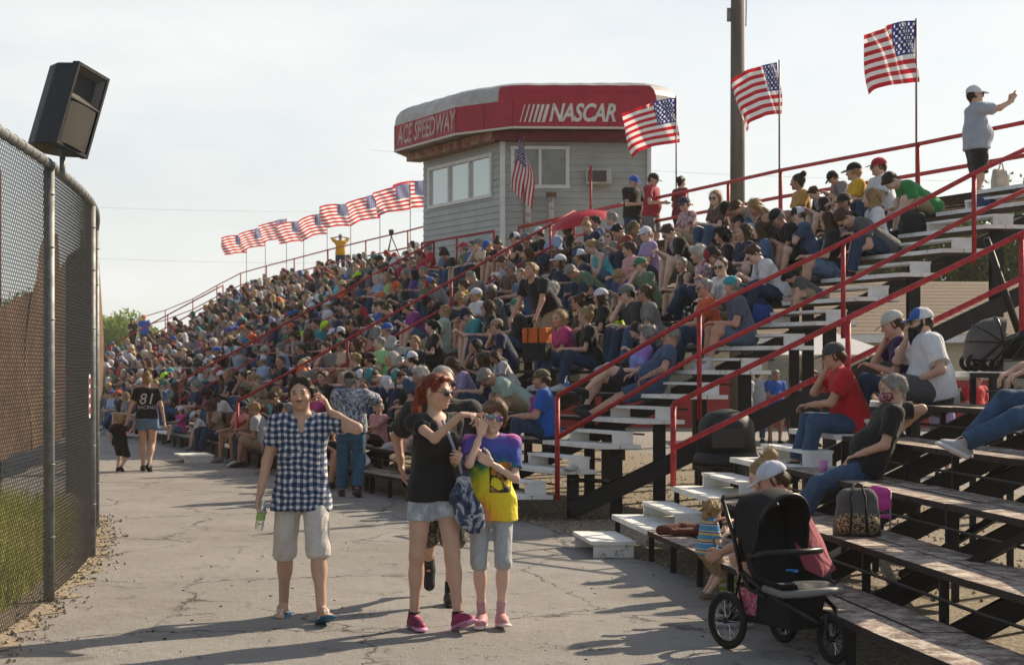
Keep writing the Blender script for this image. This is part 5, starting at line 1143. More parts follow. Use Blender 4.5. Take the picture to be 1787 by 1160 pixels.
# --- woman and toddler walking away, hand in hand
loc=hpos(257,822)
p=dict(P=(0,0,.95),lean=0,head=(8,0,0),fem=1,fat=.25,LF=(.09,-.12,.085),RF=(-.06,.20,.13),RFp=-30,sw=.175,LH=(.36,.02,.86),LHd=(.4,0,-1),RH=(-.30,.02,.86),hcomp=1)
lk=dict(skin='light',top=M_BLKT,sl=.6,hem=-.02,loose=.012,bot=fab('washed blue',(.13,.22,.33),denim=True),bcut=.42,bw=1.6,hair='bun',hairc='blonde',shoe=mat('black shoe',(.012,.012,.013),.6,attr=True),skinx=0)
w8,J=hero('person with a blonde bun in a black racing t-shirt and denim shorts, walking away',loc,R(184),p,lk,.010,.98)
WPR=mat('white shirt print',(.5,.5,.5),.7)
drape_text('81',.27,lk['_top'].data,(0,.3,1.26),(0,-1,0),(0,0,1),WPR,w8,shear=.2)
drape_text('RACING',.085,lk['_top'].data,(0,.3,1.12),(0,-1,0),(0,0,1),WPR,w8)
loc=hpos(209,822)
KP=dict(P=(0,0,.80),tl=.80,hsc=1.30,sw=.135,thin=.95)
p=dict(KP,LF=(.08,-.05,.085),RF=(-.08,.12,.12),RFp=-20,RH=(-.34,-.02,1.12),REp=(-.5,.5,-.6),LH=(.2,.0,.72),head=(20,0,0),hcomp=1)
p['P']=(0,0,.78)
lk=dict(skin='light',top=M_BLKT,sl=.7,hem=-.10,loose=.02,bot=M_BLKT,bcut=1.0,bw=1.4,hair='buzz',hairc='blonde',shoe=mat('black shoe',(.012,.012,.013),.6,attr=True))
hero('small child in black t-shirt and shorts walking hand in hand beside the fence',loc,R(172),p,lk,.012,.665)
# ---------------------------------------------------------------- seated people near the camera, placed one by one
def face_rz(f): return math.atan2(f[0],-f[1])
def seat(u,k,back=.24): 
    p=sp(u,k); d=sp(u,2)-sp(u,1); d.z=0; return p+d*back/d.length*1.0, -d.normalized()
def seated_hero(label,px,k,p,look,u0,u1,yaw=0,h=.009,sc=1.,back=.24,dz=0):
    best=None
    for i in range(300):
        u=u0+(u1-u0)*i/299; q,f=seat(u,k,back); e=abs(HX+F*q.x/q.y-px)
        if best is None or e<best[0]: best=(e,q,f,u)
    _,q,f,u=best; return hero(label,V(q.x,q.y,q.z+.002+dz),face_rz(f)+R(yaw),p,look,h,sc)
SP_=lambda **k: dict(dict(P=(0,0,.115),lean=14,LF=(.11,-.48,-.205),RF=(-.12,-.46,-.205),LH=(.12,-.40,.30),RH=(-.12,-.40,.30),LHn=(0,0,-1),RHn=(0,0,-1),LKp=(.25,-.6,1),RKp=(-.25,-.6,1)),**k)
JE=fab('dark blue',(.028,.055,.11),denim=True); JE2=fab('blue',(.05,.10,.19),denim=True)
M_WS=mat('white sneaker',(.5,.5,.5),.6,attr=True); M_BS=mat('black shoe',(.012,.012,.013),.6,attr=True)
# man in royal blue shirt and camouflage cap
CAMO=ramp_cloth('green camouflage',[(0,(.05,.05,.02)),(.45,(.16,.14,.07)),(.53,(.03,.03,.02)),(.6,(.22,.2,.12))],30,2)
seated_hero('person in royal blue t-shirt and camouflage cap seated by the first red handrail post',958,3,SP_(lean=8,fat=.6,sw=.2,head=(-8,4,0)),dict(skin='ruddy',top=fab('royal blue',(.015,.10,.42)),sl=.7,hem=-.06,loose=.02,bot=JE,hair='short',hairc='brown',cap=CAMO,beard=(.55,.35,.25),bk=.6,shoe=M_BS),5.2,7,yaw=-8)
# grey-blue shirt man reclining
p=SP_(lean=-26,fat=.75,sw=.2,head=(0,-2,0),hcomp=1); p.update(LF=(.03,-.80,-.25),RF=(-.09,-.82,-.27),LFp=35,RFp=35,LH=(.26,-.10,.22),LEp=(.8,.6,0),RH=(-.13,-.22,.25))
seated_hero('heavy grey haired person in slate blue t-shirt and shorts leaning back, legs crossed',1138,5,p,dict(skin='ruddy',top=fab('slate blue',(.045,.085,.16)),sl=.62,hem=-.08,loose=.02,bot=fab('blue denim shorts',(.05,.09,.17),denim=True),bcut=.85,bw=1.3,hair='short',hairc='grey',glasses=GLS,shoe=M_BS,tattoo='LR',high=.0),5.1,7,yaw=-6)
p=SP_(lean=-18,fat=.3,fem=1,head=(-20,0,0),hcomp=1); p.update(LF=(.02,-.62,.04),RF=(-.12,-.60,-.15),LFp=30,RH=(-.1,-.2,.3),LH=(.15,-.2,.3))
seated_hero('person with curly grey hair in a lavender and blue top, one ankle crossed',1108,5,p,dict(skin='fair',top=ramp_cloth('lavender blue',[(0,(.10,.17,.45)),(.5,(.32,.16,.5)),(.6,(.2,.3,.6))],6,2,False),sl=.8,hem=-.05,bot=fab('dark shorts',(.03,.03,.05)),bcut=.75,bw=1.3,hair='curly',hairc='grey',glasses=GLS,shoe=M_BS),5.3,7.5,yaw=-4)
# orange shirt and teal cap
p=SP_(lean=10,fat=.4,head=(10,2,0)); p.update(LH=(.1,-.45,.28))
seated_hero('balding person in an orange t-shirt and sunglasses behind the handrail',1245,7,p,dict(skin='ruddy',top=fab('orange',(.60,.10,.03)),sl=.65,bot=JE,hair='buzz',hairc='grey',glasses=GLS,shoe=M_BS),5.05,6.5,yaw=-2)
p=SP_(lean=14,fat=.55,sw=.2,head=(-28,-4,0)); p.update(RH=(-.03,-.20,.66),REp=(-.6,-1,-1),RHd=(0,0,1),RHn=(0,1,0))
TEAL=fab('teal',(.03,.28,.33))
seated_hero('person in slate t-shirt, denim shorts and backwards teal cap, elbow on knee',1300,7,p,dict(skin='ruddy',top=fab('slate grey blue',(.075,.095,.14)),sl=.62,bot=fab('mid blue denim shorts',(.09,.14,.22),denim=True),bcut=.8,bw=1.35,hair='short',hairc='grey',cap=TEAL,capback=True,shoe=M_WS,sock=fab('white sock',(.6,.6,.6))),5.02,6,yaw=0)
# red shirt man (near bleacher, upper left)
RED=fab('red',(.50,.012,.02)); GCAP=fab('charcoal cap',(.06,.06,.065))
p=SP_(lean=20,fat=.35,sw=.195,head=(-4,6,0)); p.update(RH=(-.02,-.285,.60),REp=(-.3,-.6,-1),RHd=(0,-.1,.9),RHn=(0,1,0),Rcurl=(50,55,60,62),LH=(.05,-.46,.27),LEp=(.8,.3,-.6),LF=(.12,-.50,-.30),RF=(-.10,-.56,-.28))
seated_hero('person in a red t-shirt and grey cap, chin on fist, by the white steps',1495,4,p,dict(skin='ruddy',top=RED,sl=.66,loose=.02,bot=JE2,bw=1.15,hair='short',hairc='brown',cap=GCAP,shoe=M_BS,glasses=mat('thin spectacles',(.2,.2,.2),.3,alpha=.35)),3.2,3.99,yaw=0,h=.0075,back=.3)
# masked man reclining
p=SP_(lean=-24,fat=.35,sw=.195,head=(0,12,0),hcomp=1,tl=1.04); p.update(LF=(.10,-.66,-.42),RF=(-.10,-.72,-.40),LH=(.15,-.16,.20),LEp=(.9,1.0,-.1),RH=(-.32,.25,.40),LHn=(0,.2,-1),P=(0,-.06,.115))
MASK=ramp_cloth('maroon mask with white print',[(0,(.20,.008,.03)),(.50,(.20,.008,.03)),(.56,(.6,.55,.55)),(.62,(.20,.008,.03))],36,1,vs=(1,1,2.2))
r_,J=seated_hero('grey haired person wearing a maroon face mask and black t-shirt, leaning back',1528,3,p,dict(skin='light',top=M_BLKT,sl=.72,loose=.016,bot=JE2,bw=1.1,hair='short',hairc='grey',shoe=M_BS,hh=.007),1.6,3.1,yaw=-6,h=.0075,back=.40)
g=lambda x,y,z:J['H']+J['Rh']@A3(x,y,z)
extra_part(r_,'face_mask',[ell(g(0,-.045,-.048),(.080,.092,.056),.01,J['Rh'],False,((g(0,-.022,0),J['Rh']@A3(0,1,0)),)),cone(g(-.05,-.045,-.03),g(-.08,.0,.0),.003,.003,.002),cone(g(.05,-.045,-.03),g(.08,.0,.0),.003,.003,.002)],MASK,.005)
# big bearded man in white shirt
CAPW=fab('white mesh',(.62,.64,.68)); CAPB=fab('blue cap panel',(.03,.13,.42))
p=SP_(lean=12,fat=1.1,sw=.225,head=(0,4,0),hcomp=.8); p.update(RH=(-.02,-.26,.60),REp=(-.4,-.5,-1),RHd=(0,-.1,1),RHn=(0,1,0),LH=(.2,-.22,.22),LEp=(.8,.6,-.2),LF=(.2,-.40,-.25),RF=(-.1,-.44,-.25))
r_,J=seated_hero('large person with a long dark beard, white t-shirt and blue and white cap',1632,5,p,dict(skin='light',top=fab('white',(.66,.67,.70)),sl=.78,loose=.03,wr=.004,bot=fab('charcoal shorts',(.075,.08,.09)),bcut=.95,bw=1.3,bl=.02,hair='short',hairc='dark brown',cap=CAPB,cap2=CAPW,glasses=GLS,shoe=M_BS,hh=.007),1.8,3.2,yaw=2,h=.0075,back=.3)
g=lambda x,y,z:J['H']+J['Rh']@A3(x,y,z)
extra_part(r_,'beard',[ell(g(0,-.055,-.085),(.062,.060,.062),.03,J['Rh']),cone(g(0,-.085,-.11),g(0,-.10,-.19),.045,.02,.03)]+[cone(g(s*.07,-.01,-.02),g(s*.05,-.05,-.08),.016,.03,.02) for s in(1,-1)],hairmat('black'),.006,hnoise(.004,1,110))
# person behind tipping a white cap
p=SP_(lean=12,head=(0,20,0)); p.update(RH=(-.05,-.22,.60),REp=(-.4,-.5,-1),LH=(.0,-.35,.35))
seated_hero('person in a purple jersey with a pale grey cap held over the face',1588,5,p,dict(skin='light',top=fab('dark purple',(.035,.012,.07)),sl=.75,bot=JE,hair='short',hairc='brown',cap=fab('pale grey cap',(.5,.49,.46)),shoe=M_BS),3.0,3.9,yaw=-10)
# jeans legs of a person just outside the right edge
p=SP_(lean=-10); p.update(P=(0,0,.115),LF=(.03,-.80,-.20),RF=(-.12,-.72,-.20),LFp=25,RFp=20)
best=V(4.62,13.3,H*5); 
hero('person in jeans and grey sneakers resting both feet on a plank at the right edge',V(3.93,11.25,H*5+.002),face_rz((-1,-.05)),p,dict(skin='light',top=fab('grey',(.2,.2,.2)),bot=JE2,bw=1.1,hair='short',shoe=mat('grey canvas sneaker',(.34,.34,.36),.7,attr=True),sole=(1.8,1.8,1.75)),.008)
# crouching father in maroon by the toddler, and companion
p=SP_(lean=22,fat=.5,sw=.2,head=(14,14,0),hcomp=.6); p.update(LH=(.17,-.58,.22),LEp=(.7,.1,-.6),LHn=(-1,0,-.2),RH=(-.2,-.55,.4),LF=(.16,-.44,-.19),RF=(-.14,-.5,-.19))
MAR=fab('washed maroon',(.30,.055,.08))
seated_hero('person in washed maroon t-shirt and white trucker cap bending towards the toddler',1412,1,p,dict(skin='ruddy',top=MAR,sl=.6,loose=.022,wr=.0035,bot=fab('slate shorts',(.07,.07,.085)),bcut=.95,bw=1.3,hair='short',hairc='brown',cap=fab('pale blue white',(.55,.58,.68)),shoe=M_BS,sole=(30,30,30),hh=.007),1.0,2.6,yaw=-18,h=.0075,back=.28)
p=SP_(lean=20,fem=1,head=(0,20,0)); p.update(LH=(.1,-.3,.3),LF=(.11,-.22,-.2),RF=(-.12,-.22,-.2))
r_,J=seated_hero('person with a messy strawberry blonde bun, mostly hidden behind the white trucker cap',1392,1,p,dict(skin='fair',top=fab('sand',(.4,.33,.25)),sl=.7,bot=M_BLKT,bcut=.9,hair='bun',hairc='blonde',hairsc=1.08,shoe=M_BS,hh=.007),1.0,2.9,yaw=-12,h=.0085,back=.3)
extra_part(r_,'loose_hair',[cone(J['H']+J['Rh']@A3(.02*math.cos(a),.09+.03*math.sin(a),.10),J['H']+J['Rh']@A3(.075*math.cos(a),.10+.06*math.sin(a),.175+.02*math.sin(a*3)),.008,.0035,.004) for a in [i*.52 for i in range(12)]],hairmat('blonde'),.005)
# toddler standing at the bench
loc=hpos(1233,1044)
p=dict(P=(0,0,.78),tl=.80,hsc=1.34,sw=.135,thin=.98,LF=(.08,0,.085),RF=(-.08,.03,.085),LH=(.12,-.32,1.02),RH=(-.14,-.26,1.0),head=(0,16,0),lean=8,hcomp=.6,fat=.2)
TS=ramp_cloth('striped',[(0,(.06,.30,.55)),(.16,(.45,.5,.6)),(.34,(.04,.045,.09)),(.52,(.5,.5,.55)),(.66,(.65,.42,.02)),(.86,(.06,.30,.55))],1.15,0,True,kind='wave')
hero('curly blonde toddler in a striped shirt standing at the lowest bench',loc,R(108),p,dict(skin='fair',top=TS,sl=.8,hem=-.10,loose=.022,bot=fab('khaki',(.33,.24,.13)),bcut=1.0,bw=1.5,bl=.03,hair='curly',hairc='blonde',hairsc=1.0,shoe=mat('leopard shoe',(.25,.17,.1),.7,attr=True,col2=(.05,.03,.02),scale=60),hh=.007),.008,.505)
# ---------------------------------------------------------------- spectators: shared bodies, many colourings
random.seed(5); rs=random.Random(11)
def tmpl(name,p,h=.0125,cuts=(1.93,.9)):
    J=skeleton(p); T={'J':J,'p':p,'name':name}
    vs,f=sdf_mesh(body_prims(J,p,h),h); T['body']=np_mesh('body',vs,f,skin_col(vs,J,p,{'browc':(.3,.2,.15)}))
    for key,sl in (('tee',.66),('tank',None)):
        vs,f=sdf_mesh(shirt_prims(J,p,sl or .6,-.07,.017,1,sl is None),h,wrinkle(.003,34,len(name))); T[key]=np_mesh('t_shirt',vs,f)
    for key,c in (('long',1.93),('short',.85)):
        vs,f=sdf_mesh(pant_prims(J,p,c,.014,1.12 if c>1 else 1.35),h,wrinkle(.0025,40,3)); T[key]=np_mesh('trousers' if c>1 else 'shorts',vs,f)
    pr=shoe_prims(J,p,'L')+shoe_prims(J,p,'R'); 
    T['shoes']=[]
    for k in 'LR': vs,f=sdf_mesh(shoe_prims(J,p,k),.010); T['shoes'].append(np_mesh('shoe',vs,f,np.ones((len(vs),3))))
    return T
S0=SP_
PO_={}
PO_['down']=dict(S0(lean=34,head=(0,28,0),hcomp=.5),LH=(.06,-.50,.33),RH=(-.06,-.50,.33),Lcurl=50,Rcurl=50)
PO_['up']=dict(S0(lean=8,head=(-8,3,0)))
PO_['left']=dict(S0(lean=14,head=(-32,2,0)),LH=(.12,-.42,.29))
PO_['right']=dict(S0(lean=18,head=(30,4,0)),RH=(-.02,-.46,.31),LH=(.05,-.44,.31))
PO_['chin']=dict(S0(lean=22,head=(0,5,0)),RH=(-.02,-.31,.60),REp=(-.3,-.6,-1),RHd=(0,-.1,.9),RHn=(0,1,0),Rcurl=60)
PO_['bent']=dict(S0(lean=54,head=(0,34,0),hcomp=.25),LH=(.1,-.50,.05),RH=(-.12,-.52,.1))
PO_['back']=dict(S0(lean=-10,head=(6,2,0),hcomp=1),LF=(.1,-.62,-.22),RF=(-.13,-.60,-.22),LH=(.15,-.2,.26),RH=(-.15,-.22,.26))
PO_['cross']=dict(S0(lean=16,head=(-10,8,0)),LH=(-.06,-.25,.32),RH=(.06,-.27,.30),LF=(-.05,-.60,-.10))
PO_['talk']=dict(S0(lean=6,head=(38,2,0),twist=22),LH=(.22,-.45,.38),LEp=(.8,.4,-1),LHn=(0,.4,1),Lcurl=15,RH=(-.15,-.3,.27),RF=(-.2,-.38,-.205))
PO_['rest']=dict(S0(lean=12,head=(-22,-2,0),side=8),LH=(.28,.02,.02),LHn=(0,0,-1),LHd=(.2,0,-1),RH=(-.16,-.42,.30),LF=(.2,-.36,-.205))
PO_['eat']=dict(S0(lean=16,head=(4,12,0)),LH=(.05,-.26,.52),LEp=(.7,-.2,-1),LHd=(-.2,.2,.9),RH=(-.1,-.35,.3))
TM=[]; 
for i,(k,p) in enumerate(PO_.items()):
    TM.append(tmpl(k+'m',dict(p,fat=(.1,.7,.3,.0,.5,.2,.9,.4,.2,.8,.6)[i],sw=(.18,.2,.185,.175,.195,.18,.205,.19,.18,.2,.195)[i])))
    if k in('down','up','left','right','cross','talk','rest'): TM.append(tmpl(k+'f',dict(p,fem=1,fat=(.1,.5,.0,.2,.3,0,0,.35,.1,.4,0)[i],sw=.16,thin=.95)))
TM.append(tmpl('stand',dict(P=(0,0,.95),lean=2,LF=(.13,0,.085),RF=(-.12,.05,.085),LH=(.25,-.05,.85),RH=(-.1,-.3,1.12),head=(0,18,0),fat=.4,sw=.19)))
TM.append(tmpl('standf',dict(P=(0,0,.95),lean=2,LF=(.08,0,.085),RF=(-.08,.05,.085),LH=(.22,-.1,.9),RH=(-.05,-.25,1.15),head=(15,8,0),fem=1,fat=.1,sw=.16)))
TM.append(tmpl('photo',dict(P=(0,0,.95),lean=-2,LF=(.15,0,.085),RF=(-.13,.1,.085),LH=(.05,-.46,1.52),RH=(-.05,-.46,1.52),LEp=(.6,-.1,-1),REp=(-.6,-.1,-1),LHd=(-.1,-.4,.8),RHd=(.1,-.4,.8),head=(0,-4,0),hcomp=1,fat=.8,sw=.2)))
TM.append(tmpl('point',dict(P=(0,0,.95),lean=32,LF=(.15,0,.085),RF=(-.13,.1,.085),LH=(.65,-.30,1.33),LEp=(0,0,-1),RH=(-.15,-.45,.75),head=(25,0,0),hcomp=1,fat=.5,sw=.2)))
TM.append(tmpl('shade',dict(P=(0,0,.95),lean=-2,LF=(.15,0,.085),RF=(-.13,.05,.085),LH=(.12,-.12,1.62),LEp=(1,-.2,.1),LHd=(-.8,0,.3),RH=(-.12,-.12,1.62),REp=(-1,-.2,.1),RHd=(.8,0,.3),head=(0,-4,0),hcomp=1,fat=.3)))
TM.append(tmpl('bend',dict(P=(0,.05,.93),lean=38,LF=(.15,0,.085),RF=(-.13,.1,.085),LH=(.30,-.45,.78),RH=(-.30,-.40,.80),LHn=(0,0,-1),RHn=(0,0,-1),head=(8,-8,0),hcomp=.95,fat=.75,sw=.215)))
TD={t['name']:t for t in TM}
COL={'black':(.012,.012,.013),'charcoal':(.04,.04,.043),'dark grey':(.09,.09,.095),'grey':(.24,.245,.25),'light grey':(.42,.43,.45),'white':(.66,.67,.70),'navy':(.014,.022,.06),'royal blue':(.015,.09,.40),'slate blue':(.07,.11,.19),'light blue':(.30,.42,.62),'pale blue':(.33,.38,.47),'denim blue':(.07,.13,.24),'teal':(.03,.26,.30),'turquoise':(.12,.50,.55),'mint':(.35,.47,.42),'olive':(.11,.14,.07),'sage green':(.13,.20,.12),'green':(.03,.24,.06),'lime green':(.25,.55,.18),'neon yellow':(.60,.85,.03),'gold':(.70,.40,.02),'mustard':(.48,.27,.06),'cream':(.60,.52,.34),'orange':(.62,.12,.03),'coral':(.6,.2,.14),'rust':(.26,.07,.03),'red':(.48,.015,.025),'crimson':(.34,.02,.045),'maroon':(.14,.015,.03),'pink':(.62,.30,.32),'hot pink':(.52,.05,.22),'lavender':(.34,.28,.50),'purple':(.10,.03,.22),'magenta':(.25,.03,.25),'brown':(.10,.055,.035),'tan':(.36,.27,.18)}
BOT={'navy jeans':(JE,'long'),'blue jeans':(JE2,'long'),'black trousers':(M_BLKT,'long'),'khaki shorts':(fab('khaki shorts',(.32,.25,.16)),'short'),'denim shorts':(fab('denim shorts',(.11,.18,.28),denim=True),'short'),'black shorts':(M_BLKT,'short'),'grey shorts':(fab('grey shorts',(.16,.16,.17)),'short')}
PLAID=ramp_cloth('red white plaid',[(0,(.30,.03,.04)),(.45,(.5,.42,.42)),(.6,(.22,.02,.04))],14,2,False); FLOR=ramp_cloth('white maroon floral',[(0,(.55,.52,.56)),(.5,(.25,.02,.06)),(.6,(.55,.52,.56))],30,2); PLB=ramp_cloth('fine blue plaid',[(0,(.30,.34,.45)),(.5,(.45,.47,.52)),(.56,(.22,.27,.4))],40,1)
SPC={'red plaid':PLAID,'maroon floral':FLOR,'fine blue plaid':PLB,'lime floral':ramp_cloth('lime floral',[(0,(.25,.6,.2)),(.5,(.45,.75,.4)),(.58,(.12,.42,.12))],34,2)}
CAPS={'white cap':((.62,.64,.70),None),'black cap':((.012,.012,.013),None),'grey cap':((.16,.17,.18),None),'navy cap':((.015,.025,.07),None),'red cap':((.42,.02,.03),None),'royal blue cap':((.02,.10,.45),None),'teal cap':((.04,.26,.28),None),'camouflage cap':((.10,.09,.05),None),'neon cap':((.5,.85,.02),None),'tan cap':((.33,.26,.17),None),'maroon and black cap':((.30,.02,.05),(.02,.02,.02)),'blue and white cap':((.02,.05,.2),(.6,.62,.68)),'black and white cap':((.02,.02,.02),(.6,.62,.68)),'teal and white cap':((.04,.26,.30),(.6,.62,.68)),'red and blue cap':((.4,.03,.04),(.03,.12,.42)),'orange cap':((.6,.12,.03),None),'green cap':((.05,.2,.12),None)}
SKN=['light','light','light','fair','fair','ruddy','ruddy','tan','dark']
PRC={'black':(.5,.5,.5),'navy':(.55,.5,.3),'grey':(.05,.06,.12),'charcoal':(.25,.5,.35),'white':(.06,.08,.15),'light grey':(.3,.03,.04),'red':(.6,.55,.5),'royal blue':(.6,.6,.6),'gold':(.1,.06,.02),'hot pink':(.25,.05,.4),'dark grey':(.5,.12,.08),'olive':(.5,.45,.3)}
def printed(nm):
    if 'printed '+nm in MC: return MC['printed '+nm]
    m=fab('zz'+nm,COL[nm]); MC['printed '+nm]=m; t=m.node_tree; l=t.links.new; b=t.nodes['Principled BSDF']; src=b.inputs['Base Color'].links[0].from_socket
    co=N(t,'ShaderNodeTexCoord'); sx=N(t,'ShaderNodeSeparateXYZ'); l(co.outputs['Object'],sx.inputs[0])
    def band(sock,c,w_):
        a=N(t,'ShaderNodeMath',operation='COMPARE'); l(sock,a.inputs[0]); a.inputs[1].default_value=c; a.inputs[2].default_value=w_; return a.outputs[0]
    mul=lambda p,q:(lambda n:(l(p,n.inputs[0]),l(q,n.inputs[1]),n.outputs[0])[2])(N(t,'ShaderNodeMath',operation='MULTIPLY'))
    mp=N(t,'ShaderNodeMapping'); mp.inputs['Scale'].default_value=(1,1,2.2); l(co.outputs['Object'],mp.inputs[0]); n=N(t,'ShaderNodeTexNoise'); n.inputs['Scale'].default_value=42; n.inputs['Detail'].default_value=2; l(mp.outputs[0],n.inputs['Vector'])
    g=N(t,'ShaderNodeMath',operation='GREATER_THAN'); l(n.outputs['Fac'],g.inputs[0]); g.inputs[1].default_value=.5
    f=mul(mul(band(sx.outputs['X'],0,.085),band(sx.outputs['Z'],.42,.085)),g.outputs[0]); x=N(t,'ShaderNodeMix',data_type='RGBA'); l(f,x.inputs['Factor']); l(src,x.inputs['A']); x.inputs['B'].default_value=(*PRC[nm],1); l(x.outputs['Result'],b.inputs['Base Color']); return m
LABELS={}
def spectator(loc,rz,tn,shirt,head,bot,skin='light',sc=1.,tank=False,glasses=False,desc=None):
    """head: '<cap name>' or '<hair colour> <style>' ; returns root and records what it looks like"""
    T=TD[tn]; root=empty('person',loc,rz); root.scale=(sc,sc,sc); p=T['p']; J=T['J']
    link('body',T['body'],skinmat(skin),root)
    tm=SPC.get(shirt) or (printed(shirt) if (not tank and shirt in PRC and rs.random()<.5) else fab(shirt,COL[shirt])); link('tank_top' if tank else 't_shirt',T['tank' if tank else 'tee'],tm,root)
    bm_,bk=BOT[bot]; link('trousers' if bk=='long' else 'shorts',T[bk],bm_,root)
    sm_=rs.choice([M_BS,M_WS,mat('grey shoe',(.15,.15,.16),.6,attr=True)])
    for me in T['shoes']: link('shoe',me,sm_,root)
    lk={}
    fem=p.get('fem',0)
    if head in CAPS:
        a,b=CAPS[head]; lk['cap']=fab(head,a); 
        if b: lk['cap2']=fab(head+' mesh',b)
        lk['hair']='long' if fem else 'short'; lk['hairc']=rs.choice(['brown','dark brown','grey','blonde'])
        if desc and 'backwards' in desc: lk['capback']=True
        hd=head
    elif head=='straw hat': lk.update(cap=fab('straw',(.45,.36,.2)),brim=True,hair='short',hairc='grey'); hd='a straw hat'
    elif head=='bald': lk.update(hair='buzz',hairc='grey'); hd='a shaved head'
    else:
        c,s=head.rsplit(' ',1); lk.update(hair=s,hairc=c); hd={'short':'short %s hair','long':'long %s hair','bun':'%s hair in a bun','pony':'%s ponytail','curly':'curly %s hair','bob':'%s bobbed hair','fringe':'%s fringe','buzz':'cropped %s hair'}[s]%c
    if glasses: lk['glasses']=GLS
    add_head(root,J,p,lk); return root,hd
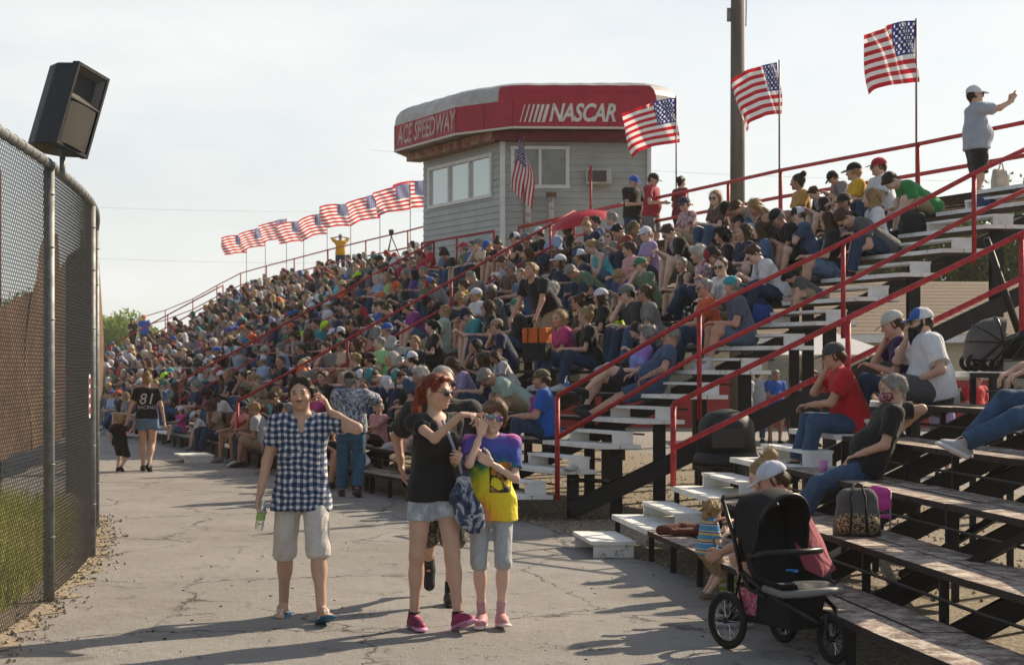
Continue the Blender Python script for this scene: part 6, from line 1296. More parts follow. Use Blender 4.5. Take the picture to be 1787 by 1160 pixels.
# explicit spectators read from the photograph: head centre x,y ; shirt ; head ; bottoms ; pose ; options
L_=[(1392,328,'mustard','dark brown bun','khaki shorts','leftf'),(1420,332,'black','brown short','denim shorts','downm',.8),(1452,322,'grey','black cap','grey shorts','downm',.78),(1489,300,'gold','black cap','khaki shorts','leftm'),(1531,292,'white','red cap','navy jeans','upm',1,'g'),(1562,318,'green','dark brown short','khaki shorts','bentm'),(1472,352,'black','black cap','navy jeans','rightm'),(1518,352,'white','blonde long','denim shorts','leftf'),(1395,375,'slate blue','black and white cap','black shorts','eatm',.9),(1352,392,'black','black cap','black shorts','downm'),(1448,390,'black','brown long','denim shorts','leftf',1,'g'),(1476,392,'dark grey','brown short','navy jeans','bentm',1.05,'g'),(1380,470,'dark grey','black curly','khaki shorts','bentm',.66),
(1196,358,'red plaid','navy cap','khaki shorts','rightm',1,'g'),(1244,356,'brown','blonde long','blue jeans','rightf',1,'g'),(1272,362,'black','black cap','khaki shorts','bentm'),(1290,366,'grey','brown short','blue jeans','bentm'),(1298,402,'navy','brown long','navy jeans','upf'),(1328,412,'denim blue','brown long','black shorts','leftf'),(1258,412,'black','black curly','black trousers','leftf'),(1314,438,'white','brown short','navy jeans','downm',1,'g'),(1242,438,'black','maroon and black cap','grey shorts','downm',1.05,'g'),(1218,455,'maroon floral','white curly','navy jeans','crossf'),(1188,452,'charcoal','bald','denim shorts','rightm',.85,'t'),
(1166,402,'black','brown short','khaki shorts','downm',1.05,'g'),(1128,410,'lavender','white cap','navy jeans','rightm'),(1108,408,'dark grey','camouflage cap','navy jeans','downm'),(1096,434,'pink','brown short','blue jeans','leftm'),(1080,412,'rust','black short','navy jeans','downm'),(1063,420,'grey','brown bob','blue jeans','rightf',.85,'g'),(1030,424,'turquoise','blonde pony','denim shorts','downf',1,'t'),(1012,440,'navy','blue and white cap','navy jeans','leftm'),(1068,382,'light blue','grey short','blue jeans','leftm'),(1020,392,'navy','blonde bun','navy jeans','downf'),(1040,394,'denim blue','dark brown short','blue jeans','upm'),
(965,408,'light blue','white short','navy jeans','upm'),(942,408,'black','white cap','grey shorts','leftm'),(918,412,'black','grey cap','navy jeans','downm'),(896,416,'black','black and white cap','black shorts','eatm'),(868,424,'pink','dark brown bun','denim shorts','downf'),(847,426,'black','royal blue cap','khaki shorts','downm'),(826,430,'royal blue','brown short','navy jeans','upm',1,'g'),(808,428,'olive','red cap','khaki shorts','leftm'),(772,438,'denim blue','dark brown short','blue jeans','rightm'),(775,448,'black','black fringe','blue jeans','downf'),(747,432,'red','grey cap','navy jeans','leftm'),(732,446,'crimson','brown short','navy jeans','upm'),
(876,452,'fine blue plaid','brown short','navy jeans','downm'),(920,442,'black','auburn long','black trousers','leftf'),(822,487,'grey','bald','navy jeans','downm'),(808,497,'gold','brown short','navy jeans','leftm'),(829,512,'white','white cap','khaki shorts','upm'),(856,508,'dark grey','bald','navy jeans','rightm',1.05,'g'),(850,546,'black','brown long','navy jeans','leftf',1,'g'),(814,560,'teal','navy cap','khaki shorts','downm',1,'g'),(828,604,'charcoal','black bob','navy jeans','chinm',.9,'t'),(862,612,'white','brown long','navy jeans','downf',.75),(838,630,'navy','brown long','navy jeans','leftf',.95),(848,668,'mint','grey short','khaki shorts','bentm',1.05,'g'),(786,650,'lavender','brown long','denim shorts','downf'),(717,622,'navy','teal and white cap','navy jeans','leftm'),(683,618,'black','white bob','blue jeans','upf',1,'t'),(645,617,'black','black cap','black trousers','leftm'),(630,645,'crimson','white cap','navy jeans','bentm'),(663,600,'lime floral','bald','navy jeans','upm'),(675,574,'light grey','royal blue cap','blue jeans','leftm'),(597,604,'cream','green cap','khaki shorts','leftm'),(570,608,'grey','brown short','grey shorts','chinm'),(752,574,'black','black pony','black trousers','leftf'),
(972,563,'hot pink','blonde long','blue jeans','rightf'),(1024,566,'black','blonde bun','navy jeans','leftf',1,'g'),(1048,524,'black','white cap','black trousers','leftf'),(1072,532,'neon yellow','brown buzz','denim shorts','leftm',.7),(1092,526,'charcoal','grey cap','navy jeans','chinm',1.05,'g'),(1128,526,'grey','brown buzz','blue jeans','leftm',1,'g'),(1113,584,'black','dark brown long','black trousers','downf',.8),(1080,474,'purple','blonde fringe','denim shorts','downm',.85),(1114,466,'sage green','green cap','black shorts','chinm',.95,'g'),(996,478,'sage green','grey short','navy jeans','bentm'),
(689,462,'crimson','white cap','navy jeans','downm'),(675,482,'lime green','blonde long','grey shorts','rightf',1,'t'),(657,494,'light blue','white short','navy jeans','rightm'),(643,474,'dark grey','grey cap','navy jeans','leftm'),(615,503,'slate blue','black cap','navy jeans','downm'),(595,502,'orange','straw hat','khaki shorts','upm'),(737,472,'grey','grey short','blue jeans','rightm'),(756,484,'black','navy cap','navy jeans','leftm'),(740,492,'olive','camouflage cap','khaki shorts','rightm'),(750,503,'grey','red and blue cap','navy jeans','downm',1,'g'),(744,532,'black','black cap','black trousers','bentm'),(708,546,'magenta','dark brown bob','denim shorts','downf'),(675,548,'navy','brown short','navy jeans','downm'),(656,540,'royal blue','brown short','khaki shorts','leftm'),(621,534,'black','black cap','black trousers','rightm'),(590,528,'charcoal','black short','navy jeans','downm'),(592,578,'black','blue and white cap','navy jeans','leftm'),(568,580,'brown','neon cap','navy jeans','downm'),(644,562,'grey','brown fringe','khaki shorts','downm'),(455,625,'light blue','blue and white cap','navy jeans','upm'),(490,640,'black','brown buzz','black trousers','rightm'),(465,555,'light blue','brown pony','blue jeans','downf'),(490,600,'light blue','grey cap','navy jeans','leftm'),(395,655,'black','blonde long','black trousers','rightf'),(378,640,'crimson','brown short','navy jeans','leftm'),(378,690,'white','black bun','black shorts','downf',.9),(360,685,'charcoal','dark brown curly','blue jeans','downf'),(340,680,'navy','grey short','khaki shorts','upm',1,'g'),(530,640,'grey','straw hat','navy jeans','downm'),(562,655,'black','brown short','navy jeans','rightm'),(475,690,'black','brown short','grey shorts','downm'),(440,670,'tan','blonde pony','khaki shorts','downf')]
placed={}   # row -> list of world points
def put(k,q): placed.setdefault(k,[]).append(V(q.x,q.y,0))
recs=[]
def head_offset(tn): T=TD[tn]; return T['J']['H']
taken=set()
for t in L_:
    x,y,sh,hd,bo,ps=t[:6]; sc=t[6] if len(t)>6 else 1.; fl=t[7] if len(t)>7 else ''
    ho=head_offset(ps); best=None
    for k in range(1,15):
        for i in range(0,420):
            u=5.02+i*.0195
            if (k>14 and u<9.05): continue
            s,f=seat(u,k); a=face_rz(f); hx=s.x+sc*(ho[0]*math.cos(a)-ho[1]*math.sin(a)); hy=s.y+sc*(ho[0]*math.sin(a)+ho[1]*math.cos(a)); hz=s.z+sc*ho[2]
            e=abs(HX+F*hx/hy-x)+1.2*abs(HY-(hz-CH)*F/hy-y)
            if best is None or e<best[0]:
                best=(e,k,u,s,a)
    e,k,u,s,a=best
    yaw={'l':-6,'r':4}.get(ps[0],0)+rs.uniform(-8,8)
    skin='dark' if (x,y) in ((856,508),(378,690),(360,685)) else rs.choice(SKN[:8])
    root,hdn=spectator(s+V(0,0,.003),a+R(yaw),ps,sh,hd,bo,skin,sc,'t' in fl,'g' in fl)
    put(k,s); recs.append([root,k,u,sh,hdn,bo,ps,'t' in fl,s])
NH=len(recs)
# fill the rest of the seats: 300 nearest individually, the remainder as one crowd
keys=list(COL); wts=[26,12,9,9,4,9,14,5,6,3,2,6,2,1,1,3,1.5,1.5,.6,.25,1,1,1.2,2,1.5,1.5,4.5,3.5,4,2,1.4,.6,.8,.4,4,3]
capk=list(CAPS); seatT=[t for t in TM if not t['name'].startswith(('stand','photo','point','shade','bend'))]
heads_m=['brown short','dark brown short','grey short','black short','bald','brown buzz','brown curly','blonde short']+['cap']*9
heads_f=['brown long','blonde long','dark brown long','blonde pony','brown pony','brown bun','black long','grey bob','auburn long','white curly','blonde bun','white cap','black cap']
cand=[]
for k in range(1,19):
    for u0_,u1_ in ((5.38,13.0),):
        u=u0_
        while u<u1_:
            L1=(sp(min(u+.01,13),k)-sp(u,k)).length/.01; 
            s,f=seat(u,k); px=HX+F*s.x/s.y
            ok=k<=nrows(u) and px>150 and not (uC-.03<u<uC+.2) and not (uD-.15<u<uD+.05) and not(uE-.08<u<uE+.06)
            occ=.60 if u>7 else .58
            if px>640: occ=.34 if k<9 else .45
            if px>760: occ=.16 if k<9 else .30
            if px>760 and k<5: occ=.04
            if over_sky(V(s.x,s.y,s.z)): ok=False
            if 1075<px<1225 and HY-(s.z+.75-CH)*F/s.y<385: ok=False
            if k in(1,) : occ*=.35 if u<8 else .6
            if k==14 and u<9: occ*=.3
            if k>14: occ=.66 if k<18 else .3
            q=V(s.x,s.y,0)
            if ok and rs.random()<occ and all((q-w_).length>.42 for w_ in placed.get(k,[])):
                # keep the places people in the list are seen through
                hy_=HY-(s.z+.62-CH)*F/s.y
                hide=any(abs(px-t[0])<26*22/s.y*1.0 and 6<hy_-t[1]<70*22/s.y and s.y<r_[8].y-.3 for t,r_ in zip(L_,recs[:NH]) if abs(px-t[0])<40) if px>560 else False
                if not hide: cand.append((s.y,k,u,s,f)); put(k,s)
            u+=rs.uniform(.50,.66)/L1
cand.sort(key=lambda c:c[0]); nind=296-len(recs)-22
for (d,k,u,s,f) in cand[:nind]:
    T=rs.choice(seatT); fem=T['p'].get('fem',0); hd=rs.choice(heads_f if fem else heads_m)
    if hd=='cap': hd=rs.choice(capk)
    sh=rs.choices(keys,wts)[0]; bo=rs.choice(list(BOT)); tank=fem and rs.random()<.25; gl=rs.random()<.3
    root,hdn=spectator(s+V(0,rs.uniform(-.04,.04),.003),face_rz(f)+R(rs.gauss(0,14)),T['name'],sh,hd,bo,rs.choice(SKN),rs.uniform(.93,1.04) if rs.random()<.85 else rs.uniform(.68,.8),tank,gl)
    recs.append([root,k,u,sh,hdn,bo,T['name'],tank,s])
# labels that single each one out
OR=['','first','second','third','fourth','fifth','sixth','seventh','eighth','ninth','tenth','eleventh','twelfth','thirteenth','fourteenth','fifteenth','sixteenth','seventeenth','eighteenth','nineteenth']
def near(r,side):
    c=[q for q in recs if q is not r and q[1]==r[1] and (q[2]>r[2])==(side=='beyond')]
    return min(c,key=lambda q:abs(q[2]-r[2])) if c else None
base={}
for r in recs:
    a=f"{r[3]} {'tank top' if r[7] else 't-shirt'} and {r[4]}"; base.setdefault(a,[]).append(r); r.append(a)
used=set()
for r in recs:
    a=r[-1]; l=f'person in {a}'; ad={'d':'looking down','b':'leaning forward','c':'hand on chin','e':'hands near mouth','l':'looking left','r':'turned right','u':'sitting upright','t':'turned to a neighbour'}.get(r[6][0],'')
    if r[6]=='backm': ad='leaning back'
    if r[6]=='crossf': ad='legs crossed'
    if r[6][:4]=='rest': ad='leaning on one hand'
    if len(base[a])>1 or True:
        l=f'person in {a}, {ad}, {OR[r[1]]} row'
        n_=near(r,'beyond')
        if l in used and n_: l=f'person in {a}, {OR[r[1]]} row, right of {n_[3]} t-shirt'
        if l in used: l=f'person in {a}, {ad}, {OR[r[1]]} row, in {r[5]}'
        if l in used: l=f'person in {a}, {r[5]}, {ad}, {OR[r[1]]} row, farther left'
    used.add(l); tag(r[0],' '.join(l.split()[:16]),'person','spectators seated in the grandstand')
# crowd remainder as one mesh
lowT=[]
for T in [TD[n] for n in ('downm','upf','leftm','bentm','downf','rightm','crossf','backm')]:
    p=T['p']; J=T['J']; parts=[]
    for key,pr,hh in (('skin',body_prims(J,p,.02),.034),('shirt',shirt_prims(J,p,.66,-.07,.02),.036),('legs',pant_prims(J,p,1.9 if rs.random()<.5 else .9,.016,1.15),.036)):
        vs,f=sdf_mesh(pr,hh); parts.append((key,vs,f))
    hp=hair_prims('long' if p.get('fem') else 'short'); vs,f=sdf_mesh(hp,.024); parts.append(('hair',vs@J['Rh'].T+J['H'],f)); lowT.append(parts)
VS=[];FS=[];CS=[];n0=0
mute=lambda c:tuple(x*.62+y*.38 for x,y in zip(c,(.10,.085,.075)))
capl=[mute(CAPS[c][0]) for c in capk if 'neon' not in c]+[(.6,.6,.62)]*2; hcl=[HC[c] for c in ('brown','dark brown','black','blonde','grey','white','brown','auburn')]
for (d,k,u,s,f) in cand[nind:]:
    T=rs.choice(lowT); a=face_rz(f)+R(rs.gauss(0,18)); Rz=rotz(a); sc=rs.uniform(.9,1.04); cs={'skin':SK[rs.choice(SKN)],'shirt':mute(COL[rs.choices(keys,wts)[0]]),'legs':rs.choice([(.028,.055,.11),(.05,.1,.19),(.012,.012,.013),(.3,.24,.16),(.1,.17,.26)]),'hair':rs.choice(capl) if rs.random()<.38 else rs.choice(hcl)}
    for key,vs,ff in T:
        q=(vs*sc)@Rz.T+A3(s.x,s.y,s.z); VS.append(q); FS.append(ff+n0); n0+=len(q); CS.append(np.tile(np.array(cs[key]),(len(q),1)))
me=np_mesh('distant_crowd',np.concatenate(VS),np.concatenate(FS),np.concatenate(CS)); me.materials.append(mat('crowd cloth and skin',(1,1,1),.8,attr=True)); o=bpy.data.objects.new('distant_crowd',me); C.collection.objects.link(o)
tag(o,'mass of distant seated spectators at the far left end of the grandstand','crowd',kind='stuff')
print('spectators',len(recs),'crowd',len(cand)-nind,'faces',len(me.polygons))
# standing people along the top and on the ground behind
def stander(px,py_head,Y,tn,shirt,head,bot,label,rz,sc=1.,skin='light',gl=False,tank=False,zf=None):
    T=TD[tn]; hz=CH-(py_head-HY)*Y/F; s=V((px-HX)/F*Y,Y,hz-T['J']['H'][2]*sc if zf is None else zf)
    r,_=spectator(s,R(rz),tn,shirt,head,bot,skin,sc,tank,gl); tag(r,label,'person'); return r
rr=stander(1704,166,21.9,'photo','pale blue','white cap','black shorts','person in pale blue grey t-shirt and white cap standing on top holding up a phone',92,1.03,gl=True)
stander(1103,318,32.5,'stand','black','royal blue cap','navy jeans','person in navy t-shirt and royal blue cap standing before the tower corner',40)
stander(1136,314,32.2,'stand','crimson','black cap','grey shorts','person in a faded red t-shirt and plaid shorts standing by the tower corner',60,1.02)
stander(1186,318,31.8,'standf','maroon','black short','black trousers','thin person in dark clothes leaning on the back rail, right of the tower',120,.95)
stander(594,414,66,'shade','gold','bald','navy jeans','person in a yellow t-shirt standing against the sky with hands at face',190,1.0)
stander(612,462,62,'point','charcoal','bald','khaki shorts','person in a dark t-shirt bending and pointing to the right near the top rail',60,1.0)
stander(252,555,92,'stand','royal blue','orange cap','navy jeans','person in a blue t-shirt standing at the far left end of the grandstand',0,1.25)
stander(232,560,93,'standf','black','black long','black trousers','person in black standing at the far left end, arms raised',0,1.2)
stander(953,474,23.6,'bend','black','blonde short','khaki shorts','heavy person in a black t-shirt bending down with an orange bag',-50,1.0,'ruddy')
for i,(px,y,sh,hd,bo,lb,Y) in enumerate([(1300,640,'white','black short','denim shorts','person in white and denim shorts standing behind the grandstand, far left of the group',37),(1322,636,'light grey','brown short','blue jeans','person in light grey and jeans standing behind the black post',38),(1352,632,'royal blue','grey short','khaki shorts','person in royal blue and khaki shorts standing behind the grandstand',37),(1385,640,'light grey','brown long','navy jeans','person in pale top standing behind the grandstand near the handrail',38),(1402,622,'turquoise','brown long','navy jeans','person in turquoise standing behind the grandstand near the red t-shirt',39),(1418,612,'red','black short','black shorts','person in a red t-shirt standing on the ground behind the handrail post',36),(1497,616,'hot pink','bald','grey shorts','person in a pink t-shirt standing behind the masked person',34),(1524,610,'black','brown curly','navy jeans','person with curly brown hair standing between the masked and bearded people',34),(1545,622,'navy','blonde short','navy jeans','small blonde person standing behind the pale grey cap',38),(1645,700,'lavender','brown long','denim shorts','person seen through the low bleacher planks, in a lavender top',26),(1700,700,'red','brown short','grey shorts','person seen through the low bleacher planks, in a red top',27)]):
    stander(px,y,Y,'stand' if i%3 else 'standf',sh,hd,bo,lb,(200,160,20,-40,90,10,-30,60,0,150,30)[i],1.,rs.choice(SKN),zf=0.0)
# ---------------------------------------------------------------- strollers, bags and other belongings
M_FRM=mat('dark stroller frame',(.018,.02,.02),.35,metal=.4,var=.2,scale=20); M_TYR=mat('rubber tyre',(.014,.013,.013),.85,bump=.3,bscale=120); M_FAB=mat('black stroller cloth',(.014,.013,.014),.9,var=.3,bump=.5,bscale=240); M_GFB=mat('charcoal quilted cloth',(.075,.07,.075),.85,var=.25,bump=.6,bscale=200); M_SPO=mat('silver spoke',(.5,.5,.5),.3,metal=.9)
def wheel(par,c,r,axis,name='wheel',w=.045,sp=14):
    a=Vector(axis).normalized(); u=a.cross(V(0,0,1)).normalized(); v=a.cross(u); c=Vector(c); ring=lambda rr,n=40:[c+u*math.cos(2*math.pi*i/n)*rr+v*math.sin(2*math.pi*i/n)*rr for i in range(n+1)]
    def torus(rr,t,m,nm,pr,n=40,k=8):
        vs=[];fs=[]
        for i in range(n):
            A=2*math.pi*i/n; rd=u*math.cos(A)+v*math.sin(A)
            for j in range(k): B=2*math.pi*j/k; vs.append(c+rd*(rr+t*math.cos(B))+a*t*math.sin(B))
        for i in range(n):
            for j in range(k): fs.append((i*k+j,i*k+(j+1)%k,((i+1)%n)*k+(j+1)%k,((i+1)%n)*k+j))
        return MB().add(vs,fs,0,True).build(nm,m,pr)
    t=torus(r-w/2,w/2,M_TYR,name,par); torus(r-w*1.15,.010,M_FRM,'rim',t)
    mb=MB()
    for i in range(sp): A=2*math.pi*i/sp; mb.tube([c+a*(.018 if i%2 else -.018),c+(u*math.cos(A)+v*math.sin(A))*(r-w*1.2)],.0022,4)
    mb.build('spokes',M_SPO,t); MB().tube([c-a*.03,c+a*.03],.022,10).build('hub',M_FRM,t)
    return t
def stroller(loc,rz,label):
    # forward is +x ; three wheels
    S_=empty('stroller',loc,rz,label,'stroller')
    ax=V(0,1,0)
    wheel(S_,(-.34,.27,.20),.20,V(.1,1,0)); wheel(S_,(-.34,-.27,.20),.20,V(-.1,1,0)); wheel(S_,(.52,0,.165),.165,ax)
    MB().tube([V(-.34,-.25,.2),V(-.34,.25,.2)],.014,8).build('axle',M_FRM,S_)
    for s in(1,-1):
        MB().tube([V(-.34,s*.24,.20),V(-.20,s*.25,.55),V(-.30,s*.25,.80),V(-.42,s*.25,1.02)],.017,8).build('push_tube',M_FRM,S_)
        MB().tube([V(.48,s*.06,.24),V(.36,s*.17,.33),V(.0,s*.24,.46),V(-.22,s*.25,.56)],.017,8).build('lower_tube',M_FRM,S_)
        MB().tube([V(.52,s*.045,.165),V(.49,s*.05,.33)],.013,8).build('fork',M_FRM,S_)
        MB().tube([V(-.20,s*.255,.55),V(-.1,s*.255,.44),V(.08,s*.25,.40)],.015,8).build('side_link',M_FRM,S_)
    MB().tube([V(-.42,-.25,1.02),V(-.45,-.22,1.04),V(-.45,.22,1.04),V(-.42,.25,1.02)],.019,10).build('handle_bar',mat('foam grip',(.02,.02,.02),.9),S_)
    # seat tub
    P=[]
    prof=[(-.30,.98),(-.27,.80),(-.20,.62),(-.10,.48),(.06,.45),(.22,.47),(.34,.50)]
    for x,z in prof: P.append([V(x,-.21+.42*j/8,z-.05*math.sin(math.pi*j/8)) for j in range(9)])
    mb=MB().grid(P); mb.build('seat',M_FAB,S_)
    for s in(1,-1): MB().grid([[V(x,s*.21,z),V(x+.05,s*.235,z+.07 if x<.2 else z+.03)] for x,z in prof]).build('seat_side',M_FAB,S_)
    MB().grid([[V(x,-.17+.34*j/8,z+.012*math.sin(j*1.3)) for j in range(9)] for x,z in ((.00,.47),(.10,.485),(.22,.50),(.33,.51),(.36,.46))]).build('seat_cushion',M_GFB,S_)
    # front rim
    rim=[V(.05,-.24,.46),V(.25,-.235,.44),(V(.42,-.17,.46)),V(.47,0,.475),V(.42,.17,.46),V(.25,.235,.44),V(.05,.24,.46)]
    MB().tube(rim,.026,8).build('foot_rim',mat('grey rim trim',(.16,.16,.155),.55),S_)
    # belly bar
    MB().tube([V(-.12,-.245,.66),V(.10,-.245,.70),V(.21,-.16,.71),V(.24,0,.712),V(.21,.16,.71),V(.10,.245,.70),V(-.12,.245,.66)],.022,8).build('snack_bar',M_FRM,S_)
    # canopy: hooped frame with cloth
    def hoop(x,zt,xt,w_=.25,z0=.66):
        pts=[]
        for j in range(17):
            a=math.pi*j/16; pts.append(V(x+(xt-x)*math.sin(a)**.8,-w_*math.cos(a)*(1 if abs(math.cos(a))>.3 else 1),z0+(zt-z0)*(math.sin(a)**.55)))
        return pts
    h1=hoop(-.06,1.08,.06); h2=hoop(-.16,1.12,-.12,.25,.72); h3=hoop(-.30,1.08,-.33,.24,.80)
    MB().tube(h1,.017,8).build('canopy_hoop',M_FRM,S_)
    MB().grid([h1,h2,h3]).build('canopy',M_FAB,S_)
    MB().grid([[V(-.30,-.2+.4*j/6,z) for j in range(7)] for z in (.98,.78,.6)]).build('backrest',M_GFB,S_)
    # basket
    bk=MB(); top=[V(-.30,-.22,.46),V(.25,-.18,.42),V(.25,.18,.42),V(-.30,.22,.46)]; bot=[V(-.26,-.17,.20),V(.22,-.13,.19),V(.22,.13,.19),V(-.26,.17,.20)]
    bk.add(top+bot,[(0,4,5,1),(1,5,6,2),(2,6,7,3),(3,7,4,0),(4,7,6,5)]); bk.build('basket',M_FAB,S_)
    bk=MB(); bk.add([V(-.26,-.222,.44),V(-.06,-.205,.435),V(-.12,-.18,.25),V(-.22,-.19,.25)],[(0,1,2,3)]); bk.build('pink_blanket',ramp_cloth('pink floral',[(0,(.45,.04,.12)),(.5,(.6,.25,.3)),(.6,(.2,.1,.2))],40,2),S_)
    MB().tube([V(.03+.05*math.cos(a*.5),.02+.06*math.sin(a*.5),.56) for a in range(7)],.008,6).build('toy_ring',mat('blue toy',(.02,.25,.6),.4),S_)
    return S_
w1=at(1262,1133,0); w2=at(1385,1156,0)
cx=(w1+w2)/2
STR=stroller(V(1.71,10.05,0),R(-60),'black three wheeled jogging stroller parked beside the lowest bench'); STR.scale=(.86,.84,.92)
# folded stroller on the top plank
f0=sp(2.05,6)
best=None
for i in range(200):
    u=.9+i*.012; q=sp(u,6)+V(.25,0,0)
    e=abs(HX+F*q.x/q.y-1722)
    if best is None or e<best[0]: best=(e,q)
q=best[1]
ST2=empty('folded_stroller',q+V(0,0,.005),R(0),'grey folded stroller lying on the top plank of the low bleacher','stroller')
for (x,z,y) in ((-.14,.085,-.1),(-.14,.085,.12),(.02,.105,-.1),(.02,.105,.12)): wheel(ST2,(x,y,z),z,V(0,1,0),w=.03,sp=0)
MB().tube([V(-.12,-.08,.1),V(.1,-.08,.22),V(.35,-.08,.40),V(.5,-.08,.46)],.014,8).build('frame_tube',M_FRM,ST2); MB().tube([V(.02,-.1,.12),V(.2,-.1,.12),V(.42,-.06,.40)],.014,8).build('frame_tube',M_FRM,ST2)
extra_part(ST2,'seat_cloth',[cone(A3(.12,0,.22),A3(.48,0,.34),.06,.08,.04,((0,1,0),1.3)),cone(A3(.1,0,.13),A3(.40,0,.18),.05,.07,.04)],M_FAB,.012,wrinkle(.006,40,1))
M_HD=mat('brownish grey canopy',(.085,.078,.078),.8,var=.2,bump=.3,bscale=200)
hp=[]
for a in (178,160,140,118,96,78):
    A=R(a); hp.append([V(.10,0,.27)+V(math.cos(A),0,math.sin(A)*.8)*(.30*math.sin(math.pi*j/14)**.6)+V(0,-.17*math.cos(math.pi*j/14),0) for j in range(15)])
MB().grid(hp).build('canopy',M_HD,ST2)
for q_ in hp[::2]: MB().tube(q_,.009,6).build('canopy_rib',M_FRM,ST2)
MB().grid([[p+V(-.02,0,-.16) for p in hp[0]],hp[0]]).build('canopy_brim',M_HD,ST2)
for y_ in (-.17,.17): MB().tube([V(-.12,y_,.09),V(.10,y_,.27),V(.52,y_*.9,.42),V(.66,y_*.9,.50)],.013,8).build('side_tube',M_FRM,ST2); MB().tube([V(.02,y_,.10),V(.24,y_,.36)],.011,8).build('side_tube',M_FRM,ST2)
bottle(q+V(.78,-.25,.0),(0,0,0),'blue labelled water bottle standing on the plank at the right edge',lab=(.03,.12,.5))
# trash can behind the handrail
tcn=at(1252,842,0); tcn=V(2.35,17.6,0)
TC=empty('trash_can',tcn,0,'large black trash can with a domed lid between the two bleachers','trash can')
M_BIN=mat('black plastic bin',(.014,.015,.016),.6,var=.25,scale=8,bump=.1)
M_BAG=mat('black bin liner',(.01,.01,.011),.3,bump=.8,bscale=25)
MB().tube([V(0,0,.02),V(0,0,.1),V(0,0,.7),V(0,0,.78)],[.24,.25,.30,.31],20).build('bin_body',M_BIN,TC)
extra_part(TC,'bin_liner',[cone(A3(0,0,.45),A3(0,0,.70),.285,.325,.02,None,(((0,0,.36),(0,0,-1)),((0,0,.74),(0,0,1))))],M_BAG,.014,wrinkle(.010,26,4))
MB().tube([V(0,0,.73),V(0,0,.76),V(0,0,.86)],[.37,.37,.33],24).build('rim',M_BIN,TC)
MB().tube([V(0,0,.85),V(0,0,1.18),V(0,0,1.28),V(0,0,1.33)],[.33,.30,.22,.05],20).build('domed_lid',M_BIN,TC)
MB().box((-.02,-.31,1.02),(.34,.04,.2),0).build('flap',mat('bin flap',(.03,.03,.032),.4),TC)
# bag on the second bench, pink chair
def onrow(px,k,u0,u1,back=.25):
    b=None
    for i in range(300):
        u=u0+(u1-u0)*i/299; q=sp(u,k)+(sp(u,2)-sp(u,1)).xy.normalized().to_3d()*back; e=abs(HX+F*q.x/q.y-px)
        if b is None or e<b[0]: b=(e,q,u)
    return b[1]
q=onrow(1497,2,0,2.9,.22)
BG=empty('tote_bag',q+V(0,0,.003),R(-8),'grey backpack style bag with a speckled tan pocket on the second plank','bag')
extra_part(BG,'bag_body',[cone(A3(-.09,0,.12),A3(.09,0,.12),.15,.15,.03,((0,1,0),.62),(((0,0,.0),(0,0,-1)),((.17,0,0),(1,0,.12)),((-.17,0,0),(-1,0,.12)))),cone(A3(-.07,0,.27),A3(.07,0,.28),.065,.06,.05)],mat('grey bag cloth',(.10,.10,.105),.85,var=.25,bump=.5,bscale=120),.009,wrinkle(.006,32,3))
extra_part(BG,'front_pocket',[cone(A3(-.07,-.06,.09),A3(.07,-.06,.09),.088,.088,.02,None,(((0,0,.01),(0,0,-1)),((0,0,.165),(0,0,1))))],ramp_cloth('tan speckle',[(0,(.03,.025,.02)),(.48,(.45,.33,.18)),(.54,(.08,.06,.04)),(.6,(.5,.38,.22))],60,1),.008)
for s in(-1,1): MB().tube([V(s*.06,-.152,.02),V(s*.05,-.155,.16),V(s*.05,-.10,.28),V(s*.03,-.03,.36),V(0,0,.37)],.010,6).build('carry_strap',M_BLKT,BG)
CHq=onrow(1538,2,0,2.9,.45)
PC=empty('child_chair',CHq+V(0,.05,.003),R(-10),'small pink folding chair behind the grey bag','chair'); PC.scale=(.72,.72,.72)
PK=mat('hot pink vinyl',(.55,.05,.32),.45,var=.1)
extra_part(PC,'backrest',[cone(A3(-.05,0,.42),A3(.06,0,.40),.055,.055,.01,((0,1,0),.5)),cone(A3(-.05,0,.30),A3(.05,0,.29),.075,.075,.02,((0,1,0),.3))],PK,.007)
for s in(-1,1): MB().tube([V(s*.11,.01,.42),V(s*.10,-.02,.0)],.008,6).build('leg',mat('grey chair tube',(.35,.33,.36),.4,metal=.5),PC)
MB().box((0,-.08,.17),(.22,.2,.02)).build('seat',PK,PC)
MB().tube([V(-.2,-.05,.0),V(-.2,-.05,.12)],.030,12).build('cup_holder',PK,PC)
# brown blanket on lowest plank
q=onrow(1195,1,1.5,3.2,.25)
BL2=empty('blanket',q+V(0,0,.003),R(8),'rust brown blanket rolled on the lowest plank beside the toddler','blanket')
extra_part(BL2,'cloth_roll',[cone(A3(-.22,0,.045),A3(0,.03,.05),.045,.055,.03),cone(A3(0,.03,.05),A3(.20,0,.045),.055,.05,.03),cone(A3(-.12,-.05,.03),A3(.12,-.06,.03),.03,.035,.03)],fab('rust brown',(.12,.03,.015)),.009,wrinkle(.007,34,5))
# pink cup next to maroon shirt
q=onrow(1437,3,.6,2.9,.05); cu=empty('cup',q+V(0,0,.003),0,'pink tumbler with a straw beside the maroon t-shirt','cup'); MB().tube([V(0,0,0),V(0,0,.13)],[.03,.042],14).build('tumbler',mat('pink cup',(.5,.2,.4),.3),cu); MB().tube([V(0,0,.1),V(.01,0,.2)],.004,6).build('straw',M_TRM,cu)
# green patterned bag by the toddler
gb=at(1272,1040,0); GB=empty('gift_bag',gb,R(20),'green and white chevron bag on the ground between toddler and stroller','bag')
extra_part(GB,'pouch',[cone(A3(0,0,.08),A3(0,0,.25),.075,.06,.03,((0,1,0),.7))],ramp_cloth('green chevron',[(0,(.30,.5,.03)),(.5,(.65,.68,.6))],5,0,True,kind='wave',dist=3),.008,wrinkle(.004,30,1))
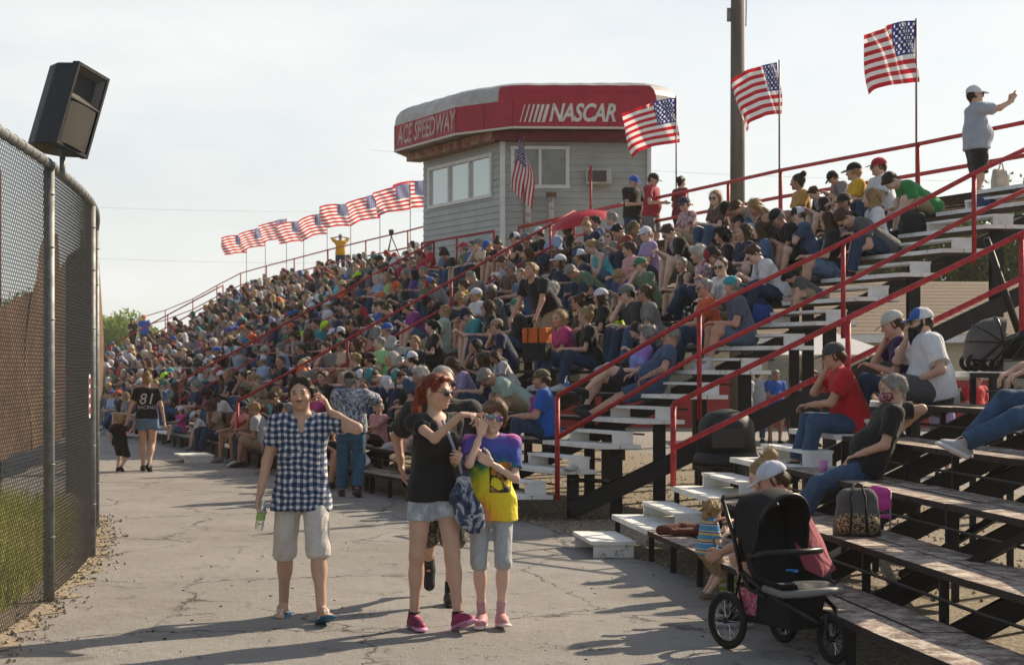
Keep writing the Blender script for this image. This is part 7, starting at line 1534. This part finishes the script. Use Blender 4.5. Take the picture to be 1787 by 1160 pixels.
# items up in the stand
def onmain(px,py,k,back=.25):
    b=None
    for i in range(500):
        u=5.0+i*.01; q=sp(u,k)+(sp(u,2)-sp(u,1)).xy.normalized().to_3d()*back; e=abs(HX+F*q.x/q.y-px)
        if b is None or e<b[0]: b=(e,q)
    return b[1]+V(0,0,.004)
def softbag(px,k,col,label,sz=(.12,.14),name='backpack',m=None,back=.3,straps=True):
    q=onmain(px,0,k,back); r=empty(name,q,rs.uniform(-1,1),label,name.replace('_',' ')); a,b=sz
    extra_part(r,'bag_body',[cone(A3(-a*.55,0,b*.75),A3(a*.55,0,b*.75),b*.95,b*.95,.03,((0,1,0),.6),(((0,0,0),(0,0,-1)),((0,0,b*1.5),(.1,0,1)),((a,0,0),(1,0,.1)),((-a,0,0),(-1,0,.1)))),cone(A3(-a*.4,0,b*1.35),A3(a*.4,0,b*1.4),b*.35,b*.3,.05,((0,1,0),.7))],m or fab(label[:22],col),.012,wrinkle(.008,28,px))
    if straps: MB().tube([V(-a*.4,-.03,b*1.4),V(-a*.1,-.04,b*2.1),V(a*.15,-.04,b*2.05),V(a*.4,-.03,b*1.4)],.010,6).build('strap',m or fab(label[:22],col),r)
    return r
softbag(935,4,(.50,.06,.26),'pink backpack leaning below the person in the pink t-shirt')
softbag(1210,8,(0,0,0),'black bag with large white polka dots behind the orange t-shirt',(.15,.17),'tote_bag',ramp_cloth('white dots on black',[(0,(.65,.65,.63)),(.36,(.015,.015,.015))],16,0,True,kind='voro'))
softbag(1170,9,(.06,.06,.045),'olive grey duffel bag beside the polka dot bag',(.13,.15),'duffel_bag')
softbag(1330,8,(.02,.06,.25),'blue padded stadium seat behind the teal cap',(.13,.16),'seat_cushion')
softbag(1360,9,(0,0,0),'white and blue patterned bag beside the orange sleeved child',(.12,.14),'tote_bag',ramp_cloth('blue white pattern',[(0,(.55,.57,.62)),(.5,(.05,.1,.35)),(.58,(.55,.57,.62))],30,1))
softbag(1592,12,(.02,.018,.02),'black bag with red piping under the person in green',(.17,.2),'duffel_bag')
softbag(1745,14,(.45,.40,.32),'tan folded seat cushion near the person holding the phone',(.10,.16),'seat_cushion',None,.2)
softbag(1718,13,(.03,.06,.14),'dark blue jacket heaped on the upper plank at the right',(.16,.10),'jacket',None,.3,False)
q=atY(937,598,22.6); ob=empty('shopping_bag',q-V(0,0,.2),R(-40),'orange and black shopping bag held by the bending person','bag')
mb=MB(); mb.box((0,0,.30),(.42,.16,.22)); mb.build('orange_panel',fab('bag orange',(.62,.13,.02)),ob,bev=.01); mb=MB(); mb.box((0,0,.08),(.42,.16,.26)); mb.build('black_panel',fab('bag black',(.015,.015,.016)),ob,bev=.01)
MB().tube([V(-.1,-.09,.1),V(-.09,-.09,.42),V(0,-.05,.52),V(.09,-.09,.42),V(.1,-.09,.1)],.010,6).build('handles',M_BLKT,ob)
q=onmain(870,0,12); bk=empty('bucket',q,0,'white plastic bucket behind the fine blue plaid t-shirt','bucket'); MB().tube([V(0,0,0),V(0,0,.3)],[.13,.16],18).build('pail',M_TRM,bk)
q=onmain(1017,0,9,.1); yt=empty('food_tray',q,0,'yellow food tray on a plank below the navy t-shirt','tray'); MB().box((0,0,.03),(.34,.2,.06)).build('tray',mat('yellow card',(.7,.5,.02),.6),yt,bev=.008)
# red umbrella before the tower
um=empty('umbrella',atY(1014,386,31.0),0,'open red umbrella held low in front of the tower wall','umbrella')
vs=[];fs=[];n=8;rg=[(0,.20),(.25,.17),(.5,.08),(.62,-.04)]
P=[[V(r_*math.cos(2*math.pi*i/16)*(1 if i%2==0 else .96),r_*math.sin(2*math.pi*i/16)*(1 if i%2==0 else .96),z-(0 if i%2==0 else .012)) for i in range(17)] for r_,z in rg]
MT=Euler((R(8),R(-14),0)).to_matrix(); MB().grid([[MT@v for v in r_] for r_ in P]).build('canopy',mat('red umbrella nylon',(.5,.02,.04),.5,transl=.35),um)
MB().tube([MT@V(0,0,.24),MT@V(0,0,-.6)],.008,6).build('shaft',M_BLK,um)
for b_ in ((905,10),(975,5),):
    pass
bottle(onmain(990,0,5,.1),(0,0,0),'water bottle standing beside the person in the pink t-shirt',lab=(.05,.2,.6))
sd=onmain(1020,0,4,.3); bt=empty('insulated_flask',sd,0,'dark olive flask with a handle on the plank behind the handrail','flask'); MB().tube([V(0,0,0),V(0,0,.26),V(0,0,.3)],[.06,.06,.035],14).build('flask_body',fab('flask olive',(.04,.04,.025)),bt)
# small litter and cloths on empty planks
for i,(px,k,c,lb) in enumerate(((1030,2,(.5,.5,.5),'crumpled grey cloth on the plank by the first step box'),(745+70,3,(.45,.35,.3),'brown paper wrapper on a plank left of the blue t-shirt'),(905,4,(.6,.6,.6),'white paper tray on the plank left of the pink backpack'),(965,5,(.45,.55,.7),'pale blue cloth on the plank near the bottle'))):
    q=onmain(px,0,k,.2); r=empty('litter',q,0,lb,'litter'); extra_part(r,'wrapper',[ell((0,0,.025),(.09,.06,.03),.02)],fab('litter %d'%i,c),.010,wrinkle(.012,60,i))
# diagonal black pole leaning through the bleacher
o=MB().tube([V(5.2,17.6,3.2),V(5.75,17.9,1.9)],.04,8).build('diagonal_brace',M_BLK,MS); o.location=-Vector(MS.location)

q0=atY(1031,290,34.2); rp=empty('red_pole',V(q0.x,q0.y,4.06),0,'thin bare red pole standing below the air conditioner of the tower','pole'); MB().tube([V(0,0,0),V(0,0,q0.z-4.06)],.03,8).build('pole_shaft',M_RED,rp)

# sunlit dusty air over the whole place
hz=MB(); hz.box((20,80,6.2),(230,215,14.6)); o=hz.build('haze',mat('haze',(1,1,1))); o['kind']='stuff'; o['label']='thin sunlit dusty haze over the track'
m=bpy.data.materials.new('haze air'); m.use_nodes=True; t=m.node_tree; t.nodes.remove(t.nodes['Principled BSDF']); pv=N(t,'ShaderNodeVolumePrincipled'); pv.inputs['Color'].default_value=(.95,.93,.9,1); pv.inputs['Density'].default_value=.0004; pv.inputs['Anisotropy'].default_value=.25
t.links.new(pv.outputs[0],t.nodes['Material Output'].inputs['Volume']); o.data.materials.clear(); o.data.materials.append(m)
